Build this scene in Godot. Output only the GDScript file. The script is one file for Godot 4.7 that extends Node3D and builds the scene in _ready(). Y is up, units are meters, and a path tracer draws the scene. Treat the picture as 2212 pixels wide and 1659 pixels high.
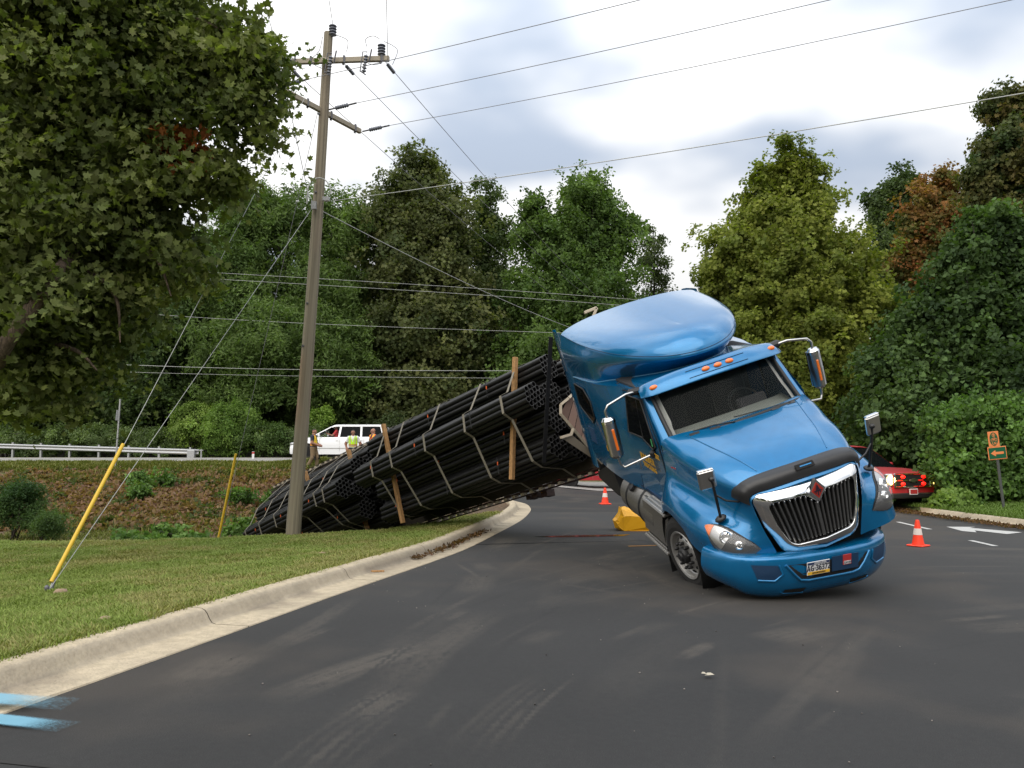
extends Node3D
# A blue road tractor has been pulled over by its pipe trailer, which lies on its side in the ditch beside the road.
# World: y up, metres, the photographer stands at the origin and looks along -Z. "d" below is the distance along -Z.

const EYE := Vector3(0, 1.65, 0)
const FOCAL := 1779.0          # lens in the units of a 2212 x 1659 picture, used only to turn survey readings into points
const PITCH := 0.0760
var rng := RandomNumberGenerator.new()
var noise := FastNoiseLite.new()
var M := {}
var names := {}


# ------------------------------------------------------------------ mesh building
class MB:
	var v := PackedVector3Array()
	var n := PackedVector3Array()
	var uv := PackedVector2Array()
	var c := PackedColorArray()
	var ix := PackedInt32Array()
	var col := Color(1, 1, 1)
	var xf := Transform3D()

	func put(p: Vector3, nn: Vector3, t := Vector2()) -> int:
		v.append(xf * p)
		n.append((xf.basis * nn).normalized())
		uv.append(t)
		c.append(col)
		return v.size() - 1

	func tri(a: Vector3, b: Vector3, d: Vector3) -> void:
		var nn := (d - a).cross(b - a)
		if nn.length_squared() < 1e-18:
			return
		nn = nn.normalized()
		var i := put(a, nn, Vector2(0, 0))
		put(b, nn, Vector2(1, 0))
		put(d, nn, Vector2(1, 1))
		ix.append_array([i, i + 1, i + 2])

	func quad(a: Vector3, b: Vector3, d: Vector3, e: Vector3) -> void:
		var nn := (d - a).cross(b - a) + (e - a).cross(d - a)
		nn = nn.normalized()
		var i := put(a, nn, Vector2(0, 0))
		put(b, nn, Vector2(1, 0))
		put(d, nn, Vector2(1, 1))
		put(e, nn, Vector2(0, 1))
		ix.append_array([i, i + 1, i + 2, i, i + 2, i + 3])

	# a smooth sheet through rows of points
	func sheet(rows: Array, close_u := false, close_v := false) -> void:
		var h := rows.size()
		var w: int = rows[0].size()
		var nn := PackedVector3Array()
		nn.resize(h * w)
		var hh := h if close_v else h - 1
		var ww := w if close_u else w - 1
		var base := v.size()
		for j in hh:
			var r0: PackedVector3Array = rows[j]
			var r1: PackedVector3Array = rows[(j + 1) % h]
			for i in ww:
				var i1 := (i + 1) % w
				var k := (r1[i1] - r0[i]).cross(r0[i1] - r1[i])
				nn[j * w + i] += k
				nn[j * w + i1] += k
				nn[((j + 1) % h) * w + i] += k
				nn[((j + 1) % h) * w + i1] += k
				var a := base + j * w + i
				var b := base + j * w + i1
				var d := base + ((j + 1) % h) * w + i1
				var e := base + ((j + 1) % h) * w + i
				ix.append_array([a, b, d, a, d, e])
		for j in h:
			var r: PackedVector3Array = rows[j]
			for i in w:
				var q := nn[j * w + i]
				put(r[i], q.normalized() if q.length_squared() > 1e-20 else Vector3.UP, Vector2(float(i) / maxf(1, w - 1), float(j) / maxf(1, h - 1)))

	# box with chamfered edges
	func box(size: Vector3, at := Transform3D(), r := 0.0) -> void:
		var keep := xf
		xf = xf * at
		var h := size / 2
		if r <= 0.0:
			for s in [[0, 1, 2], [1, 2, 0], [2, 0, 1]]:
				for g in [-1.0, 1.0]:
					var p := []
					for q in [[-1, -1], [1, -1], [1, 1], [-1, 1]]:
						var t := Vector3()
						t[s[0]] = h[s[0]] * g
						t[s[1]] = h[s[1]] * q[0]
						t[s[2]] = h[s[2]] * q[1]
						p.append(t)
					if g > 0:
						quad(p[0], p[3], p[2], p[1])
					else:
						quad(p[0], p[1], p[2], p[3])
		else:
			r = minf(r, minf(h.x, minf(h.y, h.z)) * 0.9)
			for s in [[0, 1, 2], [1, 2, 0], [2, 0, 1]]:
				for g in [-1.0, 1.0]:
					var p := []
					for q in [[-1, -1], [1, -1], [1, 1], [-1, 1]]:
						var t := Vector3()
						t[s[0]] = h[s[0]] * g
						t[s[1]] = (h[s[1]] - r) * q[0]
						t[s[2]] = (h[s[2]] - r) * q[1]
						p.append(t)
					if g > 0:
						quad(p[0], p[3], p[2], p[1])
					else:
						quad(p[0], p[1], p[2], p[3])
				for g in [-1.0, 1.0]:
					for f in [-1.0, 1.0]:
						var e := []
						for k in [-1.0, 1.0]:
							var a := Vector3()
							a[s[0]] = (h[s[0]] - r) * k
							a[s[1]] = h[s[1]] * g
							a[s[2]] = (h[s[2]] - r) * f
							var b := Vector3()
							b[s[0]] = (h[s[0]] - r) * k
							b[s[1]] = (h[s[1]] - r) * g
							b[s[2]] = h[s[2]] * f
							e.append(a)
							e.append(b)
						if g * f < 0:
							quad(e[0], e[2], e[3], e[1])
						else:
							quad(e[0], e[1], e[3], e[2])
			for sx in [-1.0, 1.0]:
				for sy in [-1.0, 1.0]:
					for sz in [-1.0, 1.0]:
						var s := Vector3(sx, sy, sz)
						var a := Vector3(h.x, h.y - r, h.z - r) * s
						var b := Vector3(h.x - r, h.y, h.z - r) * s
						var d := Vector3(h.x - r, h.y - r, h.z) * s
						if sx * sy * sz > 0:
							tri(a, d, b)
						else:
							tri(a, b, d)
		xf = keep

	func beam(a: Vector3, b: Vector3, w: float, h: float, up := Vector3.UP, r := 0.0) -> void:
		var z := (b - a).normalized()
		if absf(z.dot(up)) > 0.98:
			up = Vector3.RIGHT
		var x := up.cross(z).normalized()
		box(Vector3(w, h, a.distance_to(b)), Transform3D(Basis(x, z.cross(x), z), (a + b) / 2), r)

	func tube(path: PackedVector3Array, rad, sides := 8, caps := true) -> void:
		var rows := []
		var t := (path[1] - path[0]).normalized()
		var x := t.cross(Vector3.UP if absf(t.y) < 0.9 else Vector3.RIGHT).normalized()
		var m := path.size()
		for i in m:
			var tt := (path[mini(i + 1, m - 1)] - path[maxi(i - 1, 0)]).normalized()
			x = (x - tt * x.dot(tt)).normalized()
			var y := tt.cross(x)
			var r: float = rad if rad is float else rad[i]
			var row := PackedVector3Array()
			for k in sides:
				var a := TAU * k / sides
				row.append(path[i] + (x * cos(a) + y * sin(a)) * r)
			rows.append(row)
		sheet(rows, true)
		if caps:
			for e in [0, m - 1]:
				var row: PackedVector3Array = rows[e]
				for k in range(1, sides - 1):
					if e == 0:
						tri(row[0], row[k], row[k + 1])
					else:
						tri(row[0], row[k + 1], row[k])

	# profile of (radius, height) turned about the local y axis
	func lathe(prof: Array, at := Transform3D(), sides := 20) -> void:
		var keep := xf
		xf = xf * at
		for j in prof.size() - 1:   # each band on its own, so that edges stay sharp
			var rows := []
			for q in [prof[j], prof[j + 1]]:
				var row := PackedVector3Array()
				for k in sides:
					var a := TAU * k / sides
					row.append(Vector3(cos(a) * maxf(q.x, 1e-4), q.y, sin(a) * maxf(q.x, 1e-4)))
				rows.append(row)
			sheet(rows, true)
		xf = keep

	func ball(r: Vector3, at := Transform3D(), sides := 14, bands := 8) -> void:
		var keep := xf
		xf = xf * at
		var rows := []
		for j in bands + 1:
			var p := PI * j / bands
			var row := PackedVector3Array()
			for k in sides:
				var a := TAU * k / sides
				row.append(Vector3(cos(a) * sin(p + 1e-4) * r.x, cos(p) * r.y, sin(a) * sin(p + 1e-4) * r.z))
			rows.append(row)
		sheet(rows, true)
		xf = keep

	# flat outline in the local xy plane given thickness along z
	func prism(poly: PackedVector2Array, depth: float, at := Transform3D()) -> void:
		var keep := xf
		xf = xf * at
		var t := Geometry2D.triangulate_polygon(poly)
		for k in range(0, t.size(), 3):
			var a := poly[t[k]]
			var b := poly[t[k + 1]]
			var d := poly[t[k + 2]]
			if (b - a).cross(d - a) < 0:
				var s := b
				b = d
				d = s
			tri(Vector3(a.x, a.y, depth / 2), Vector3(d.x, d.y, depth / 2), Vector3(b.x, b.y, depth / 2))
			tri(Vector3(a.x, a.y, -depth / 2), Vector3(b.x, b.y, -depth / 2), Vector3(d.x, d.y, -depth / 2))
		if depth > 0:
			for k in poly.size():
				var a := poly[k]
				var b := poly[(k + 1) % poly.size()]
				quad(Vector3(a.x, a.y, -depth / 2), Vector3(a.x, a.y, depth / 2), Vector3(b.x, b.y, depth / 2), Vector3(b.x, b.y, -depth / 2))
		xf = keep

	func mesh() -> ArrayMesh:
		var a := []
		a.resize(Mesh.ARRAY_MAX)
		a[Mesh.ARRAY_VERTEX] = v
		a[Mesh.ARRAY_NORMAL] = n
		a[Mesh.ARRAY_TEX_UV] = uv
		a[Mesh.ARRAY_COLOR] = c
		a[Mesh.ARRAY_INDEX] = ix
		var m := ArrayMesh.new()
		m.add_surface_from_arrays(Mesh.PRIMITIVE_TRIANGLES, a)
		return m


func T(x := 0.0, y := 0.0, z := 0.0, rx := 0.0, ry := 0.0, rz := 0.0) -> Transform3D:
	return Transform3D(Basis.from_euler(Vector3(rx, ry, rz)), Vector3(x, y, z))


func smooth(a: float, b: float, x: float) -> float:
	return smoothstep(a, b, x) if a < b else 1.0 - smoothstep(b, a, x)


func cr(a, b, c, d, t: float):
	return 0.5 * ((2.0 * b) + (c - a) * t + (2.0 * a - 5.0 * b + 4.0 * c - d) * t * t + (3.0 * b - a - 3.0 * c + d) * t * t * t)


# a point on a smooth curve through the points p, s counted in points
func along(p, s: float):
	var m: int = p.size()
	var i := clampi(int(floor(s)), 0, m - 2)
	var t := s - i
	var a = p[i - 1] if i > 0 else p[i] * 2.0 - p[i + 1]
	if i == 0 and p[0] is Vector3 and absf(p[0].x) < 1e-5 and p[1].x > 0.04:
		a = Vector3(-p[1].x, p[1].y, p[1].z)     # the curve goes on as its mirror image
	var d = p[i + 2] if i + 2 < m else p[i + 1] * 2.0 - p[i]
	return cr(a, p[i], p[i + 1], d, t)


# a point on a smooth patch: lines[j] is a line of points, s runs along lines, j across them
func on_patch(lines: Array, j: float, s: float) -> Vector3:
	var q := []
	for l in lines:
		q.append(along(l, s))
	return along(q, j)


func patch_rows(lines: Array, nj: int, ns: int, side := 1.0, j0 := 0.0, j1 := -1.0, s0 := 0.0, s1 := -1.0) -> Array:
	var rows := []
	if j1 < 0:
		j1 = lines.size() - 1
	if s1 < 0:
		s1 = lines[0].size() - 1
	for b in ns + 1:
		var s := lerpf(s0, s1, float(b) / ns)
		var q := []
		for l in lines:
			q.append(along(l, s))
		var row := PackedVector3Array()
		for a in nj + 1:
			var p: Vector3 = along(q, lerpf(j0, j1, float(a) / nj))
			row.append(Vector3(p.x * side, p.y, p.z))
		if side < 0:
			row.reverse()
		rows.append(row)
	return rows


# a piece of a patch lifted off it by lift, between two boundary curves of (s, j)
func overlay(mb: MB, lines: Array, up: Array, low: Array, lift: float, side: float, t0 := 0.0, t1 := 1.0, w0 := 0.0, w1 := 1.0, nt := 16, nw := 6, bulge := 0.0) -> void:
	var rows := []
	for b in nw + 1:
		var w := lerpf(w0, w1, float(b) / nw)
		var row := PackedVector3Array()
		for a in nt + 1:
			var t := lerpf(t0, t1, float(a) / nt)
			var pu: Vector2 = along(up, t * (up.size() - 1))
			var pl: Vector2 = along(low, t * (low.size() - 1))
			var q := pu.lerp(pl, w)
			var p := on_patch(lines, q.y, q.x)
			var du := on_patch(lines, q.y, q.x + 0.03) - on_patch(lines, q.y, q.x - 0.03)
			var dv := on_patch(lines, q.y + 0.03, q.x) - on_patch(lines, q.y - 0.03, q.x)
			var nn := du.cross(dv).normalized()
			if nn.dot(p - Vector3(0, p.y * 0.7, -1.6)) < 0:
				nn = -nn
			p += nn * (lift + bulge * sin(PI * t) * sin(PI * w))
			row.append(Vector3(p.x * side, p.y, p.z))
		if side > 0:
			row.reverse()
		rows.append(row)
	mb.sheet(rows)


# ------------------------------------------------------------------ scene building
func numbered(called: String) -> String:
	var k: int = names.get(called, 0)
	names[called] = k + 1
	return called if k == 0 else "%s_%03d" % [called, k]


func tag(o: Node, label: String, category := "", group := "", kind := "") -> Node:
	if label:
		o.set_meta("label", label)
	if category:
		o.set_meta("category", category)
	if group:
		o.set_meta("group", group)
	if kind:
		o.set_meta("kind", kind)
	return o


func thing(called: String, label: String, category: String, at := Transform3D(), group := "") -> Node3D:
	var o := Node3D.new()
	o.name = numbered(called)
	o.transform = at
	tag(o, label, category, group)
	add_child(o, true)
	return o


func part(called: String, shape, mat: Material, parent: Node = self, at := Transform3D()) -> MeshInstance3D:
	var o := MeshInstance3D.new()
	o.name = numbered(called) if parent == self else called
	o.mesh = shape.mesh() if shape is MB else shape
	o.material_override = mat
	o.transform = at
	parent.add_child(o, true)
	return o


func structure(called: String, shape, mat: Material, label := "") -> MeshInstance3D:
	var o := part(called, shape, mat)
	tag(o, label, "", "", "structure")
	return o


# a survey reading (picture position and distance d) as a point in the world
func at(u: float, w: float, d: float) -> Vector3:
	var a := (u - 1106.0) / FOCAL
	var b := (829.5 - w) / FOCAL
	var dy := b * cos(PITCH) + sin(PITCH)
	var dz := cos(PITCH) - b * sin(PITCH)
	return Vector3(a * d / dz, EYE.y + dy * d / dz, -d)


func mat(called: String, rgb: Color, rough := 0.8, metal := 0.0, opts := {}) -> StandardMaterial3D:
	var m := StandardMaterial3D.new()
	m.resource_name = called
	m.albedo_color = Color(rgb.r, rgb.g, rgb.b).linear_to_srgb()
	m.roughness = rough
	m.metallic = metal
	for k in opts:
		m.set(k, opts[k])
	M[called] = m
	return m


func vcol(m: StandardMaterial3D) -> StandardMaterial3D:
	m.vertex_color_use_as_albedo = true
	return m


func noise_tex(freq: float, lo: float, hi: float, size := 512, kind := FastNoiseLite.TYPE_SIMPLEX_SMOOTH, octaves := 4, sd := 1) -> NoiseTexture2D:
	var t := NoiseTexture2D.new()
	t.width = size
	t.height = size
	t.seamless = true
	var f := FastNoiseLite.new()
	f.seed = sd
	f.noise_type = kind
	f.frequency = freq
	f.fractal_octaves = octaves
	t.noise = f
	var g := Gradient.new()
	g.set_color(0, Color(lo, lo, lo))
	g.set_color(1, Color(hi, hi, hi))
	t.color_ramp = g
	return t


func bump_tex(freq: float, size := 512, strength := 6.0, octaves := 4) -> NoiseTexture2D:
	var t := NoiseTexture2D.new()
	t.width = size
	t.height = size
	t.seamless = true
	t.as_normal_map = true
	t.bump_strength = strength
	var f := FastNoiseLite.new()
	f.frequency = freq
	f.fractal_octaves = octaves
	t.noise = f
	return t


func tri_tex(m: StandardMaterial3D, tex: Texture2D, scale: Vector3, world := true, bump: Texture2D = null, depth := 1.0) -> StandardMaterial3D:
	m.albedo_texture = tex
	m.uv1_triplanar = true
	m.uv1_world_triplanar = world
	m.uv1_scale = scale
	if bump:
		m.normal_enabled = true
		m.normal_texture = bump
		m.normal_scale = depth
	return m


# ------------------------------------------------------------------ the order of building
func _ready() -> void:
	var cam := Camera3D.new()
	cam.name = "camera"
	cam.position = EYE
	cam.rotation = Vector3(PITCH, 0, 0)
	cam.fov = 49.97
	cam.near = 0.05
	cam.far = 900.0
	add_child(cam)
	cam.current = true
	var env := Environment.new()
	env.background_mode = Environment.BG_SKY
	env.sky = Sky.new()
	var pano := PanoramaSkyMaterial.new()
	pano.panorama = sky_picture()
	env.sky.sky_material = pano
	env.background_energy_multiplier = 1.0
	env.tonemap_mode = Environment.TONE_MAPPER_LINEAR
	env.tonemap_exposure = 1.38
	env.sdfgi_enabled = true
	env.ssao_enabled = true
	env.ssil_enabled = true
	var we := WorldEnvironment.new()
	we.name = "environment"
	we.environment = env
	add_child(we)
	var sun := DirectionalLight3D.new()
	sun.name = "overcast_sun"
	sun.light_energy = 0.5
	sun.light_color = Color(1.0, 0.96, 0.9)
	sun.light_angular_distance = 75.0
	sun.sky_mode = DirectionalLight3D.SKY_MODE_LIGHT_ONLY
	sun.shadow_enabled = true
	sun.rotation = Vector3(deg_to_rad(-44), deg_to_rad(-30), 0)
	add_child(sun)

	rng.seed = 7
	noise.seed = 3
	noise.frequency = 0.12
	noise.fractal_octaves = 4
	materials()
	leaf_meshes()
	build_ground()
	build_roads()
	build_kerbs()
	build_trees()
	build_plants()
	build_pole()
	build_wires()
	build_roadside()
	build_trailer()
	build_truck()
	build_van()
	build_suv()
	build_people()
	build_small_things()
	build_grass()


func sky_picture() -> ImageTexture:
	var w := 1024
	var h := 512
	var im := Image.create(w, h, false, Image.FORMAT_RGBF)
	var f := FastNoiseLite.new()
	f.seed = 11
	f.frequency = 0.55
	f.fractal_octaves = 5
	f.fractal_gain = 0.5
	var f2 := FastNoiseLite.new()
	f2.seed = 29
	f2.frequency = 0.28
	f2.fractal_octaves = 3
	var bright := Color(1.10, 1.10, 1.10)
	var grey := Color(0.48, 0.56, 0.69)
	for y in h / 2 + 2:
		var el := PI / 2 - PI * (y + 0.5) / h
		for x in w:
			var az := TAU * (0.5 - (x + 0.5) / w)     # 0 looks along -Z
			var up := sin(maxf(el, 0.0)) + 0.22
			var p := Vector2(sin(az), -cos(az)) * cos(el) / up
			var q := Vector3(p.x, 0.0, p.y * 1.25)
			var k := f.get_noise_3dv(q * 2.3) * 0.85 + f2.get_noise_3dv(q * 1.8 + Vector3(4, 0, 9)) * 0.7
			# the long grey cloud bank over the wood, and the clear white gaps around it
			var a := rad_to_deg(az)
			var e := rad_to_deg(el)
			k += 0.48 * exp(-pow((a - 6.0) / 19.0, 2) - pow((e - 21.5 - a * 0.04) / 5.2, 2))
			k += 0.36 * exp(-pow((a + 14.0) / 8.0, 2) - pow((e - 20.0) / 4.5, 2))
			k += 0.30 * exp(-pow((a - 22.0) / 9.0, 2) - pow((e - 26.0) / 3.5, 2))
			k += 0.25 * exp(-pow((a - 32.0) / 4.0, 2) - pow((e - 28.0) / 2.5, 2))
			k -= 0.35 * exp(-pow((a + 12.0) / 12.0, 2) - pow((e - 31.0) / 5.0, 2))
			k -= 0.35 * exp(-pow((a - 24.0) / 11.0, 2) - pow((e - 18.0) / 5.0, 2))
			k -= 0.25 * exp(-pow((a - 5.0) / 9.0, 2) - pow((e - 15.0) / 2.5, 2))
			var t := smoothstep(-0.22, 0.52, k)
			var lum := 0.42 * (1.0 + 2.7 * sin(maxf(el, 0.0)))
			im.set_pixel(x, y, bright.lerp(grey, t) * lum)
	for y in range(h / 2 + 2, h):
		for x in w:
			im.set_pixel(x, y, Color(0.3, 0.3, 0.28))
	return ImageTexture.create_from_image(im)


func materials() -> void:
	mat("white", Color(1, 1, 1), 0.8)
	vcol(M.white)
	var grain := noise_tex(0.05, 0.72, 1.0, 512, FastNoiseLite.TYPE_SIMPLEX_SMOOTH, 5)
	var rough := bump_tex(0.08, 512, 8.0)
	tri_tex(vcol(mat("soil", Color(1, 1, 1), 0.95)), noise_tex(0.03, 0.55, 1.0, 512, FastNoiseLite.TYPE_SIMPLEX, 6, 5), Vector3.ONE * 0.45, true, rough, 1.2)
	tri_tex(vcol(mat("concrete", Color(1, 1, 1), 0.9)), noise_tex(0.02, 0.86, 1.0, 512, FastNoiseLite.TYPE_SIMPLEX, 6, 9), Vector3.ONE * 0.6, true, rough, 0.35)
	mat("far_asphalt", Color(0.34, 0.33, 0.31), 0.9)
	mat("road_paint", Color(0.62, 0.62, 0.6), 0.7)
	tri_tex(M.road_paint, grain, Vector3.ONE * 2.0)
	mat("yellow_paint", Color(0.5, 0.36, 0.05), 0.7)
	mat("yellow_mark", Color(0.62, 0.45, 0.03), 0.75)
	mat("blue_mark", Color(0.16, 0.36, 0.47), 0.85)
	mat("orange_mark", Color(0.42, 0.2, 0.04), 0.8)
	# plants
	for k in [["leaf", Color(1, 1, 1)], ["shiny_leaf", Color(1, 1, 1)]]:
		vcol(mat(k[0], k[1], 0.5 if k[0] == "shiny_leaf" else 0.62, 0.0, {"metallic_specular": 0.28, "backlight_enabled": true, "backlight": Color(0.88, 0.95, 0.55)}))
	vcol(mat("grass", Color(1, 1, 1), 0.7, 0.0, {"metallic_specular": 0.25, "backlight_enabled": true, "backlight": Color(0.75, 0.82, 0.45)}))
	tri_tex(vcol(mat("bark", Color(1, 1, 1), 0.95)), noise_tex(0.03, 0.4, 1.0, 256, FastNoiseLite.TYPE_SIMPLEX, 5, 2), Vector3(3, 0.5, 3), true, rough, 1.0)
	# pole
	var wood := wood_picture(Color(0.31, 0.27, 0.195), Color(0.14, 0.122, 0.088), 3)
	mat("pole_wood", Color(1, 1, 1), 0.95)
	M.pole_wood.albedo_texture = wood
	M.pole_wood.uv1_scale = Vector3(1, 1, 1)
	mat("arm", Color(0.46, 0.40, 0.30), 0.7)
	tri_tex(M.arm, grain, Vector3.ONE * 3.0)
	mat("fresh_timber", Color(0.60, 0.33, 0.13), 0.8)
	tri_tex(M.fresh_timber, noise_tex(0.03, 0.6, 1.0, 256, FastNoiseLite.TYPE_SIMPLEX, 5, 4), Vector3(6, 0.8, 6), false)
	mat("insulator", Color(0.16, 0.17, 0.2), 0.35)
	mat("hardware", Color(0.13, 0.13, 0.14), 0.5, 0.6)
	mat("wire", Color(0.22, 0.22, 0.23), 0.6, 0.3)
	mat("pale_wire", Color(0.42, 0.43, 0.41), 0.6, 0.3)
	mat("guard", Color(0.62, 0.40, 0.02), 0.45)
	mat("galvanised", Color(0.55, 0.56, 0.57), 0.45, 0.75)
	tri_tex(M.galvanised, grain, Vector3.ONE * 2.0, false)
	# truck
	mat("blue", Color(0.0, 0.155, 0.365), 0.28, 0.45, {"clearcoat_enabled": true, "clearcoat": 0.75, "clearcoat_roughness": 0.04})
	tri_tex(M.blue, noise_tex(0.012, 0.93, 1.0, 512, FastNoiseLite.TYPE_SIMPLEX, 6, 31), Vector3.ONE * 0.7, false)
	M.blue.roughness_texture = noise_tex(0.02, 0.75, 1.0, 512, FastNoiseLite.TYPE_SIMPLEX, 5, 17)
	mat("blue_inside", Color(0.004, 0.03, 0.08), 0.6)
	mat("chrome", Color(0.8, 0.8, 0.8), 0.08, 1.0)
	mat("dull_chrome", Color(0.55, 0.54, 0.52), 0.28, 1.0)
	mat("slat", Color(0.16, 0.16, 0.16), 0.35, 0.8)
	mat("black", Color(0.012, 0.012, 0.013), 0.55)
	mat("satin_black", Color(0.016, 0.016, 0.017), 0.4)
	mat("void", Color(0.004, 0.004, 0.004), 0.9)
	mat("rubber", Color(0.022, 0.021, 0.02), 0.85)
	tri_tex(M.rubber, grain, Vector3.ONE * 3.0, false)
	mat("glass", Color(0.02, 0.03, 0.03), 0.03, 0.0, {"transparency": BaseMaterial3D.TRANSPARENCY_ALPHA, "metallic_specular": 0.15})
	M.glass.albedo_color.a = 0.12
	mat("dark_glass", Color(0.005, 0.006, 0.007), 0.04, 0.0, {"metallic_specular": 0.14})
	mat("lens", Color(0.8, 0.8, 0.8), 0.02, 0.0, {"transparency": BaseMaterial3D.TRANSPARENCY_ALPHA})
	M.lens.albedo_color.a = 0.06
	mat("amber", Color(0.85, 0.17, 0.005), 0.25, 0.0, {"clearcoat_enabled": true, "clearcoat": 1.0})
	mat("red_lens", Color(0.5, 0.02, 0.01), 0.25)
	mat("dash", Color(0.15, 0.165, 0.145), 0.7)
	mat("curtain", Color(0.42, 0.43, 0.41), 0.85)
	mat("seat", Color(0.03, 0.03, 0.032), 0.9)
	mat("aluminium", Color(0.42, 0.40, 0.37), 0.38, 0.85)
	tri_tex(M.aluminium, grain, Vector3.ONE * 1.5, false)
	mat("tread", Color(0.5, 0.49, 0.47), 0.4, 0.8)
	mat("steel_rim", Color(0.48, 0.47, 0.45), 0.4, 0.8)
	mat("emblem_red", Color(0.35, 0.03, 0.02), 0.4)
	mat("gold_paint", Color(0.62, 0.32, 0.015), 0.5)
	mat("plate_white", Color(0.66, 0.66, 0.66), 0.5)
	mat("plate_yellow", Color(0.75, 0.42, 0.02), 0.5)
	mat("plate_blue", Color(0.02, 0.035, 0.1), 0.5)
	mat("plate_red", Color(0.4, 0.03, 0.03), 0.5)
	mat("ink", Color(0.01, 0.012, 0.03), 0.6)
	# trailer and load
	mat("pipe", Color(1, 1, 1), 0.42, 0.0, {"metallic_specular": 0.36})
	mat("pipe_inside", Color(0.008, 0.008, 0.008), 0.6)
	mat("strap", Color(0.21, 0.19, 0.15), 0.75)
	mat("tag", Color(0.75, 0.13, 0.03), 0.6)
	mat("deck", Color(0.085, 0.068, 0.05), 0.9)
	tri_tex(M.deck, noise_tex(0.03, 0.5, 1.0, 256, FastNoiseLite.TYPE_SIMPLEX, 5, 8), Vector3(1, 6, 6), false)
	mat("frame_red", Color(0.055, 0.022, 0.016), 0.7)
	tri_tex(M.frame_red, grain, Vector3.ONE * 2.0, false)
	mat("bulkhead", Color(0.30, 0.19, 0.15), 0.8)
	mat("pale_frame", Color(0.5, 0.43, 0.33), 0.6)
	# cars, people, small things
	mat("car_white", Color(0.78, 0.79, 0.8), 0.3, 0.0, {"clearcoat_enabled": true, "clearcoat": 1.0})
	mat("car_red", Color(0.42, 0.012, 0.02), 0.3, 0.1, {"clearcoat_enabled": true, "clearcoat": 1.0})
	mat("headlamp_glow", Color(1, 0.85, 0.55), 0.3, 0.0, {"emission_enabled": true, "emission": Color(1, 0.8, 0.45), "emission_energy_multiplier": 2.2})
	mat("red_lamp_glow", Color(0.9, 0.05, 0.03), 0.3, 0.0, {"emission_enabled": true, "emission": Color(1, 0.06, 0.04), "emission_energy_multiplier": 2.4})
	mat("cone_orange", Color(0.95, 0.055, 0.015), 0.5)
	mat("cone_white", Color(0.72, 0.64, 0.58), 0.6)
	mat("bag_yellow", Color(0.85, 0.42, 0.01), 0.38)
	mat("sign_green", Color(0.005, 0.10, 0.04), 0.4)
	mat("sign_orange", Color(0.80, 0.25, 0.08), 0.45)
	mat("lime", Color(0.55, 0.95, 0.02), 0.7)
	mat("vest_orange", Color(0.95, 0.17, 0.03), 0.7)
	mat("vest_tape", Color(0.42, 0.36, 0.26), 0.5)
	mat("vest_red", Color(0.5, 0.08, 0.03), 0.6)
	mat("stone", Color(0.42, 0.30, 0.20), 0.95)
	tri_tex(M.stone, grain, Vector3.ONE * 4.0)
	asphalt()


func wood_picture(light: Color, dark: Color, sd: int) -> ImageTexture:
	var w := 256
	var h := 1024
	var im := Image.create(w, h, false, Image.FORMAT_RGB8)
	var f := FastNoiseLite.new()
	f.seed = sd
	f.frequency = 0.05
	f.fractal_octaves = 4
	var k := FastNoiseLite.new()
	k.seed = sd + 1
	k.frequency = 0.006
	for y in h:
		for x in w:
			var a := TAU * x / w
			var g := f.get_noise_3d(cos(a) * 45.0, y * 0.045, sin(a) * 45.0) * 0.9 + 0.5
			var s := smoothstep(0.15, 0.4, k.get_noise_3d(cos(a) * 40.0, y * 0.9, sin(a) * 40.0 + 50.0))
			var c := dark.lerp(light, clampf(g, 0, 1))
			c = c.lerp(Color(0.24, 0.19, 0.14), s * 0.4)
			# newer, redder wood in the lower third
			var low := smoothstep(0.62, 0.66, float(y) / h) * (1.0 - smoothstep(0.74, 0.80, float(y) / h)) * (0.5 + 0.5 * sin(a + 0.6))
			c = c.lerp(Color(0.30, 0.16, 0.075), clampf(low, 0, 1) * 0.7)
			im.set_pixel(x, y, c.linear_to_srgb())
	return ImageTexture.create_from_image(im)


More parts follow.
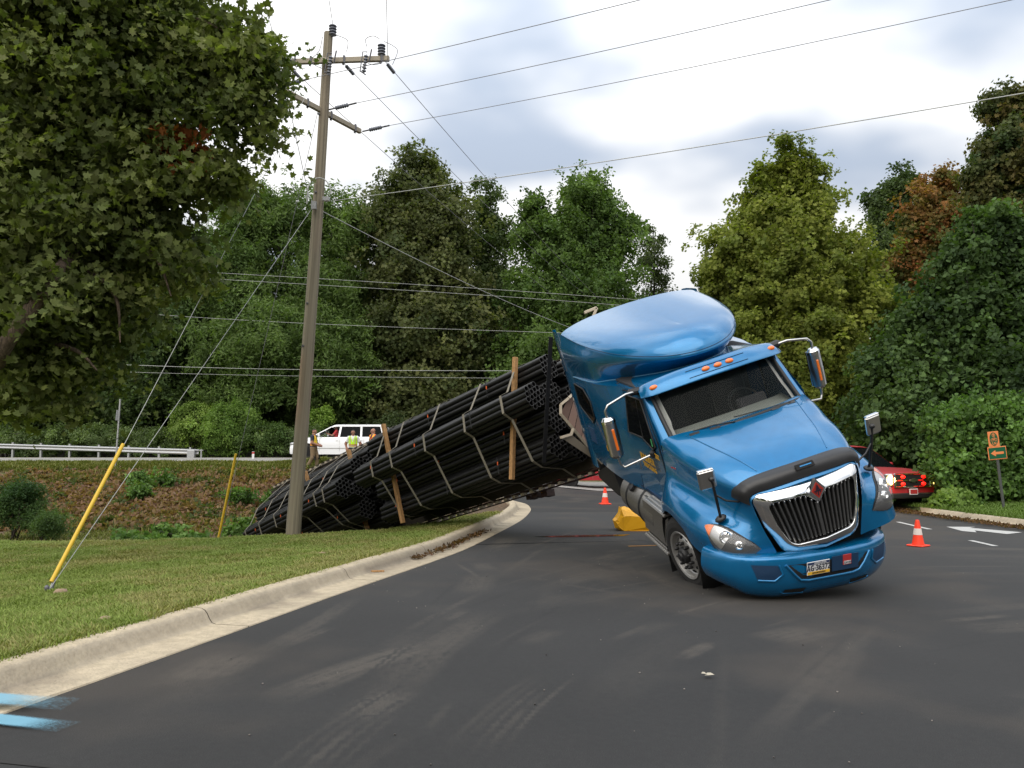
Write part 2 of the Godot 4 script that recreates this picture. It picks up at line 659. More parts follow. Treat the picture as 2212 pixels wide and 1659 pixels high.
# worn tarmac: scuffs of pale dust that the wheels dragged round the corner, dark patches and fine stone
func asphalt() -> void:
	var w := 1024
	var im := Image.create(w, w, false, Image.FORMAT_RGB8)
	var f := FastNoiseLite.new()
	f.seed = 41
	f.frequency = 0.012
	f.fractal_octaves = 4
	var buf := PackedFloat32Array()      # how much pale dust lies at each spot
	buf.resize(w * w)
	var per := w / 26.0                   # the picture covers 26 m x 26 m, x from -8, d from 0
	var r := RandomNumberGenerator.new()
	r.seed = 5
	var strokes := []
	# scuffs: start, heading, length, bend, half width, strength
	for k in 190:
		var px := r.randf_range(-3.4, 9.0)
		var py := r.randf_range(3.0, 16.0)
		var head := 0.17 + 0.20 * maxf(0.0, px + 0.7) + r.randfn() * 0.09
		if k % 5 == 0:      # the turning circle before the truck's wheels
			px = r.randf_range(-0.6, 3.2)
			py = r.randf_range(8.5, 14.0)
			head = r.randf_range(-0.9, 1.2)
		strokes.append([Vector2(px, py), head, 0.7 + 4.5 * pow(r.randf(), 2.0), r.randf_range(-0.05, 0.14), 0.025 + 0.30 * pow(r.randf(), 2.2), 0.15 + 0.75 * pow(r.randf(), 1.6) * (1.0 if k % 6 else -0.9)])
	for k in 10:        # bundles of fine ridges left by a dragged tyre
		strokes.append([Vector2(-1.3 + 0.085 * (k % 5) + 0.9 * (k / 5), 4.4 + 0.4 * (k / 5)), 0.12 + 0.10 * (k / 5), r.randf_range(1.0, 1.9), 0.12, r.randf_range(0.014, 0.03), r.randf_range(0.2, 0.5)])
	for s in strokes:
		var go := 0.0
		var p: Vector2 = s[0]
		var step := 0.45 / per
		while go < s[2]:
			var a: float = s[1] + s[3] * go
			var dir := Vector2(sin(a), cos(a))
			p += dir * step
			go += step
			var edge := minf(1.0, minf(go, s[2] - go) / (0.3 * s[2]))
			var nn := Vector2(dir.y, -dir.x)
			var q: float = -s[4]
			while q < s[4]:
				var at_ := p + nn * q
				var ix := int((at_.x + 8.0) * per)
				var iy := int(at_.y * per)
				if ix >= 0 and iy >= 0 and ix < w and iy < w:
					var soft := 1.0 - pow(absf(q) / s[4], 3.0)
					var grit := 0.6 + 0.9 * f.get_noise_2d(q * 2600.0 + s[0].x * 900.0, go * 60.0) + 0.5 * f.get_noise_2d(at_.x * 500.0, at_.y * 500.0)
					var val: float = s[5] * soft * edge * clampf(grit, 0.0, 1.0)
					buf[iy * w + ix] = maxf(buf[iy * w + ix], val) if val > 0 else minf(buf[iy * w + ix], val)
				q += 0.45 / per
	for y in w:
		for x in w:
			var b := f.get_noise_2d(x, y)
			var fine := f.get_noise_2d(x * 31.0, y * 31.0)
			var k := buf[y * w + x]
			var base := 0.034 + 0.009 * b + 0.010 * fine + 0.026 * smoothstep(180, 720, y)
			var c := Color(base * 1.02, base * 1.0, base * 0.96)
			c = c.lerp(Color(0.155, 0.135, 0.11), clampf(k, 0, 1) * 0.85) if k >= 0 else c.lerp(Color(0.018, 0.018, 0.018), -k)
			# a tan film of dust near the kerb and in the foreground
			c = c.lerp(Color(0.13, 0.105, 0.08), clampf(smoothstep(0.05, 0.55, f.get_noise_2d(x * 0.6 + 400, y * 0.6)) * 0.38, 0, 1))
			# the seam across the carriageway
			im.set_pixel(x, y, c.linear_to_srgb())
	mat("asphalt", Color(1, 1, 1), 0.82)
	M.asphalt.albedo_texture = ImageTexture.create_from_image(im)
	M.asphalt.detail_enabled = true
	M.asphalt.detail_blend_mode = BaseMaterial3D.BLEND_MODE_MUL
	M.asphalt.detail_uv_layer = BaseMaterial3D.DETAIL_UV_2
	var fine := noise_tex(0.2, 0.42, 1.0, 512, FastNoiseLite.TYPE_SIMPLEX, 3, 77)
	M.asphalt.detail_albedo = fine


# ------------------------------------------------------------------ lie of the land
func xs(table: Array, d: float) -> float:
	if d <= table[0].y:
		return table[0].x
	for k in table.size() - 1:
		if d <= table[k + 1].y:
			return lerpf(table[k].x, table[k + 1].x, (d - table[k].y) / (table[k + 1].y - table[k].y))
	return table[-1].x


var gutter: Array = [Vector2(-3.75, -8), Vector2(-3.66, 0), Vector2(-3.5, 3.5), Vector2(-3.3, 5.5), Vector2(-3.08, 6.35), Vector2(-2.68, 7.96), Vector2(-2.18, 10.05), Vector2(-1.72, 11.8), Vector2(-1.25, 13.6), Vector2(-0.82, 15.5), Vector2(-0.37, 18.3), Vector2(0.22, 22.3), Vector2(0.52, 25.5), Vector2(0.62, 28), Vector2(0.42, 31.2), Vector2(-0.5, 34.2), Vector2(-2.2, 36.4), Vector2(-4.5, 37.6), Vector2(-8, 38.2)]
var bank: Array = [Vector2(-0.75, 20), Vector2(-1.9, 24), Vector2(-1.9, 26), Vector2(-1.12, 29.5), Vector2(-0.35, 33), Vector2(0.42, 36), Vector2(0.72, 37.5), Vector2(0.9, 39)]


func far_level(x: float) -> float:
	return lerpf(0.93, -0.45, smoothstep(-7.0, 5.0, x))


func land(x: float, d: float) -> float:
	var r := -0.015 * clampf(d, -20, 45)
	var f := far_level(x)
	var back := 0.0
	if d > 39.0:
		back = f + 0.012 * (minf(d, 46.0) - 39.0)
		back += 0.03 * maxf(0.0, d - 51.0) * smoothstep(51, 60, d)
		return back
	var n := lerpf(r, f, smoothstep(32.0, 39.0, d))
	var xb := xs(gutter, d) - 0.70
	if x < xb:
		var s := xb - x
		var l := n + 0.14 - 0.62 * (1.0 - exp(-s / 5.0))
		var b := xs(bank, d)
		if d < 20:
			b = l
		var shallow := smoothstep(-8.5, -13.0, x)
		if d > 20 and d < 30:
			b = lerpf(b, maxf(b, lerpf(-0.85, -1.3, smoothstep(20.0, 25.0, d))), shallow)
		l = lerpf(l, b, smoothstep(1.2, 4.6, s) * smoothstep(20.0, 23.0, d))
		l += 0.05 * noise.get_noise_2d(x * 4, d * 4) * smoothstep(0.3, 2.0, s)
		if d > 28 and d < 37:
			l += 0.22 * noise.get_noise_2d(x * 9.0, d * 9.0) * smoothstep(1.2, 4.6, s)
		return l
	if x > 12.9 and d < 36:
		n = maxf(n, r) + 0.14 + 0.05 * (x - 12.9) + 0.14 * maxf(0.0, x - 16.0)
	return n


func build_ground() -> void:
	var gx := []
	var x := -140.0
	while x < 140.0:
		gx.append(x)
		x += 0.4 if absf(x + 4) < 22.0 else (1.5 if absf(x) < 45 else 8.0)
	var gd := []
	var d := -20.0
	while d < 420.0:
		gd.append(d)
		d += 2.0 if d < 0 else (0.4 if d < 42.0 else (1.5 if d < 70 else 14.0))
	var mb := MB.new()
	var rows := []
	for dd in gd:
		var row := PackedVector3Array()
		for xx in gx:
			var road: bool = (xx > xs(gutter, dd) - 0.5 and xx < 12.9 and dd < 40) or (dd > 38.2 and dd < 47.6)
			row.append(Vector3(xx, land(xx, dd) - (0.06 if road else 0.0), -dd))
		rows.append(row)
	mb.sheet(rows)
	var k := 0
	for dd in gd:
		for xx in gx:
			mb.c[k] = ground_tint(xx, dd)
			k += 1
	structure("ground", mb, M.soil)


func ground_tint(x: float, d: float) -> Color:
	var lawn := Color(0.135, 0.17, 0.045)
	var clay := Color(0.30, 0.165, 0.095)
	var litter := Color(0.22, 0.14, 0.085)
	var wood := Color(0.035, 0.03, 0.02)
	var a := noise.get_noise_2d(x * 3.0, d * 3.0)
	var b := noise.get_noise_2d(x * 11.0 + 70, d * 11.0)
	var c := lawn
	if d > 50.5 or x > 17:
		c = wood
	elif x < xs(gutter, d) and d < 39:
		c = lawn.lerp(Color(0.17, 0.13, 0.06), smoothstep(0.02, 0.4, a + b * 0.5))
		var ditch := smoothstep(22.0, 24.5, d + a * 2.0) * (1.0 - smoothstep(35.2, 36.6, d + b * 1.6))
		c = c.lerp(clay.lerp(litter, smoothstep(-0.3, 0.4, b + a)), ditch)
		var floor_ := smoothstep(23.0, 25.0, d) * (1.0 - smoothstep(29.0, 30.5, d + a * 2))
		c = c.lerp(Color(0.15, 0.11, 0.055), floor_ * 0.6)
	return c


func build_roads() -> void:
	var mb := MB.new()
	var rows := []
	var d := -14.0
	while d < 41.0:
		var row := PackedVector3Array()
		var l := xs(gutter, d) if d < 38.0 else -8.0
		for i in 25:
			var x := lerpf(l, 12.35 + (0.0 if d < 26 else (d - 26) * 0.22), i / 24.0)
			row.append(Vector3(x, land(minf(x, 12.8), d), -d))
		rows.append(row)
		d += 0.5
	mb.sheet(rows)
	for k in mb.v.size():
		var p := mb.v[k]
		mb.uv[k] = Vector2((p.x + 8.0) / 26.0, -p.z / 26.0)
	var am := mb.mesh()
	var arr := am.surface_get_arrays(0)
	var uv2 := PackedVector2Array()
	for p in mb.v:
		uv2.append(Vector2(p.x, p.z) * 0.9)
	arr[Mesh.ARRAY_TEX_UV2] = uv2
	var m2 := ArrayMesh.new()
	m2.add_surface_from_arrays(Mesh.PRIMITIVE_TRIANGLES, arr)
	structure("side_road", m2, M.asphalt)
	# the main road beyond the ditch
	mb = MB.new()
	rows = []
	for j in 13:
		var dd := 38.9 + 0.7 * j
		var row := PackedVector3Array()
		for i in 91:
			var x := -110.0 + 2.0 * i
			row.append(Vector3(x, land(x, dd) + 0.02, -dd - 0.0004 * (x + 8) * (x + 8) * 0.0))
		rows.append(row)
	mb.sheet(rows)
	tri_tex(M.far_asphalt, noise_tex(0.03, 0.8, 1.0, 256), Vector3.ONE * 0.5)
	structure("main_road", mb, M.far_asphalt)
	# yellow edge line of the main road, and white lines of the turn lane
	mb = MB.new()
	for i in 60:
		var x := -110.0 + 2.0 * i
		mb.quad(Vector3(x, land(x, 46.6) + 0.028, -46.6), Vector3(x + 2, land(x + 2, 46.6) + 0.028, -46.6), Vector3(x + 2, land(x + 2, 46.75) + 0.028, -46.75), Vector3(x, land(x, 46.75) + 0.028, -46.75))
	structure("road_edge_line", mb, M.yellow_paint)
	for l in [[[10.15, 21.9], [9.84, 19.6]], [[9.32, 16.95], [9.19, 15.85]], [[10.7, 26.5], [10.4, 24.2]]]:
		var a := Vector2(l[0][0], l[0][1])
		var b := Vector2(l[1][0], l[1][1])
		flat_mark([a + Vector2(-.06, 0), a + Vector2(.06, 0), b + Vector2(.06, 0), b + Vector2(-.06, 0)], M.road_paint, "lane_line")
	flat_mark([Vector2(10.34, 19.13), Vector2(10.61, 20.34), Vector2(11.29, 20.28), Vector2(11.0, 20.02), Vector2(11.51, 18.79), Vector2(10.91, 18.36), Vector2(10.72, 19.3), Vector2(10.48, 18.79)], M.road_paint, "turn_arrow")
	# sprayed survey marks, thin at their edges
	var spray := Image.create(128, 64, false, Image.FORMAT_RGBA8)
	for y in 64:
		for x in 128:
			var e := smoothstep(0.0, 0.45, 1.0 - absf(y - 32) / 32.0) * smoothstep(0.0, 0.15, x / 128.0) * smoothstep(0.0, 0.5, 1.0 - x / 128.0)
			var g := clampf(e * 1.25 + 0.5 * noise.get_noise_2d(x * 2.0, y * 6.0) * (1.2 - e), 0, 1) * 0.88
			spray.set_pixel(x, y, Color(1, 1, 1, g))
	M.blue_mark.albedo_texture = ImageTexture.create_from_image(spray)
	M.blue_mark.transparency = BaseMaterial3D.TRANSPARENCY_ALPHA
	for q in [[[-4.2, 5.60], [-2.95, 5.66], 0.14, 0.02], [[-3.6, 5.46], [-2.72, 5.20], 0.10, 0.016]]:
		var a := Vector2(q[0][0], q[0][1])
		var b := Vector2(q[1][0], q[1][1])
		var n := (b - a).normalized()
		n = Vector2(-n.y, n.x) * q[2]
		mb = MB.new()
		var c := [a - n, b - n, b + n, a + n]
		for k in 4:
			mb.put(Vector3(c[k].x, land(c[k].x, c[k].y) + q[3], -c[k].y), Vector3.UP, [Vector2(0, 0), Vector2(1, 0), Vector2(1, 1), Vector2(0, 1)][k])
		mb.ix.append_array([0, 2, 1, 0, 3, 2])
		structure("survey_mark", mb, M.blue_mark)
	flat_mark([Vector2(2.2, 15.9), Vector2(2.95, 16.1), Vector2(2.98, 15.8), Vector2(2.9, 15.78), Vector2(2.85, 15.95), Vector2(2.22, 15.78)], M.orange_mark, "survey_mark", 0.006)
	# the spill that ran out from under the trailer
	var wet := mat("wet", Color(0.016, 0.010, 0.010), 0.12)
	flat_mark([Vector2(0.45, 17.75), Vector2(0.9, 17.95), Vector2(1.6, 18.15), Vector2(2.6, 18.3), Vector2(2.4, 17.95), Vector2(1.7, 17.75), Vector2(1.0, 17.65)], wet, "oil_spill", 0.006)
	flat_mark([Vector2(2.9, 15.9), Vector2(3.3, 16.1), Vector2(3.6, 15.7), Vector2(3.3, 15.4), Vector2(3.0, 15.5)], wet, "oil_spill", 0.006)
	# the cut across the tarmac
	flat_mark([Vector2(-0.95, 16.15), Vector2(3.0, 17.1), Vector2(3.0, 17.04), Vector2(-0.95, 16.08)], M.black, "road_cut", 0.005)
	flat_mark([Vector2(-3.5, 4.85), Vector2(-1.0, 4.25), Vector2(0.5, 4.12), Vector2(0.5, 4.08), Vector2(-1.0, 4.2), Vector2(-3.5, 4.8)], mat("seam", Color(0.02, 0.019, 0.018), 0.9), "road_cut", 0.005)


func flat_mark(poly: Array, m: Material, called: String, lift := 0.008) -> MeshInstance3D:
	var pp := PackedVector2Array(poly)
	var t := Geometry2D.triangulate_polygon(pp)
	var mb := MB.new()
	for k in range(0, t.size(), 3):
		var q := []
		for e in 3:
			var p := pp[t[k + e]]
			q.append(Vector3(p.x, land(p.x, p.y) + lift, -p.y))
		if (q[2] - q[0]).cross(q[1] - q[0]).y < 0:
			q.reverse()
		mb.tri(q[0], q[1], q[2])
	return structure(called, mb, m)


func build_kerbs() -> void:
	var kerb := Node3D.new()
	kerb.name = "kerb"
	add_child(kerb)
	tag(kerb, "", "", "", "structure")
	var c := Curve3D.new()
	var pts := []
	for i in gutter.size() - 1:
		for k in 12:
			pts.append(along(gutter, i + k / 12.0))
	var prof := [Vector2(0, -0.1), Vector2(0, 0.012), Vector2(0.36, 0.010), Vector2(0.405, 0.022), Vector2(0.435, 0.06), Vector2(0.465, 0.115), Vector2(0.49, 0.142), Vector2(0.525, 0.160), Vector2(0.60, 0.166), Vector2(0.675, 0.162), Vector2(0.71, 0.14), Vector2(0.715, -0.1)]
	kerb_run(kerb, pts, prof, 3.05)
	var kr := Node3D.new()
	kr.name = "kerb_001"
	add_child(kr)
	tag(kr, "", "", "", "structure")
	pts = []
	for k in 60:
		var d := 30.0 - k * 0.6
		pts.append(Vector2(12.35 + (0.0 if d < 24 else pow(d - 24, 2) * 0.05), d))
	kerb_run(kr, pts, [Vector2(0, -0.1), Vector2(0, 0.012), Vector2(0.25, 0.012), Vector2(0.30, 0.05), Vector2(0.34, 0.12), Vector2(0.38, 0.15), Vector2(0.50, 0.15), Vector2(0.53, -0.1)], 3.05)


func kerb_run(holder: Node3D, pts: Array, prof: Array, every: float) -> void:
	var run := 0.0
	var rows := []
	var tones := []
	for i in pts.size():
		var a: Vector2 = pts[i]
		var t: Vector2 = (pts[mini(i + 1, pts.size() - 1)] - pts[maxi(i - 1, 0)]).normalized()
		var nn := Vector2(-t.y, t.x)      # towards the grass
		var row := PackedVector3Array()
		var y := -0.015 * clampf(a.y, -20, 45)
		y = lerpf(y, far_level(a.x), smoothstep(32.0, 39.0, a.y))
		var wob := 0.002 * noise.get_noise_2d(a.x * 20, a.y * 20)
		for p in prof:
			var q: Vector2 = a + nn * (p.x + wob)
			row.append(Vector3(q.x, y + p.y, -q.y))
		rows.append(row)
		if i > 0:
			run += pts[i].distance_to(pts[i - 1])
		if (run > every or i == pts.size() - 1) and rows.size() > 1:
			var mb := MB.new()
			mb.sheet(rows)
			var w := prof.size()
			for k in mb.v.size():
				var h: float = prof[k % w].x / prof[-1].x
				var p := mb.v[k]
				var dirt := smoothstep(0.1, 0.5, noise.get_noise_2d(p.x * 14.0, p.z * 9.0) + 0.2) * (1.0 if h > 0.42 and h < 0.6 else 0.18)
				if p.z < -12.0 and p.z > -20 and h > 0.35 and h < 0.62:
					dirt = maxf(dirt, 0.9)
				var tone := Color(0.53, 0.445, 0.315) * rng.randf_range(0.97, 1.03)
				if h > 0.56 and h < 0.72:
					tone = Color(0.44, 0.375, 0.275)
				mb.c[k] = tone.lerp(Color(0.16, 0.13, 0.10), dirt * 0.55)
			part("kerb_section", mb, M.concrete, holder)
			run = 0.0
			rows = [rows[-1]]
			var shift: Vector2 = t * 0.012
			var first: PackedVector3Array = rows[0].duplicate()
			for k in first.size():
				first[k] += Vector3(shift.x, 0, -shift.y)
			rows[0] = first


# ------------------------------------------------------------------ plants
var leaf_clumps := {}
const ORD := ["first", "second", "third", "fourth", "fifth", "sixth", "seventh", "eighth", "ninth", "tenth", "eleventh", "twelfth", "thirteenth", "fourteenth", "fifteenth", "sixteenth", "seventeenth"]


# one leaf: an outline in its own plane, folded along the midrib
func leaf(mb: MB, at_: Vector3, dir: Vector3, up: Vector3, size: float, shape: Array, fold := 0.25) -> void:
	var y := dir.normalized()
	var x := y.cross(up).normalized()
	var z := x.cross(y)
	var mid := []
	for p in shape:
		mid.append(at_ + (x * p.x + y * p.y + z * absf(p.x) * fold) * size)
	var a := at_
	var i0 := mb.put(a, z)
	for p in mid:
		mb.put(p, (z - x * 0.2).normalized())
	for k in mid.size() - 1:
		mb.ix.append_array([i0, i0 + 2 + k, i0 + 1 + k])


func clump(kind: String, count: int, size: float, reach: float, shape: Array, up_bias: float, seed_: int) -> void:
	var r := RandomNumberGenerator.new()
	var out := []
	for vv in 3:
		r.seed = seed_ + vv
		var mb := MB.new()
		for k in count:
			var dir := Vector3(r.randfn(), r.randfn() * 0.6, r.randfn()).normalized()
			var p := dir * reach * pow(r.randf(), 0.5)
			var face := Vector3(r.randfn() * 0.5, up_bias + r.randfn() * 0.4, r.randfn() * 0.5).normalized()
			var tip := Vector3(r.randfn(), -0.35 + r.randfn() * 0.3, r.randfn()).normalized()
			var t := r.randf_range(0.72, 1.18)
			mb.col = Color(t, t * r.randf_range(0.95, 1.05), t * r.randf_range(0.8, 1.1))
			leaf(mb, p, tip, face, size * r.randf_range(0.7, 1.2), shape)
		out.append(mb.mesh())
	leaf_clumps[kind] = out


func leaf_meshes() -> void:
	var oval := [Vector2(0, 0), Vector2(0.3, 0.3), Vector2(0.28, 0.65), Vector2(0, 1), Vector2(-0.28, 0.65), Vector2(-0.3, 0.3), Vector2(0, 0)]
	var star := [Vector2(0, 0), Vector2(0.22, -0.08), Vector2(0.5, 0.12), Vector2(0.3, 0.35), Vector2(0.58, 0.62), Vector2(0.22, 0.62), Vector2(0, 1.0), Vector2(-0.22, 0.62), Vector2(-0.58, 0.62), Vector2(-0.3, 0.35), Vector2(-0.5, 0.12), Vector2(-0.22, -0.08), Vector2(0, 0)]
	var narrow := [Vector2(0, 0), Vector2(0.15, 0.35), Vector2(0.1, 0.75), Vector2(0, 1), Vector2(-0.1, 0.75), Vector2(-0.15, 0.35), Vector2(0, 0)]
	var heart := [Vector2(0, 0.05), Vector2(0.28, -0.1), Vector2(0.5, 0.2), Vector2(0.36, 0.62), Vector2(0, 1), Vector2(-0.36, 0.62), Vector2(-0.5, 0.2), Vector2(-0.28, -0.1), Vector2(0, 0.05)]
	clump("oval", 22, 0.20, 0.46, oval, 0.55, 10)
	clump("broad", 20, 0.205, 0.46, star, 0.5, 20)
	clump("narrow", 30, 0.25, 0.48, narrow, 0.4, 30)
	clump("star", 9, 0.165, 0.34, star, 0.4, 40)
	clump("vine", 16, 0.20, 0.40, heart, 0.55, 50)
	clump("weed", 10, 0.16, 0.16, oval, 0.7, 60)
	clump("coarse", 10, 0.55, 0.6, oval, 0.5, 70)


# leaf clumps scattered through the blobs of a crown; every blob is [centre, radii]
func crown(blobs: Array, kind: String, count: int, scale: float, tint: Color, tint2: Color, holder: Node3D, m: Material, called := "crown", patchy := 0.35, shell := 0.42, seed_ := 1, bright := 2.2, loose := 1.0) -> void:
	var r := RandomNumberGenerator.new()
	r.seed = seed_
	var area := []
	var sum := 0.0
	for b in blobs:
		var w: Vector3 = b[1]
		sum += w.x * w.y + w.y * w.z + w.x * w.z
		area.append(sum)
	# twigs first: puffs of leaves over the blobs, then clumps of leaves in every puff
	var spots := []
	var per := 11
	count = int(count * 1.25)
	var puffs := maxi(4, count / per)
	var tries := 0
	var made := 0
	while made < puffs and tries < puffs * 6:
		tries += 1
		var pick := r.randf() * sum
		var k := 0
		while area[k] < pick:
			k += 1
		var b: Array = blobs[k]
		var dir := Vector3(r.randfn(), r.randfn(), r.randfn()).normalized()
		var rad: Vector3 = b[1]
		var bump := 1.0 + patchy * noise.get_noise_3dv(dir * 14.0 + b[0] * 3.0) + 0.10 * r.randfn()
		var c: Vector3 = b[0] + dir * rad * bump * pow(r.randf(), shell)
		var inside := false
		for j in blobs.size():
			if j != k:
				var q: Vector3 = (c - blobs[j][0]) / blobs[j][1]
				if q.length_squared() < 0.30:
					inside = true
		if inside:
			continue
		made += 1
		var small := minf(rad.x, minf(rad.y, rad.z))
		var pr := clampf(small * 0.30, 0.22, 0.85) * r.randf_range(0.6, 1.6) * loose
		var t0 := clampf(0.5 + 0.9 * noise.get_noise_3dv(c * 5.0 + Vector3(50, 0, 0)) + r.randfn() * 0.22, 0, 1)
		var tone := r.randf_range(0.87, 1.14)
		for e in per:
			var off := Vector3(r.randfn(), r.randfn() * 0.62, r.randfn()) * pr * 0.75
			off.y -= 0.25 * Vector2(off.x, off.z).length()
			var s := scale * r.randf_range(0.65, 1.2)
			var face := (Vector3(0, 0.45, 0) + dir * 0.85 + Vector3(r.randfn(), r.randfn(), r.randfn()) * 0.28).normalized()
			var basis := Basis(Quaternion(Vector3.UP, face) if face.y > -0.98 else Quaternion(Vector3.RIGHT, PI)) * Basis(Vector3.UP, r.randf() * TAU)
			basis = basis.scaled(Vector3.ONE * s)
			spots.append([Transform3D(basis, c + off), tint.lerp(tint2, clampf(t0 + r.randfn() * 0.12, 0, 1)) * tone * r.randf_range(0.85, 1.15) * bright])
	var mm := MultiMesh.new()
	mm.transform_format = MultiMesh.TRANSFORM_3D
	mm.use_colors = true
	mm.mesh = leaf_clumps[kind][seed_ % 3]
	mm.instance_count = spots.size()
	for i in spots.size():
		mm.set_instance_transform(i, spots[i][0])
		mm.set_instance_color(i, spots[i][1])
	var o := MultiMeshInstance3D.new()
	o.name = called
	o.multimesh = mm
	o.material_override = m
	o.set_meta("kind", "stuff")
	holder.add_child(o, true)


func limb(mb: MB, pts: Array, r0: float, r1: float, sides := 8) -> void:
	var path := PackedVector3Array()
	var rad := []
	var steps := (pts.size() - 1) * 4
	for k in steps + 1:
		var s := float(k) / steps * (pts.size() - 1)
		path.append(along(pts, s))
		rad.append(lerpf(r0, r1, float(k) / steps) * (1.0 + 0.08 * sin(k * 2.3)))
	mb.tube(path, rad, sides)


# a tree: tapered trunk, limbs into every blob of the crown, and the leaves
func tree(label: String, base: Vector3, blobs: Array, kind: String, count: int, scale: float, tint: Color, tint2: Color, trunk := 0.28, opts := {}) -> Node3D:
	var o := thing(opts.get("name", "tree"), label, opts.get("category", "tree"), T(base.x, base.y, base.z), opts.get("group", ""))
	var mb := MB.new()
	mb.col = opts.get("bark", Color(0.07, 0.058, 0.045))
	var top := Vector3()
	for b in blobs:
		if b[0].y + b[1].y > top.y:
			top = Vector3(b[0].x, b[0].y + b[1].y * 0.6, b[0].z)
	limb(mb, [Vector3(0, -0.3, 0), Vector3(top.x * 0.2 + 0.1, top.y * 0.33, top.z * 0.2), Vector3(top.x * 0.6, top.y * 0.66, top.z * 0.6), top], trunk, 0.03)
	for b in blobs:
		var c: Vector3 = b[0]
		for k in 3:
			var e = c + Vector3(rng.randfn() * 0.5, rng.randf() * 0.5, rng.randfn() * 0.5) * b[1]
			var st := Vector3(top.x * 0.4, maxf(top.y * 0.15, e.y * 0.55), top.z * 0.4)
			limb(mb, [st, st.lerp(e, 0.5) + Vector3(0, 0.25, 0), e], trunk * 0.33, 0.015, 5)
	part("trunk", mb, M.bark, o)
	crown(blobs, kind, count, scale, tint, tint2, o, opts.get("mat", M.leaf), "crown", opts.get("patchy", 0.35), opts.get("shell", 0.42), opts.get("seed", 1))
	return o


# a blob given by its place in the survey picture: centre, half width and half height, distance and half depth
func blob(base: Vector3, u: float, w: float, hu: float, hv: float, d: float, deep := -1.0) -> Array:
	var k := d / FOCAL
	return [at(u, w, d) - base, Vector3(hu * k, hv * k, deep if deep > 0 else hu * k)]


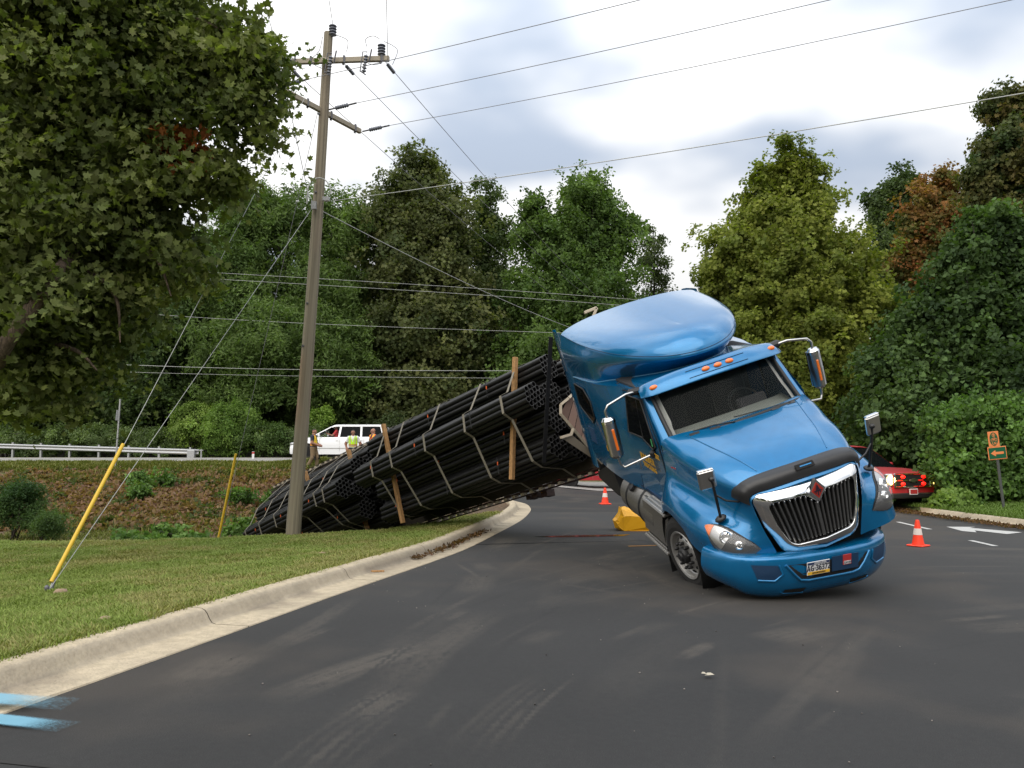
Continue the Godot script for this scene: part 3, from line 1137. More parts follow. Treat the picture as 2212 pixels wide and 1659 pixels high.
func build_trees() -> void:
	var b: Vector3
	var wood := "trees of the wood behind the main road"
	# the wood behind the main road, from left to right
	b = at(590, 930, 56)
	b.y = land(b.x, 56)
	tree("tall feathery green tree directly behind the utility pole", b, [blob(b, 540, 470, 90, 95, 56), blob(b, 640, 480, 90, 85, 57), blob(b, 740, 500, 60, 90, 57), blob(b, 500, 600, 130, 120, 56), blob(b, 690, 620, 120, 110, 56), blob(b, 600, 740, 180, 90, 55), blob(b, 470, 700, 100, 100, 55), blob(b, 720, 760, 90, 100, 54), blob(b, 600, 850, 170, 70, 55)], "narrow", 6200, 1.2, Color(0.045, 0.072, 0.022), Color(0.085, 0.125, 0.038), 0.35, {"group": wood, "seed": 3, "patchy": 0.45})
	b = at(890, 940, 58)
	b.y = land(b.x, 58)
	tree("dense round-topped dark tree right of the utility pole", b, [blob(b, 900, 395, 70, 75, 58), blob(b, 850, 480, 85, 85, 58), blob(b, 955, 480, 70, 85, 58), blob(b, 880, 580, 110, 90, 58), blob(b, 970, 590, 70, 90, 58), blob(b, 900, 700, 120, 80, 57), blob(b, 1000, 720, 90, 90, 57), blob(b, 900, 850, 130, 90, 57)], "broad", 5600, 1.12, Color(0.035, 0.046, 0.018), Color(0.078, 0.085, 0.034), 0.35, {"group": wood, "seed": 4, "patchy": 0.3})
	b = at(1055, 940, 62)
	b.y = land(b.x, 62)
	tree("slim pointed tree between two broader trees of the wood", b, [blob(b, 1050, 430, 32, 58, 62), blob(b, 1060, 510, 50, 70, 62), blob(b, 1065, 620, 62, 90, 62), blob(b, 1070, 760, 90, 110, 60), blob(b, 1080, 880, 110, 80, 59)], "oval", 2600, 1.2, Color(0.035, 0.055, 0.02), Color(0.07, 0.095, 0.034), 0.22, {"group": wood, "seed": 5})
	b = at(1255, 940, 58)
	b.y = land(b.x, 58)
	tree("broad green tree rising behind the blue cab", b, [blob(b, 1265, 435, 62, 66, 58), blob(b, 1160, 480, 42, 62, 58), blob(b, 1215, 530, 85, 80, 58), blob(b, 1320, 530, 62, 85, 58), blob(b, 1180, 640, 85, 90, 58), blob(b, 1290, 650, 95, 90, 57), blob(b, 1350, 720, 60, 90, 57), blob(b, 1170, 780, 95, 90, 56), blob(b, 1300, 830, 130, 90, 56)], "oval", 5200, 1.2, Color(0.036, 0.062, 0.02), Color(0.075, 0.115, 0.034), 0.33, {"group": wood, "seed": 6, "patchy": 0.42})
	b = at(1415, 940, 64)
	b.y = land(b.x, 64)
	tree("small thin tree with sky showing through its crown", b, [blob(b, 1412, 520, 32, 42, 64), blob(b, 1410, 585, 42, 50, 64), blob(b, 1420, 660, 42, 60, 64)], "oval", 330, 1.0, Color(0.03, 0.042, 0.02), Color(0.055, 0.07, 0.03), 0.14, {"group": wood, "seed": 7, "patchy": 0.6})
	b = at(1690, 950, 47)
	b.y = land(b.x, 47) - 0.3
	tree("tall cone-shaped yellow-green tree right of the blue cab", b, [blob(b, 1700, 365, 58, 66, 47), blob(b, 1640, 430, 50, 75, 47), blob(b, 1750, 440, 60, 80, 47), blob(b, 1690, 500, 110, 90, 47), blob(b, 1590, 560, 75, 85, 47), blob(b, 1800, 560, 85, 90, 47), blob(b, 1700, 620, 150, 90, 47), blob(b, 1560, 640, 70, 70, 47), blob(b, 1840, 650, 90, 80, 47), blob(b, 1720, 740, 150, 90, 46), blob(b, 1830, 770, 80, 80, 46), blob(b, 1750, 860, 120, 70, 46)], "broad", 5600, 0.98, Color(0.07, 0.088, 0.018), Color(0.125, 0.14, 0.028), 0.34, {"group": wood, "seed": 8, "patchy": 0.4})
	b = at(1930, 950, 60)
	b.y = land(b.x, 60)
	tree("narrow dark green tree left of the russet tree", b, [blob(b, 1950, 410, 34, 52, 60), blob(b, 1900, 450, 28, 55, 60), blob(b, 1930, 520, 58, 90, 60), blob(b, 1930, 650, 70, 100, 60)], "oval", 2000, 1.2, Color(0.03, 0.048, 0.02), Color(0.058, 0.08, 0.032), 0.22, {"group": wood, "seed": 9})
	b = at(2010, 950, 50)
	b.y = land(b.x, 50)
	tree("russet brown tree turning colour above the vines", b, [blob(b, 2035, 420, 42, 54, 50), blob(b, 1985, 450, 42, 50, 50), blob(b, 2030, 500, 68, 70, 50), blob(b, 1985, 560, 55, 70, 50), blob(b, 2060, 560, 60, 80, 50)], "broad", 1900, 0.95, Color(0.05, 0.06, 0.018), Color(0.17, 0.075, 0.028), 0.22, {"group": wood, "seed": 10})
	b = at(2180, 950, 35)
	b.y = land(b.x, 35)
	tree("tall dark tree at the right edge, browning at its top", b, [blob(b, 2165, 225, 34, 48, 35), blob(b, 2215, 280, 60, 110, 35), blob(b, 2170, 340, 62, 80, 35), blob(b, 2135, 400, 40, 60, 35), blob(b, 2200, 470, 90, 100, 35), blob(b, 2290, 380, 90, 190, 35)], "broad", 2600, 0.85, Color(0.03, 0.048, 0.018), Color(0.085, 0.07, 0.026), 0.3, {"seed": 11, "patchy": 0.45})
	# vine-smothered trees and banks at the right
	var g := "growth smothered by vines on the right bank"
	b = at(1960, 1060, 33)
	b.y = land(b.x, 33)
	tree("low rounded mass of dark vines behind the red vehicle", b, [blob(b, 1940, 800, 82, 75, 33), blob(b, 2010, 720, 85, 100, 33), blob(b, 1960, 900, 105, 95, 32), blob(b, 2050, 830, 95, 130, 33), blob(b, 2040, 960, 90, 80, 31.5)], "vine", 3600, 0.82, Color(0.022, 0.04, 0.016), Color(0.06, 0.095, 0.032), 0.16, {"category": "vine growth", "name": "vine_covered_tree", "group": g, "seed": 12, "mat": M.leaf, "patchy": 0.3})
	b = at(2130, 1060, 32)
	b.y = land(b.x, 32)
	tree("tall vine-draped tree above the orange arrow sign", b, [blob(b, 2110, 530, 50, 95, 32), blob(b, 2060, 620, 52, 95, 32), blob(b, 2170, 560, 70, 110, 32), blob(b, 2120, 720, 90, 130, 32), blob(b, 2210, 700, 80, 160, 32), blob(b, 2150, 870, 110, 130, 31), blob(b, 2260, 860, 90, 170, 31)], "vine", 4600, 0.85, Color(0.022, 0.038, 0.016), Color(0.058, 0.095, 0.032), 0.22, {"category": "vine growth", "name": "vine_covered_tree", "group": g, "seed": 13, "patchy": 0.35})
	b = at(2130, 1060, 27)
	b.y = land(b.x, 27)
	tree("bright leafy vine thicket just behind the orange arrow sign", b, [blob(b, 2090, 930, 75, 65, 27.5), blob(b, 2170, 935, 85, 75, 27.5), blob(b, 2075, 1020, 62, 60, 27), blob(b, 2140, 1030, 80, 55, 27), blob(b, 2220, 1010, 80, 75, 27)], "vine", 2900, 0.62, Color(0.035, 0.065, 0.02), Color(0.085, 0.145, 0.04), 0.06, {"category": "vine growth", "name": "vine_thicket", "seed": 14, "patchy": 0.3})
	# the big plane tree at the left, near the camera
	b = Vector3(-12.2, land(-12.2, 15.5) - 0.2, -15.5)
	var o := thing("plane_tree", "large overhanging tree with star-shaped leaves filling the left edge", "tree", T(b.x, b.y, b.z))
	var mb := MB.new()
	mb.col = Color(0.24, 0.175, 0.125)
	limb(mb, [Vector3(0, -0.3, 0), Vector3(0.2, 2.5, 0.2), at(-30, 800, 14.3) - b, at(12, 745, 13.9) - b, at(108, 612, 13.9) - b, at(160, 540, 14.6) - b, at(200, 450, 15.0) - b, at(240, 320, 15.6) - b, at(270, 120, 15.6) - b, at(280, -150, 16) - b], 0.16, 0.07, 10)
	for e in [[[110, 610, 15.2], [70, 450, 15.6], [60, 250, 16], [90, -50, 16.5]], [[190, 470, 15.4], [300, 400, 15.3], [400, 330, 15.2], [500, 360, 15.2]], [[240, 320, 15.6], [310, 250, 15.2], [380, 235, 15], [470, 215, 15], [560, 150, 15]], [[270, 120, 15.6], [340, 60, 15.2], [420, 40, 15], [520, 90, 15]], [[15, 745, 15.2], [100, 740, 14.8], [170, 760, 14.6], [210, 800, 14.4]], [[190, 470, 15.4], [270, 480, 15], [340, 560, 14.8], [370, 640, 14.8]], [[110, 610, 15.2], [190, 590, 14.8], [250, 640, 14.6], [260, 740, 14.6]], [[60, 250, 16], [140, 150, 15.4], [260, 55, 15]]]:
		var pp := []
		for q in e:
			pp.append(at(q[0], q[1], q[2]) - b)
		limb(mb, pp, 0.085, 0.012, 6)
	part("trunk", mb, M.bark, o)
	var bl := []
	for q in [[60, 60, 150, 120], [230, 40, 150, 110], [370, 30, 80, 90], [90, 220, 160, 120], [270, 190, 140, 110], [380, 160, 75, 90], [450, 140, 55, 60], [525, 130, 65, 52], [575, 175, 42, 62], [588, 112, 26, 24], [596, 140, 16, 26], [545, 225, 26, 26], [575, 265, 14, 16], [520, 300, 20, 24], [500, 330, 28, 30], [465, 40, 30, 34], [535, 75, 26, 22], [415, 590, 16, 40], [250, 690, 40, 40], [215, 790, 26, 26], [160, 880, 22, 18], [560, 245, 24, 30], [470, 90, 70, 40], [490, 220, 60, 52], [120, 400, 170, 120], [290, 350, 120, 100], [385, 340, 55, 70], [470, 375, 50, 55], [420, 440, 32, 40], [70, 560, 130, 110], [240, 510, 130, 90], [340, 500, 55, 70], [50, 690, 110, 90], [190, 640, 120, 80], [290, 600, 60, 62], [70, 800, 85, 65], [170, 730, 60, 60], [30, 870, 60, 40], [130, 850, 45, 30], [-80, 300, 120, 330], [100, -120, 240, 130], [330, -90, 110, 80]]:
		bl.append(blob(b, q[0], q[1], q[2], q[3], 15.2, minf(2.2, q[2] * 0.013)))
	crown(bl, "star", 7400, 0.9, Color(0.036, 0.048, 0.016), Color(0.082, 0.094, 0.03), o, M.leaf, "crown", 0.42, 0.5, 15, 2.8, 1.6)
	var red := [blob(b, 395, 322, 20, 24, 15.0, 0.25)]
	crown(red, "star", 60, 0.9, Color(0.20, 0.05, 0.015), Color(0.16, 0.06, 0.02), o, M.leaf, "red_leaves", 0.3, 0.6, 16)
	# deeper rows of the wood, seen only as dark leaves between and below the front trees
	var r := RandomNumberGenerator.new()
	r.seed = 21
	var deep := ["shadowed tree deep in the wood at the left", "shadowed tree deep in the wood near the pole", "shadowed tree deep in the wood behind the pipe load", "shadowed tree deep in the wood behind the cab", "shadowed tree deep in the wood at the right"]
	var k := 0
	for row in 2:
		for i in 17:
			var d := 67.0 + row * 14.0 + r.randf_range(-3, 3)
			var x := -54.0 + i * 6.6 + row * 3.0 + r.randf_range(-1.2, 1.2)
			var u := 1106.0 + x * FOCAL / d
			var hi := r.randf_range(13.0, 15.5)
			if u > 1380 and u < 1620:
				hi = 11.5
			if u > 1620:
				hi = r.randf_range(9.0, 11.5)
			var y := land(x, d)
			var w := r.randf_range(3.6, 4.6)
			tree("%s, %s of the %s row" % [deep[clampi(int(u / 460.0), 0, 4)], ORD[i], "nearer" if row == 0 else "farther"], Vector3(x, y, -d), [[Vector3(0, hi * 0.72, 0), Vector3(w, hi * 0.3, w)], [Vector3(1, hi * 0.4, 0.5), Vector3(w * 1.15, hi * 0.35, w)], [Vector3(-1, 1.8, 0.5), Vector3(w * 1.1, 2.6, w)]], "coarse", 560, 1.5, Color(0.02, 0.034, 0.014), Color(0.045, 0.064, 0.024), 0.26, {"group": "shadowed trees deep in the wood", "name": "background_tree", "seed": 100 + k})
			k += 1
	# the trees behind the photographer, seen only as dark shapes in the paint and glass
	for i in 9:
		var x := -48.0 + i * 12.0
		var z := 34.0 + 5.0 * sin(i * 2.1)
		var hi := 13.0 + 2.5 * sin(i * 1.3)
		tree("tree behind the photographer, %s from the left, mirrored in the truck" % ORD[i], Vector3(x, land(x, -z) - 0.2, z), [[Vector3(0, hi * 0.66, 0), Vector3(5.2, hi * 0.36, 4.0)], [Vector3(1, hi * 0.35, 0), Vector3(5.6, hi * 0.34, 4.4)]], "coarse", 600, 1.8, Color(0.03, 0.045, 0.02), Color(0.06, 0.08, 0.03), 0.3, {"name": "tree_behind", "group": "trees behind the photographer", "seed": 300 + i})
	# trees left of the pole, partly behind the plane tree
	for q in [[330, 640, 60, 55.0, "mid-green tree at the left, between plane tree and pole"], [120, 640, 60, 57.0, "dark tree behind the plane tree at the far left"]]:
		b = at(q[0], 930, q[3])
		b.y = land(b.x, q[3])
		tree(q[4], b, [blob(b, q[0], 560, 110, 110, q[3]), blob(b, q[0] + 40, 690, 130, 110, q[3]), blob(b, q[0] - 40, 760, 130, 90, q[3]), blob(b, q[0], 860, 140, 70, q[3])], "oval", 2600, 1.25, Color(0.028, 0.046, 0.018), Color(0.062, 0.09, 0.032), 0.3, {"group": wood, "seed": int(q[0])})


func bush(label: String, u: float, w: float, hu: float, hv: float, d: float, kind: String, n: int, s: float, a: Color, c: Color, called := "bush", group := "", sd := 1) -> void:
	var p := at(u, w, d)
	var base := Vector3(p.x, land(p.x, d), p.z)
	var o := thing(called, label, "bush", T(base.x, base.y, base.z), group)
	var mb := MB.new()
	mb.col = Color(0.08, 0.065, 0.05)
	var h := (p - base).y + hv * d / FOCAL
	for k in 6:
		limb(mb, [Vector3(rng.randfn() * 0.1, -0.05, rng.randfn() * 0.1), Vector3(rng.randfn() * hu * d / FOCAL * 0.4, h * 0.5, rng.randfn() * 0.2), Vector3(rng.randfn() * hu * d / FOCAL * 0.6, h * 0.85, rng.randfn() * 0.4)], 0.025, 0.008, 5)
	part("stem", mb, M.bark, o)
	var bl := [[p - base, Vector3(hu, hv, hu * 0.8) * d / FOCAL], [p - base + Vector3(hu * 0.4, hv * 0.45, 0) * d / FOCAL, Vector3(hu * 0.5, hv * 0.6, hu * 0.5) * d / FOCAL], [p - base + Vector3(-hu * 0.45, hv * 0.25, 0) * d / FOCAL, Vector3(hu * 0.5, hv * 0.6, hu * 0.5) * d / FOCAL]]
	crown(bl, kind, n, s, a, c, o, M.leaf, "foliage", 0.35, 0.5, sd)


func build_plants() -> void:
	# the scrub hedge behind the guard rail
	var g1 := Color(0.04, 0.06, 0.024)
	var g2 := Color(0.10, 0.135, 0.055)
	var k := 0
	for u in [-60, 10, 80, 150, 225, 300, 375, 640]:
		var says: String = ["out of frame", "first from the left", "second from the left", "third from the left", "fourth from the left", "fifth from the left", "sixth from the left", "beside the utility pole"][k]
		bush("scrub bush behind the guard rail, %s" % says, u, 952, 60, 32, 51.5 - 0.004 * u, "oval", 420, 0.62, g1, g2, "scrub_bush", "scrub bushes behind the guard rail", 60 + k)
		k += 1
	bush("tall bright green shrub above the guard rail end", 415, 915, 48, 48, 49, "oval", 520, 0.62, Color(0.07, 0.11, 0.025), Color(0.15, 0.21, 0.05), "shrub", "", 71)
	bush("bushy green shrub with pointed top left of the pole", 500, 925, 60, 55, 48.5, "narrow", 620, 0.75, Color(0.05, 0.09, 0.02), Color(0.12, 0.18, 0.045), "shrub", "", 72)
	bush("dark green shrub reaching down to the main road", 565, 950, 55, 38, 48.3, "oval", 420, 0.6, Color(0.035, 0.06, 0.02), Color(0.08, 0.12, 0.04), "shrub", "", 73)
	bush("bright light-green shrub between the pole and the white van", 690, 915, 30, 38, 50.5, "oval", 260, 0.6, Color(0.10, 0.16, 0.03), Color(0.19, 0.27, 0.06), "shrub", "", 74)
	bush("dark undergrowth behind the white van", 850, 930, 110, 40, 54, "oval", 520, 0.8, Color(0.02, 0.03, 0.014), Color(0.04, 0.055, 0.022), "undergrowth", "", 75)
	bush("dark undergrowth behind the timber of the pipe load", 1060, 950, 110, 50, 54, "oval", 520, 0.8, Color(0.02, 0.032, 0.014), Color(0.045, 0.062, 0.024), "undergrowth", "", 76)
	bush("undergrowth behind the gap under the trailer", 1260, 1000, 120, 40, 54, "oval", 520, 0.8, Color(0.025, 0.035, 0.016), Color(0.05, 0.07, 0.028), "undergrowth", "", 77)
	bush("dark green weeds filling the left end of the ditch", 35, 1090, 66, 50, 26, "narrow", 520, 0.36, Color(0.025, 0.05, 0.02), Color(0.06, 0.10, 0.035), "weeds", "", 78)
	bush("low weeds spilling right from the ditch weeds", 95, 1130, 45, 22, 25.5, "narrow", 260, 0.3, Color(0.03, 0.055, 0.02), Color(0.07, 0.11, 0.04), "weeds", "", 79)
	k = 0
	for q in [[518, 1075, 20, 16, 31.5, "round green plant on the red bank left of the pole"], [355, 1040, 12, 18, 34, "grassy tuft hanging on the bank below the road"], [365, 1150, 26, 14, 26.5, "broad green plant on the ditch floor"], [272, 1165, 18, 8, 25.5, "small flat plant on the ditch floor left of the broad plant"], [320, 1172, 24, 7, 24.8, "flat weed patch at the foot of the lawn"], [300, 1032, 14, 10, 34.5, "pale-stemmed weed near the top of the bank"], [305, 1062, 9, 12, 32.5, "yellow-green sprout in the middle of the bank"], [520, 1140, 28, 10, 27, "weeds at the bank foot beside the slim yellow guard"], [595, 1070, 12, 10, 31.5, "small green sprout on the bank beside the pole"], [420, 1165, 26, 8, 25.5, "low weeds between the two yellow guards"]]:
		bush(q[5], q[0], q[1], q[2], q[3], q[4], "weed", 90, 0.9, Color(0.04, 0.075, 0.022), Color(0.10, 0.16, 0.045), "ditch_plant", "", 80 + k)
		k += 1
	bush("green weeds around the foot of the right bank near the red vehicle", 2062, 1080, 36, 13, 25.5, "weed", 200, 1.1, Color(0.06, 0.10, 0.025), Color(0.13, 0.19, 0.05), "weeds", "", 95)


# blades and dead leaves that nobody could count
func build_grass() -> void:
	var r := RandomNumberGenerator.new()
	r.seed = 33
	var tufts := []
	for vv in 3:
		var mb := MB.new()
		for k in 11:
			var a := r.randf() * TAU
			var p := Vector3(r.randfn() * 0.035, 0, r.randfn() * 0.035)
			var lean := Vector3(cos(a), 0, sin(a)) * r.randf_range(0.01, 0.055)
			var h := r.randf_range(0.025, 0.06)
			var side := Vector3(-sin(a), 0, cos(a)) * 0.0042
			var t := r.randf_range(0.7, 1.25)
			mb.col = Color(t, t, t * 0.9)
			mb.quad(p - side, p + side, p + lean * 0.5 + Vector3(0, h * 0.7, 0) + side * 0.8, p + lean * 0.5 + Vector3(0, h * 0.7, 0) - side * 0.8)
			mb.tri(p + lean * 0.5 + Vector3(0, h * 0.7, 0) - side * 0.8, p + lean * 0.5 + Vector3(0, h * 0.7, 0) + side * 0.8, p + lean + Vector3(0, h, 0))
		tufts.append(mb.mesh())
	var spots := [[], [], []]
	var n := 0
	while n < 110000:
		var d := 5.2 + 18.5 * pow(r.randf(), 1.35)
		var x := -0.66 * d - 1.0 + r.randf() * (0.66 * d + 1.4)
		if d > 21.5 and x < -4.5:
			continue
		var edge := xs(gutter, d) - 0.72
		if x > edge:
			continue
		n += 1
		var t := noise.get_noise_2d(x * 3.0, d * 3.0) + 0.5 * noise.get_noise_2d(x * 11.0 + 70, d * 11.0)
		if t > 0.42 and r.randf() < 0.8:
			continue
		var dry := smoothstep(-0.15, 0.4, t + r.randfn() * 0.18)
		if edge - x < 0.25 and d > 10:
			dry = maxf(dry, r.randf())
		var c := Color(0.235, 0.30, 0.08).lerp(Color(0.36, 0.31, 0.14), dry * 0.75) * r.randf_range(0.7, 1.25)
		var s := r.randf_range(0.75, 1.35) * (1.0 + 0.03 * d)
		spots[r.randi() % 3].append([Transform3D(Basis(Vector3.UP, r.randf() * TAU).scaled(Vector3(s, s * (0.75 if d > 9 else 1.0), s)), Vector3(x, land(x, d) - 0.005, -d)), c])
	scatter(tufts, spots, "lawn_grass", "short lawn grass between the kerb and the ditch", "grass", M.grass)
	# rough grass along the far road shoulder and the right verge
	spots = [[], [], []]
	for k in 26000:
		var d := r.randf_range(34.8, 39.0)
		var x := r.randf_range(-27.0, -2.5)
		if k % 4 == 0:
			d = r.randf_range(17.0, 30.0)
			x = r.randf_range(12.9, 17.0)
		elif k % 9 == 1:
			d = r.randf_range(22.0, 31.0)
			x = r.randf_range(-17.0, -6.0)
		if x < 0 and d < 37 and d > 31 and noise.get_noise_2d(x * 3.0, d * 3.0) < 0.0:
			continue
		var c := Color(0.16, 0.19, 0.055).lerp(Color(0.28, 0.24, 0.10), clampf(r.randfn() * 0.3 + 0.3, 0, 1)) * r.randf_range(0.7, 1.2)
		if x > 0:
			c = Color(0.15, 0.23, 0.06) * r.randf_range(0.7, 1.2)
		var s := r.randf_range(1.6, 3.6) if x < 0 else r.randf_range(1.0, 2.2)
		spots[r.randi() % 3].append([Transform3D(Basis(Vector3.UP, r.randf() * TAU).scaled(Vector3(s * 1.3, s, s * 1.3)), Vector3(x, land(x, d), -d)), c])
	scatter(tufts, spots, "verge_grass", "rough grass on the shoulder of the main road and the right verge", "grass", M.grass)
	# dead leaves and mulch on the bank
	var dead := []
	for vv in 3:
		var mb := MB.new()
		for k in 5:
			var t := r.randf_range(0.6, 1.4)
			mb.col = Color(t, t * r.randf_range(0.85, 1.05), t * 0.9)
			leaf(mb, Vector3(r.randfn() * 0.09, r.randf() * 0.03, r.randfn() * 0.09), Vector3(r.randfn(), r.randf() * 0.7, r.randfn()), Vector3(r.randfn() * 0.4, 1, r.randfn() * 0.4), r.randf_range(0.08, 0.17), [Vector2(0, 0), Vector2(0.3, 0.3), Vector2(0.2, 0.7), Vector2(0, 1), Vector2(-0.25, 0.6), Vector2(-0.3, 0.3), Vector2(0, 0)], 0.5)
		dead.append(mb.mesh())
	spots = [[], [], []]
	for k in 9000:
		var d := r.randf_range(28.5, 36.6)
		var x := r.randf_range(-22.0, -3.5)
		var c := Color(0.27, 0.15, 0.09).lerp(Color(0.33, 0.23, 0.15), r.randf()) * r.randf_range(0.75, 1.15)
		if noise.get_noise_2d(x * 5, d * 5) > 0.22:
			c = Color(0.11, 0.14, 0.06) * r.randf_range(0.7, 1.4)
		spots[r.randi() % 3].append([Transform3D(Basis.from_euler(Vector3(r.randf_range(-.5, .5), r.randf() * TAU, r.randf_range(-.5, .5))).scaled(Vector3.ONE * r.randf_range(0.7, 1.6)), Vector3(x, land(x, d) + 0.01, -d)), c])
	scatter(dead, spots, "leaf_litter", "brown dead leaves and cut brush on the red clay bank", "leaf litter", M.leaf)
	spots = [[], [], []]
	for k in 900:
		var d := r.randf_range(17.5, 27.5)
		var x := 12.28 + pow(r.randf(), 2.0) * -0.55 + (0.0 if d < 24 else pow(d - 24, 2) * 0.05)
		if k % 7 == 0:
			d = r.randf_range(13.5, 19.0)
			x = xs(gutter, d) - 0.33 + r.randfn() * 0.05
		spots[r.randi() % 3].append([Transform3D(Basis(Vector3.UP, r.randf() * TAU).scaled(Vector3.ONE * r.randf_range(0.25, 0.6)), Vector3(x, land(minf(x, 12.6), d) + 0.03, -d)), Color(0.15, 0.085, 0.045) * r.randf_range(0.4, 1.5)])
	scatter(dead, spots, "gutter_leaves", "brown leaves lying along the gutters", "leaf litter", M.leaf)


func scatter(meshes: Array, spots: Array, called: String, label: String, category: String, m: Material) -> void:
	var o := thing(called, label, category)
	o.set_meta("kind", "stuff")
	for k in meshes.size():
		var mm := MultiMesh.new()
		mm.transform_format = MultiMesh.TRANSFORM_3D
		mm.use_colors = true
		mm.mesh = meshes[k]
		mm.instance_count = spots[k].size()
		for i in spots[k].size():
			mm.set_instance_transform(i, spots[k][i][0])
			mm.set_instance_color(i, spots[k][i][1])
		var q := MultiMeshInstance3D.new()
		q.name = "patch"
		q.multimesh = mm
		q.material_override = m
		q.set_meta("kind", "stuff")
		o.add_child(q, true)


# ------------------------------------------------------------------ pole, wires, roadside
func rod(mb: MB, pts: Array, r: float, sides := 6) -> void:
	mb.tube(PackedVector3Array(pts), r, sides)


func sag(a: Vector3, b: Vector3, drop: float, steps := 16) -> Array:
	var out := []
	for k in steps + 1:
		var t := float(k) / steps
		out.append(a.lerp(b, t) - Vector3(0, drop * 4.0 * t * (1.0 - t), 0))
	return out


func insulator_mesh(sheds: int, r: float, h: float) -> MB:
	var mb := MB.new()
	var prof := [Vector2(0.0, 0.0), Vector2(r * 0.35, 0.0)]
	for k in sheds:
		var y := h * (k + 0.25) / sheds
		prof.append(Vector2(r * 0.45, y))
		prof.append(Vector2(r, y + h * 0.25 / sheds))
		prof.append(Vector2(r * 0.9, y + h * 0.5 / sheds))
		prof.append(Vector2(r * 0.45, y + h * 0.7 / sheds))
	prof.append(Vector2(r * 0.4, h))
	prof.append(Vector2(0, h * 1.06))
	mb.lathe(prof, Transform3D(), 12)
	return mb


func along_axis(a: Vector3, dir: Vector3) -> Transform3D:
	var y := dir.normalized()
	var x := y.cross(Vector3.FORWARD if absf(y.z) < 0.9 else Vector3.RIGHT).normalized()
	return Transform3D(Basis(x, y, x.cross(y)), a)


var pole_foot := Vector3(-5.40, -0.66, -20.5)
var pole_top := Vector3(-4.73, 12.29, -20.5)
var arm_a := [Vector3(-6.18, 11.43, -20.36), Vector3(-3.10, 11.43, -20.14)]
var arm_b := [Vector3(-5.62, 10.23, -19.1), Vector3(-4.14, 10.23, -21.9)]


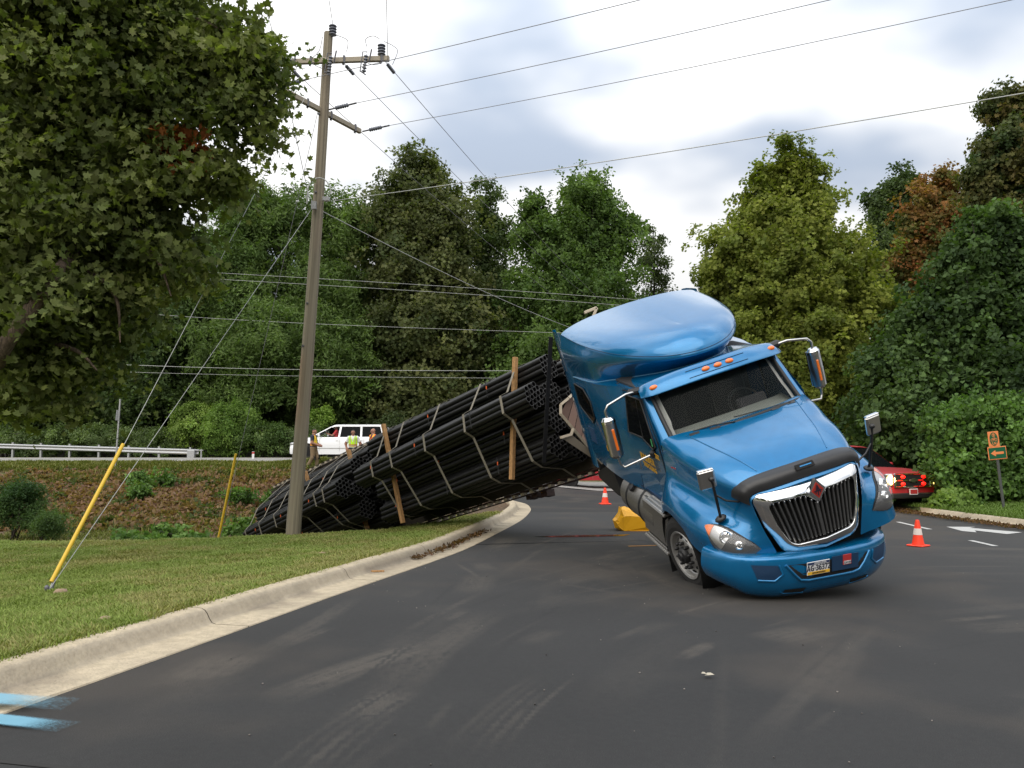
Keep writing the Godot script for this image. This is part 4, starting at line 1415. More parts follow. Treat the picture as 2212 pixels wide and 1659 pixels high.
func build_pole() -> void:
	var o := thing("utility_pole", "leaning weathered wooden utility pole with two crossarms in the lawn", "utility pole", T(pole_foot.x, pole_foot.y, pole_foot.z))
	var mb := MB.new()
	var path := PackedVector3Array()
	var rad := []
	for k in 25:
		var t := k / 24.0
		path.append((pole_top - pole_foot) * t + Vector3(0.05 * sin(t * PI), -0.3 if k == 0 else 0.0, 0))
		rad.append(lerpf(0.182, 0.112, t) * (1.0 + 0.012 * sin(k * 1.7)))
	mb.tube(path, rad, 18)
	for k in mb.uv.size():
		mb.uv[k].y = 1.0 - mb.uv[k].y
	part("shaft", mb, M.pole_wood, o)
	for e in [arm_a, arm_b]:
		mb = MB.new()
		mb.beam(e[0] - pole_foot, e[1] - pole_foot, 0.10, 0.135, Vector3.UP, 0.012)
		var arm := part("crossarm", mb, M.arm, o)
		for t in [0.08, 0.34, 0.5, 0.62, 0.93]:
			var p: Vector3 = e[0].lerp(e[1], t) - pole_foot
			mb = MB.new()
			mb.box(Vector3(0.05, 0.18, 0.16), T(p.x, p.y, p.z, 0, 0.4, 0))
			mb.box(Vector3(0.03, 0.26, 0.03), T(p.x, p.y, p.z))
			part("bolt_plate", mb, M.hardware, arm)
	# knot and bolt ends on the shaft
	for q in [[689, 246], [682, 415], [664, 655], [655, 747]]:
		mb = MB.new()
		var p := at(q[0], q[1], 20.36) - pole_foot
		mb.lathe([Vector2(0, 0.02), Vector2(0.03, 0.015), Vector2(0.035, -0.02)], along_axis(p, Vector3(0, 0, 1)), 8)
		part("bolt", mb, M.hardware, o)
	# standing insulators and the cut-outs beside them
	var pins := [at(594, 158, 20.3), at(591, 105, 20.35), at(722, 108, 20.35), at(823, 106, 20.1)]
	pins[0] = arm_b[0] + Vector3(0.06, 0.07, -0.1)
	pins[1] = arm_a[0] + Vector3(0.22, 0.07, 0)
	pins[2] = pole_top + Vector3(0.12, -0.12, 0.06)
	pins[3] = arm_a[1] + Vector3(-0.2, 0.07, 0)
	for p in pins:
		part("insulator", insulator_mesh(4, 0.105, 0.30), M.insulator, o, T(p.x - pole_foot.x, p.y - pole_foot.y, p.z - pole_foot.z))
	for p in [arm_a[0] + Vector3(0.5, -0.42, 0.12), arm_a[0].lerp(arm_a[1], 0.50) + Vector3(0.02, -0.42, 0.16), arm_a[1] + Vector3(-0.62, -0.42, 0.12)]:
		var c := part("fuse_cutout", insulator_mesh(6, 0.06, 0.44), M.insulator, o, T(p.x - pole_foot.x, p.y - pole_foot.y, p.z - pole_foot.z, 0.1, 0, -0.15))
		mb = MB.new()
		rod(mb, [Vector3(-0.09, 0.0, 0.03), Vector3(-0.09, 0.5, 0.03), Vector3(0.02, 0.52, 0)], 0.014)
		rod(mb, [Vector3(-0.09, 0.02, 0.03), Vector3(0.06, -0.05, 0)], 0.016)
		rod(mb, [Vector3(0.08, 0.3, -0.05), Vector3(0.10, 0.62, -0.05)], 0.02)
		part("fuse_tube", mb, M.hardware, c)
	# jumper loops
	mb = MB.new()
	for q in [[[697, 80], [690, 110], [672, 130], [682, 142], [695, 148]], [[724, 75], [748, 85], [752, 95], [749, 112]], [[793, 102], [790, 85], [806, 78], [820, 84]], [[830, 90], [850, 100], [859, 112], [848, 140]], [[795, 138], [812, 140], [828, 132], [829, 112]], [[615, 130], [635, 128], [640, 145], [639, 158]], [[572, 116], [566, 150], [585, 175]]]:
		var pp := []
		for w in q:
			pp.append(at(w[0], w[1], 20.1) - pole_foot)
		var sm := []
		for k in 13:
			sm.append(along(pp, k / 12.0 * (pp.size() - 1)))
		mb = MB.new()
		rod(mb, sm, 0.009, 5)
		part("jumper_wire", mb, M.hardware, o)
	# service bracket half way up, with its drip loop
	mb = MB.new()
	var s := at(690, 430, 20.32) - pole_foot
	mb.box(Vector3(0.16, 0.10, 0.10), T(s.x + 0.17, s.y, s.z))
	part("bracket", mb, M.galvanised, o)
	mb = MB.new()
	mb.box(Vector3(0.12, 0.2, 0.10), T(s.x - 0.12, s.y - 0.18, s.z + 0.05))
	part("bracket", mb, M.galvanised, o)
	mb = MB.new()
	var lp := []
	for k in 15:
		var a := PI * k / 14.0
		lp.append(s + Vector3(0.02 - 0.30 * cos(a), 0.08 + 0.42 * sin(a) - (0.25 if k == 0 else 0.0), 0.12))
	rod(mb, lp, 0.016)
	part("drip_loop", mb, M.pale_wire, o)


func build_wires() -> void:
	var far := Vector3(0.883, 0.0, 0.467)
	var dead := [["left end of the lower crossarm", arm_b[0] + Vector3(0.06, 0.0, 0)], ["pole between the crossarms", Vector3(-4.70, 10.25, -20.5)], ["right end of the lower crossarm", arm_b[1] + Vector3(0.06, 0.0, 0)]]
	for q in dead:
		var a: Vector3 = q[1]
		var o := thing("power_line", "power line dead-ended on the %s" % q[0], "power line", T(a.x, a.y, a.z), "power lines leaving the pole to the upper right")
		part("insulator", insulator_mesh(6, 0.055, 0.42), M.insulator, o, along_axis(far * 0.22, far))
		var mb := MB.new()
		rod(mb, [Vector3(), far * 0.24], 0.02)
		part("link", mb, M.hardware, o)
		mb = MB.new()
		rod(mb, [far * 0.62, far * 0.9], 0.022)
		part("clamp", mb, M.hardware, o)
		mb = MB.new()
		rod(mb, sag(far * 0.85, far * 34.0 + Vector3(0, 0.2, 0), 0.35), 0.008, 5)
		part("conductor", mb, M.wire, o)
	var a2 := at(722, 434, 20.4)
	var mb2 := MB.new()
	rod(mb2, sag(a2, a2 + far * 34.0 + Vector3(0, 0.2, 0), 0.35), 0.010, 5)
	tag(part("power_line", mb2, M.pale_wire), "lower neutral wire climbing from the middle of the pole to the right", "power line", "power lines leaving the pole to the upper right")
	# three lines crossing the main road, and their spans over the photographer
	var k := 0
	for q in [arm_a[0] + Vector3(0.22, 0.3, 0), pole_top + Vector3(0.12, 0.2, 0.06), arm_a[1] + Vector3(-0.05, -0.05, -0.1)]:
		var side: String = ["left end of the upper crossarm", "pole top", "right end of the upper crossarm"][k]
		mb2 = MB.new()
		var away := Vector3(0.29, -0.1, -1).normalized()
		var hook: Vector3 = [arm_a[0] + Vector3(0.45, -0.06, -0.06), arm_a[0].lerp(arm_a[1], 0.62) + Vector3(0, -0.06, -0.06), arm_a[1] + Vector3(-0.10, -0.06, -0.06)][k]
		part("insulator", insulator_mesh(6, 0.05, 0.42), M.insulator, self, along_axis(hook + away * 0.1, away)).name = "dead_end_insulator_%03d" % (k + 1)
		tag(get_child(get_child_count() - 1), "dead-end insulator on the %s facing the main road" % side, "insulator", "dead-end insulators on the upper crossarm")
		mb2 = MB.new()
		rod(mb2, sag(hook, q + Vector3(0.29, -0.012, -1) * 46.0, 0.5), 0.009, 5)
		tag(part("power_line", mb2, M.wire), "line from the %s going away over the main road" % side, "power line", "power lines crossing the main road")
		mb2 = MB.new()
		rod(mb2, sag(q, q + Vector3(0.14, 0.0, 1) * 30.0, 0.2), 0.008, 5)
		tag(part("power_line", mb2, M.wire), "line from the %s rising towards the camera" % side, "power line", "power lines overhead towards the camera")
		k += 1
	mb2 = MB.new()
	rod(mb2, sag(at(699, 458, 20.35), at(1310, 735, 41), 0.25), 0.011, 5)
	tag(part("service_wire", mb2, M.pale_wire), "pale service wire slanting down from mid pole towards the cab", "wire")
	k = 0
	for q in [[-40, 560, 1106, 628, 1950, 694, 0.010], [-40, 574, 1106, 642, 1950, 712, 0.010], [-40, 652, 690, 700, 1950, 742, 0.010], [-40, 776, 690, 799, 1950, 800, 0.014], [-40, 794, 690, 813, 1950, 822, 0.009]]:
		mb2 = MB.new()
		var p := []
		for u in 21:
			var s = along([Vector2(q[0], q[1]), Vector2(q[2], q[3]), Vector2(q[4], q[5])], u / 10.0)
			p.append(at(s.x, s.y, 48.3))
		rod(mb2, p, q[6], 5)
		tag(part("roadside_wire", mb2, M.pale_wire), "%s roadside wire strung level before the wood" % ["topmost", "second from top", "middle", "thick fourth", "lowest thin"][k], "wire", "wires strung along the main road")
		k += 1
	# guy wires with their yellow guards
	var anchor := Vector3(-6.39, land(-6.39, 11.5), -11.5)
	var top1 := at(697, 138, 20.42)
	var g := thing("guy_wire", "long guy wire from the pole top to the anchor in the lawn", "guy wire", T(anchor.x, anchor.y, anchor.z))
	mb2 = MB.new()
	rod(mb2, [Vector3(), top1 - anchor], 0.0055, 5)
	part("strand", mb2, M.pale_wire, g)
	mb2 = MB.new()
	rod(mb2, [Vector3(0.02, -0.15, 0), (top1 - anchor) * 0.017], 0.02, 6)
	mb2.ball(Vector3(0.035, 0.05, 0.035), T(0, 0.07, 0))
	part("anchor_rod", mb2, M.hardware, g)
	mb2 = MB.new()
	var n := (top1 - anchor)
	mb2.tube(PackedVector3Array([n * 0.012 + Vector3(-0.015, 0, 0.01), n * 0.174 + Vector3(-0.015, 0, 0.01)]), 0.029, 10)
	part("guard", mb2, M.guard, g)
	mb2 = MB.new()
	rod(mb2, [anchor + Vector3(0.03, 0.05, 0), at(671, 455, 20.35)], 0.0055, 5)
	tag(part("guy_wire", mb2, M.pale_wire), "second guy wire from mid pole to the same lawn anchor", "guy wire")
	var anchor2 := at(462, 1192, 22.0)
	g = thing("guy_wire", "guy wire behind the pole ending in a slim yellow guard at the ditch", "guy wire", T(anchor2.x, anchor2.y, anchor2.z))
	top1 = at(687, 240, 20.6)
	mb2 = MB.new()
	rod(mb2, [Vector3(0, -0.4, 0), top1 - anchor2], 0.007, 5)
	part("strand", mb2, M.wire, g)
	mb2 = MB.new()
	n = at(510, 980, 21.9) - anchor2
	mb2.tube(PackedVector3Array([Vector3(0, -0.3, 0), n]), 0.032, 10)
	part("guard", mb2, M.guard, g)
	mb2 = MB.new()
	rod(mb2, [at(607, 144, 20.2), at(633, 265, 20.6), at(663, 404, 21.0), at(668, 430, 20.6)], 0.009, 5)
	tag(part("stay_wire", mb2, M.wire), "stay wire from the left crossarm end down to the pole", "wire")


func build_roadside() -> void:
	# W-beam guard rail
	var o := thing("guard_rail", "grey steel guard rail along the main road at the left", "guard rail", T(-28, land(-28, 49), -49))
	var org: Vector3 = o.position
	var prof := [Vector2(0.0, 0.155), Vector2(0.05, 0.12), Vector2(0.08, 0.08), Vector2(0.03, 0.03), Vector2(0.0, 0.0), Vector2(0.03, -0.03), Vector2(0.08, -0.08), Vector2(0.05, -0.12), Vector2(0.0, -0.155)]
	var rows := []
	var a := at(-330, 949, 52.5)
	var b := at(431, 970.5, 46.6)
	for k in 25:
		var c := a.lerp(b, k / 24.0)
		var row := PackedVector3Array()
		for p in prof:
			row.append(c - org + Vector3(0, p.y - 0.155, p.x + 0.06))
		rows.append(row)
	var mb := MB.new()
	mb.sheet(rows)
	part("rail", mb, M.galvanised, o)
	for k in 13:
		var c := a.lerp(b, (k + 0.3) / 12.6) - org
		mb = MB.new()
		mb.box(Vector3(0.11, 1.1, 0.15), T(c.x, c.y - 0.45, c.z - 0.08))
		part("post", mb, M.galvanised, o)
	mb = MB.new()
	var e := at(418, 984, 46.5) - org
	mb.box(Vector3(0.42, 0.5, 0.3), T(e.x - 0.1, e.y + 0.05, e.z), 0.02)
	mb.box(Vector3(0.06, 0.62, 0.1), T(e.x + 0.45, e.y + 0.05, e.z))
	mb.box(Vector3(0.9, 0.05, 0.06), T(e.x + 0.1, e.y + 0.3, e.z))
	part("end_terminal", mb, M.galvanised, o)
	# sign seen from behind on the left
	var p := at(249, 1010, 37.2)
	o = thing("sign_post", "thin leaning grey post with a small sign seen edge-on", "sign", T(p.x, p.y, p.z))
	mb = MB.new()
	var tip := at(260.5, 862, 37.2) - p
	mb.beam(Vector3(0, -0.3, 0), tip, 0.07, 0.05, Vector3.UP)
	part("post", mb, M.galvanised, o)
	mb = MB.new()
	var mid := at(256, 897, 37.15) - p
	mb.box(Vector3(0.16, 0.46, 0.025), T(mid.x - 0.02, mid.y, mid.z, 0, 0.9, -0.07))
	part("plate", mb, M.galvanised, o)
	p = at(547, 992, 44)
	mb = MB.new()
	mb.box(Vector3(0.12, 0.42, 0.04), T(0, 0.2, 0))
	var mk := part("marker_post", mb, M.plate_white, self, T(p.x, p.y, p.z))
	tag(mk, "short white marker post at the edge of the main road", "marker post")
	mb = MB.new()
	mb.box(Vector3(0.122, 0.1, 0.042), T(0, 0.34, 0))
	part("red_band", mb, M.plate_red, mk)
	# detour sign on the right verge
	p = at(2170.5, 1107, 24)
	o = thing("detour_sign", "orange and green bicycle detour sign with left arrow on leaning post", "sign", Transform3D(Basis.from_euler(Vector3(0, 0.08, deg_to_rad(5.2))), p))
	mb = MB.new()
	mb.box(Vector3(0.065, 2.35, 0.04), T(0, 1.0, -0.03))
	part("post", mb, mat("dark_post", Color(0.10, 0.105, 0.10), 0.6, 0.4), o)
	mb = MB.new()
	mb.box(Vector3(0.57, 0.37, 0.012), T(0.0, 1.72, 0.0), 0.004)
	var plate := part("arrow_plate", mb, M.sign_orange, o)
	mb = MB.new()
	mb.box(Vector3(0.52, 0.32, 0.004), T(0.0, 1.72, 0.009))
	part("green_field", mb, M.sign_green, plate)
	mb = MB.new()
	mb.prism(PackedVector2Array([Vector2(-0.2, 0), Vector2(-0.05, 0.09), Vector2(-0.05, 0.035), Vector2(0.2, 0.035), Vector2(0.2, -0.035), Vector2(-0.05, -0.035), Vector2(-0.05, -0.09)]), 0.004, T(-0.01, 1.72, 0.0135))
	part("arrow", mb, M.sign_orange, plate)
	mb = MB.new()
	mb.box(Vector3(0.33, 0.44, 0.012), T(-0.06, 2.13, 0.0), 0.004)
	plate = part("bicycle_plate", mb, M.sign_orange, o)
	mb = MB.new()
	var ov := PackedVector2Array()
	for k in 28:
		ov.append(Vector2(cos(TAU * k / 28) * 0.125, sin(TAU * k / 28) * 0.195))
	mb.prism(ov, 0.004, T(-0.06, 2.13, 0.009))
	part("green_oval", mb, M.sign_green, plate)
	mb = MB.new()
	for x in [-0.055, 0.055]:
		ring(mb, Vector2(x - 0.06, 2.11), 0.043, 0.010, 0.0135)
	for l in [[-0.055, 2.11, -0.02, 2.165], [-0.02, 2.165, 0.03, 2.165], [-0.055, 2.11, 0.0, 2.11], [0.0, 2.11, 0.035, 2.17], [0.055, 2.11, 0.03, 2.18], [-0.02, 2.165, 0.0, 2.11]]:
		mb.beam(Vector3(l[0] - 0.06, l[1], 0.0135), Vector3(l[2] - 0.06, l[3], 0.0135), 0.009, 0.004, Vector3(0, 0, 1))
	ring(mb, Vector2(-0.06, 2.245), 0.052, 0.011, 0.0135)
	part("bicycle", mb, M.sign_orange, plate)
	words("LN", 0.075, Transform3D(Basis(), Vector3(-0.06, 2.005, 0.012)), M.sign_orange, plate)
	words("9", 0.07, Transform3D(Basis(), Vector3(-0.06, 2.245, 0.012)), M.sign_orange, plate)


func ring(mb: MB, c: Vector2, r: float, w: float, z: float) -> void:
	var o := PackedVector2Array()
	for k in 20:
		var a := TAU * k / 20
		var b := TAU * (k + 1) / 20
		mb.quad(Vector3(c.x + cos(a) * (r - w), c.y + sin(a) * (r - w), z), Vector3(c.x + cos(b) * (r - w), c.y + sin(b) * (r - w), z), Vector3(c.x + cos(b) * r, c.y + sin(b) * r, z), Vector3(c.x + cos(a) * r, c.y + sin(a) * r, z))


func words(text: String, height: float, xf: Transform3D, m: Material, holder: Node, called := "lettering", font := "Droid Sans", thick := 0.003, squeeze := 1.0) -> MeshInstance3D:
	var t := TextMesh.new()
	t.text = text
	var f := SystemFont.new()
	f.font_names = PackedStringArray([font])
	f.font_weight = 700
	t.font = f
	t.font_size = 64
	t.pixel_size = height / 64.0 * 1.35
	t.depth = thick
	var o := part(called, t, m, holder, xf * Transform3D(Basis.from_scale(Vector3(squeeze, 1, 1)), Vector3()))
	return o


# ------------------------------------------------------------------ trailer
# a: across the deck (towards the ground), b: out from the deck, c: along it, 0 at the front
func haul(a: float, b: float, c: float) -> Vector3:
	var t := -c / 14.0
	var phi := 1.48054 + 0.40774 * t
	var yaw := 0.78812 - 0.09087 * t
	var pit := 0.24696
	var h := Vector3(sin(yaw) * cos(pit), sin(pit), cos(yaw) * cos(pit))
	var ea0 := Vector3(-cos(yaw), 0, sin(yaw))
	var eb0 := ea0.cross(h)
	if eb0.y < 0:
		eb0 = -eb0
	var ea := ea0 * cos(phi) - eb0 * sin(phi)
	var eb := eb0 * cos(phi) + ea0 * sin(phi)
	var yw := 0.78812 - 0.045435 * t
	var hh := Vector3(sin(yw) * cos(pit), sin(pit), cos(yw) * cos(pit))
	return Vector3(1.5478, 2.3988, -17.3116) + hh * c + ea * a + eb * b


func hauled(mb: MB, a0: float, a1: float, b0: float, b1: float, c0: float, c1: float, org: Vector3) -> void:
	var n := maxi(1, int(absf(c1 - c0) / 0.9))
	var rows := []
	for k in n + 1:
		var c := lerpf(c0, c1, float(k) / n)
		rows.append([haul(a0, b0, c) - org, haul(a1, b0, c) - org, haul(a1, b1, c) - org, haul(a0, b1, c) - org])
	for k in n:
		for e in 4:
			var f := (e + 1) % 4
			mb.quad(rows[k][e], rows[k][f], rows[k + 1][f], rows[k + 1][e])
	mb.quad(rows[0][3], rows[0][2], rows[0][1], rows[0][0])
	mb.quad(rows[n][0], rows[n][1], rows[n][2], rows[n][3])


func build_trailer() -> void:
	var org := haul(0, 0, -13.5)
	var o := thing("flatbed_trailer", "long flatbed trailer lying on its side in the ditch under the pipes", "trailer", T(org.x, org.y, org.z))
	for k in 10:
		var mb := MB.new()
		var a := -1.22 + k * 0.246
		hauled(mb, a, a + 0.236, -0.045, -0.005 - 0.002 * (k % 3), 0.25, -13.6, org)
		part("deck_plank", mb, M.deck, o)
	for s in [-1.0, 1.0]:
		var mb := MB.new()
		hauled(mb, s * 1.245, s * 1.275, -0.17, 0.012, 0.28, -13.65, org)
		hauled(mb, s * 1.335, s * 1.350, -0.14, -0.04, 0.28, -13.65, org)
		var rail := part("side_rail", mb, M.frame_red if s > 0 else M.deck, o)
		mb = MB.new()
		for k in 46:
			hauled(mb, s * 1.275, s * 1.335, -0.14, -0.02, 0.2 - k * 0.3, 0.2 - k * 0.3 - 0.10, org)
		part("stake_pocket", mb, M.pale_frame, rail)
		mb = MB.new()
		hauled(mb, s * 0.36, s * 0.50, -0.75, -0.72, -0.4, -13.4, org)
		hauled(mb, s * 0.42, s * 0.44, -0.72, -0.20, -0.4, -13.4, org)
		hauled(mb, s * 0.36, s * 0.50, -0.20, -0.17, -0.4, -13.4, org)
		part("main_beam", mb, M.frame_red, o)
	var mb2 := MB.new()
	for k in 26:
		hauled(mb2, -1.24, 1.24, -0.17, -0.06, -0.2 - k * 0.52, -0.27 - k * 0.52, org)
	part("cross_members", mb2, M.frame_red, o)
	# bins and legs that hang below the lower rail
	for q in [[1.3, 1.42, -0.5, -0.2, -1.95, -2.12], [1.3, 1.42, -0.46, -0.2, -2.2, -2.32], [1.3, 1.45, -0.5, -0.24, -1.68, -1.86]]:
		mb2 = MB.new()
		hauled(mb2, q[0], q[1], q[2], q[3], q[4], q[5], org)
		part("timber_rack", mb2, M.frame_red, o)
	for c in [-11.3, -12.6]:
		for s in [-1.0, 1.0]:
			mb2 = MB.new()
			var p := haul(s * 0.9, -0.95, c) - org
			var ax := (haul(s * 1.2, -0.95, c) - org - p).normalized()
			mb2.lathe([Vector2(0.1, -0.28), Vector2(0.46, -0.28), Vector2(0.5, -0.22), Vector2(0.5, 0.22), Vector2(0.46, 0.28), Vector2(0.3, 0.28), Vector2(0.26, 0.12), Vector2(0.0, 0.12)], along_axis(p, ax), 24)
			part("wheel", mb2, M.rubber, o)
	# the torn headboard
	var hb := thing("headboard", "torn trailer headboard of brown panels behind the cab corner", "headboard", T(1.2, 2.4, -16.4))
	var ho: Vector3 = hb.position
	var A1 := at(1211, 874, 15.9) - ho
	var A2 := at(1227, 861, 15.95) - ho
	var B1 := at(1211, 894, 15.9) - ho
	var B2 := at(1300, 1000, 16.5) - ho
	var T1 := at(1279, 672, 16.9) - ho
	var C2 := at(1330, 760, 17.0) - ho
	for k in 6:
		mb2 = MB.new()
		var t0 := k / 6.0
		var t1 := (k + 0.93) / 6.0
		var back := Vector3(0, 0, -0.04)
		var q := [A2.lerp(C2, t0), A2.lerp(C2, t1), B1.lerp(B2, t1), B1.lerp(B2, t0)]
		mb2.quad(q[0], q[1], q[2], q[3])
		mb2.quad(q[3] + back, q[2] + back, q[1] + back, q[0] + back)
		part("panel_board", mb2, mat("board_%d" % k, Color(0.30, 0.19, 0.15) * (0.75 + 0.12 * ((k * 3) % 5)), 0.8), hb)
	mb2 = MB.new()
	for l in [[A1, A2], [A1, B1], [B1, B2], [A2, C2]]:
		mb2.beam(l[0], l[1], 0.05, 0.09, Vector3(0, 0, 1))
	part("frame", mb2, M.pale_frame, hb)
	mb2 = MB.new()
	var p1 := at(1211.5, 945, 15.8) - ho
	var p2 := at(1234, 938, 15.9) - ho
	var p3 := at(1238, 925, 15.9) - ho
	var p4 := at(1290, 985, 16.5) - ho
	mb2.beam(p1, p2, 0.05, 0.08, Vector3(0, 0, 1))
	mb2.beam(p2, p3, 0.05, 0.08, Vector3(0, 0, 1))
	mb2.quad(p1, p2, p4, p4 + Vector3(-0.05, -0.08, 0))
	part("bracket", mb2, M.pale_frame, hb)
	mb2 = MB.new()
	for l in [[[1262, 676], [1289, 665]], [[1289, 665], [1279, 690]], [[1279, 690], [1292, 700]]]:
		mb2.beam(at(l[0][0], l[0][1], 16.9) - ho, at(l[1][0], l[1][1], 16.9) - ho, 0.06, 0.08, Vector3(0, 0, 1), 0.008)
	part("top_bracket", mb2, M.pale_frame, hb)
	# bundles of black pipe
	var pm := MB.new()
	var len := 6.1
	var rows_o := []
	var rows_i := []
	for e in [-len / 2, len / 2]:
		var ro := PackedVector3Array()
		var ri := PackedVector3Array()
		for k in 16:
			var a := TAU * k / 16
			ro.append(Vector3(cos(a) * 0.0565, sin(a) * 0.0565, e))
			ri.append(Vector3(cos(a) * 0.0495, sin(a) * 0.0495, e))
		rows_o.append(ro)
		rows_i.append(ri)
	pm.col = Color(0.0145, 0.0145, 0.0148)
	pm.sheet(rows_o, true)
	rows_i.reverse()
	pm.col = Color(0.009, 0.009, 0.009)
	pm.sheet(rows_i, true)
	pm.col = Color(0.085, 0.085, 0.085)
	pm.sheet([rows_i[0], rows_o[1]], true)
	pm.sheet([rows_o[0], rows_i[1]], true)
	vcol(M.pipe)
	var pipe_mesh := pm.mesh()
	var bm := MB.new()
	bm.box(Vector3(0.02, 0.07, 0.012))
	var tag_mesh := bm.mesh()
	var hex := []
	for col in [-2, -1, 0, 1, 2]:
		var n: int = 5 - absi(col)
		for k in n:
			hex.append(Vector2((k - (n - 1) / 2.0) * 0.1145, col * 0.0992))
	var places := []
	for a in [-0.84, -0.28, 0.28, 0.84]:
		places.append([a, 0.36, 0.0, "lowest layer of the front load"])
		places.append([a, 0.96, 0.0, "middle layer of the front load"])
		places.append([a, 0.36, -7.0, "lowest layer of the rear load"])
	for a in [-0.56, 0.0, 0.56]:
		places.append([a - 0.03, 0.96, -7.0, "middle layer of the rear load"])
	places.append([-0.12, 1.56, 0.0, "single outermost bundle of the front load, nearest the camera"])
	places.append([-0.09, 1.56, -7.0, "single outermost bundle of the rear load, behind the utility pole"])
	var r := RandomNumberGenerator.new()
	r.seed = 9
	var order := {-0.84: "topmost", -0.28: "second from top", 0.28: "second from bottom", 0.84: "bottom"}
	for q in places:
		var c0: float = q[2] + r.randf_range(-0.06, 0.06)
		var ca: float = c0 - (len if q[2] > -1.0 else 5.7)
		var mid := (haul(q[0], q[1], c0) + haul(q[0], q[1], ca)) / 2
		var which: String = order.get(q[0], "topmost" if q[0] < -0.5 else ("lowest" if q[0] > 0.5 else "centre"))
		var label: String = "%s of black plastic pipes" % q[3] if q[1] > 1.5 else "black pipe bundle, %s in the %s" % [which, q[3]]
		var bu := thing("pipe_bundle", label, "pipe bundle", T(mid.x, mid.y, mid.z), "strapped bundles of black plastic pipe")
		for h in hex:
			var shift := r.randf_range(-0.025, 0.025)
			var s := haul(q[0] + h.x, q[1] + h.y, c0 + shift)
			var e := haul(q[0] + h.x, q[1] + h.y, ca + shift)
			var z := (s - e).normalized()
			var x := Vector3.UP.cross(z).normalized()
			part("pipe", pipe_mesh, M.pipe, bu, Transform3D(Basis(x, z.cross(x), z * (s.distance_to(e) / len)), (s + e) / 2 - mid))
		for t in [0.22, 0.55, 0.88]:
			# bands that hold the bundle, with an orange tag
			var mb := MB.new()
			var c := lerpf(c0, ca, t + r.randf_range(-0.05, 0.05))
			var out := []
			for h in [[-0.173, -0.256], [0.173, -0.256], [0.29, -0.057], [0.29, 0.057], [0.173, 0.256], [-0.173, 0.256], [-0.29, 0.057], [-0.29, -0.057]]:
				out.append([haul(q[0] + h[0] * 1.01, q[1] + h[1] * 1.01, c) - mid, haul(q[0] + h[0] * 1.01, q[1] + h[1] * 1.01, c - 0.022) - mid])
			for k in out.size():
				var k1 := (k + 1) % out.size()
				mb.quad(out[k][0], out[k1][0], out[k1][1], out[k][1])
			var band := part("band", mb, M.satin_black, bu)
			var tp := haul(q[0] - 0.05, q[1] + 0.266, c) - mid
			if r.randf() < 0.75:
				part("band_tag", tag_mesh, M.tag, band, Transform3D(Basis.from_euler(Vector3(0, -0.7, 0.05)), tp))
	# cargo straps from rail to rail over the load
	var hull_f := [Vector2(-1.33, -0.12), Vector2(-1.29, 0.02), Vector2(-1.14, 0.95), Vector2(-1.03, 1.225), Vector2(-0.42, 1.60), Vector2(-0.31, 1.825), Vector2(0.07, 1.825), Vector2(0.18, 1.60), Vector2(1.03, 1.225), Vector2(1.14, 0.98), Vector2(1.14, 0.36), Vector2(1.30, 0.02), Vector2(1.33, -0.12)]
	var hull_r := [Vector2(-1.33, -0.12), Vector2(-1.29, 0.02), Vector2(-1.14, 0.38), Vector2(-1.04, 0.63), Vector2(-0.78, 1.225), Vector2(-0.39, 1.60), Vector2(-0.27, 1.825), Vector2(0.09, 1.825), Vector2(0.20, 1.60), Vector2(0.72, 1.225), Vector2(1.04, 0.63), Vector2(1.14, 0.38), Vector2(1.30, 0.02), Vector2(1.33, -0.12)]
	var nth := ["first", "second", "third", "fourth", "fifth", "sixth", "seventh", "eighth", "ninth", "tenth", "eleventh"]
	var si := 0
	for c in [-0.68, -1.72, -3.12, -4.5, -5.25, -7.5, -8.1, -8.9, -10.3, -11.3, -12.3]:
		var mb := MB.new()
		var hull: Array = hull_f if c > -6.5 else hull_r
		var so := haul(1.33, -0.12, c)
		var skew := r.randf_range(-0.1, 0.1)
		for k in hull.size() - 1:
			var e0: Vector2 = hull[k]
			var e1: Vector2 = hull[k + 1]
			var m0 = c + skew * (e0.x + 1.3)
			var m1 = c + skew * (e1.x + 1.3)
			hauled_strip(mb, e0, e1, m0, m1, 0.06, so)
		tag(part("cargo_strap", mb, M.strap, self, T(so.x, so.y, so.z)), "pale webbing strap over the pipe load, %s from the cab" % nth[si], "cargo strap", "webbing straps over the pipe load")
		si += 1
	# timbers between the layers
	for q in [[-1.22, 1.24, 1.262, -0.62, -1.18, "orange-brown timber standing out of the pipe load near the cab"], [-1.2, 1.26, 1.262, -5.25, -5.2, "orange-brown timber standing in front of the pipe load with its foot on the lawn"], [-1.2, 1.2, 0.662, -7.75, -7.75, "short timber end poking up behind the rear pipe load"], [-1.2, 1.2, 0.662, -10.1, -10.1, "timber end lying on the trailer deck beside the utility pole"]]:
		var mb := MB.new()
		var s := haul(q[0], q[2], q[3])
		var e := haul(q[1], q[2], q[4])
		mb.beam(Vector3(), e - s, 0.092, 0.092, haul(0, 1, -3) - haul(0, 0, -3), 0.006)
		tag(part("timber", mb, M.fresh_timber, self, T(s.x, s.y, s.z)), q[5], "timber", "timbers between the pipe layers")
	var mb3 := MB.new()
	var s0 := at(1190, 728, 15.3)
	mb3.beam(Vector3(), at(1175, 1000, 16.0) - s0, 0.085, 0.01, Vector3(0.5, 0, 1))
	tag(part("black_strap", mb3, M.satin_black, self, T(s0.x, s0.y, s0.z)), "flat black strap hanging from the cab corner across the pipe ends", "strap")


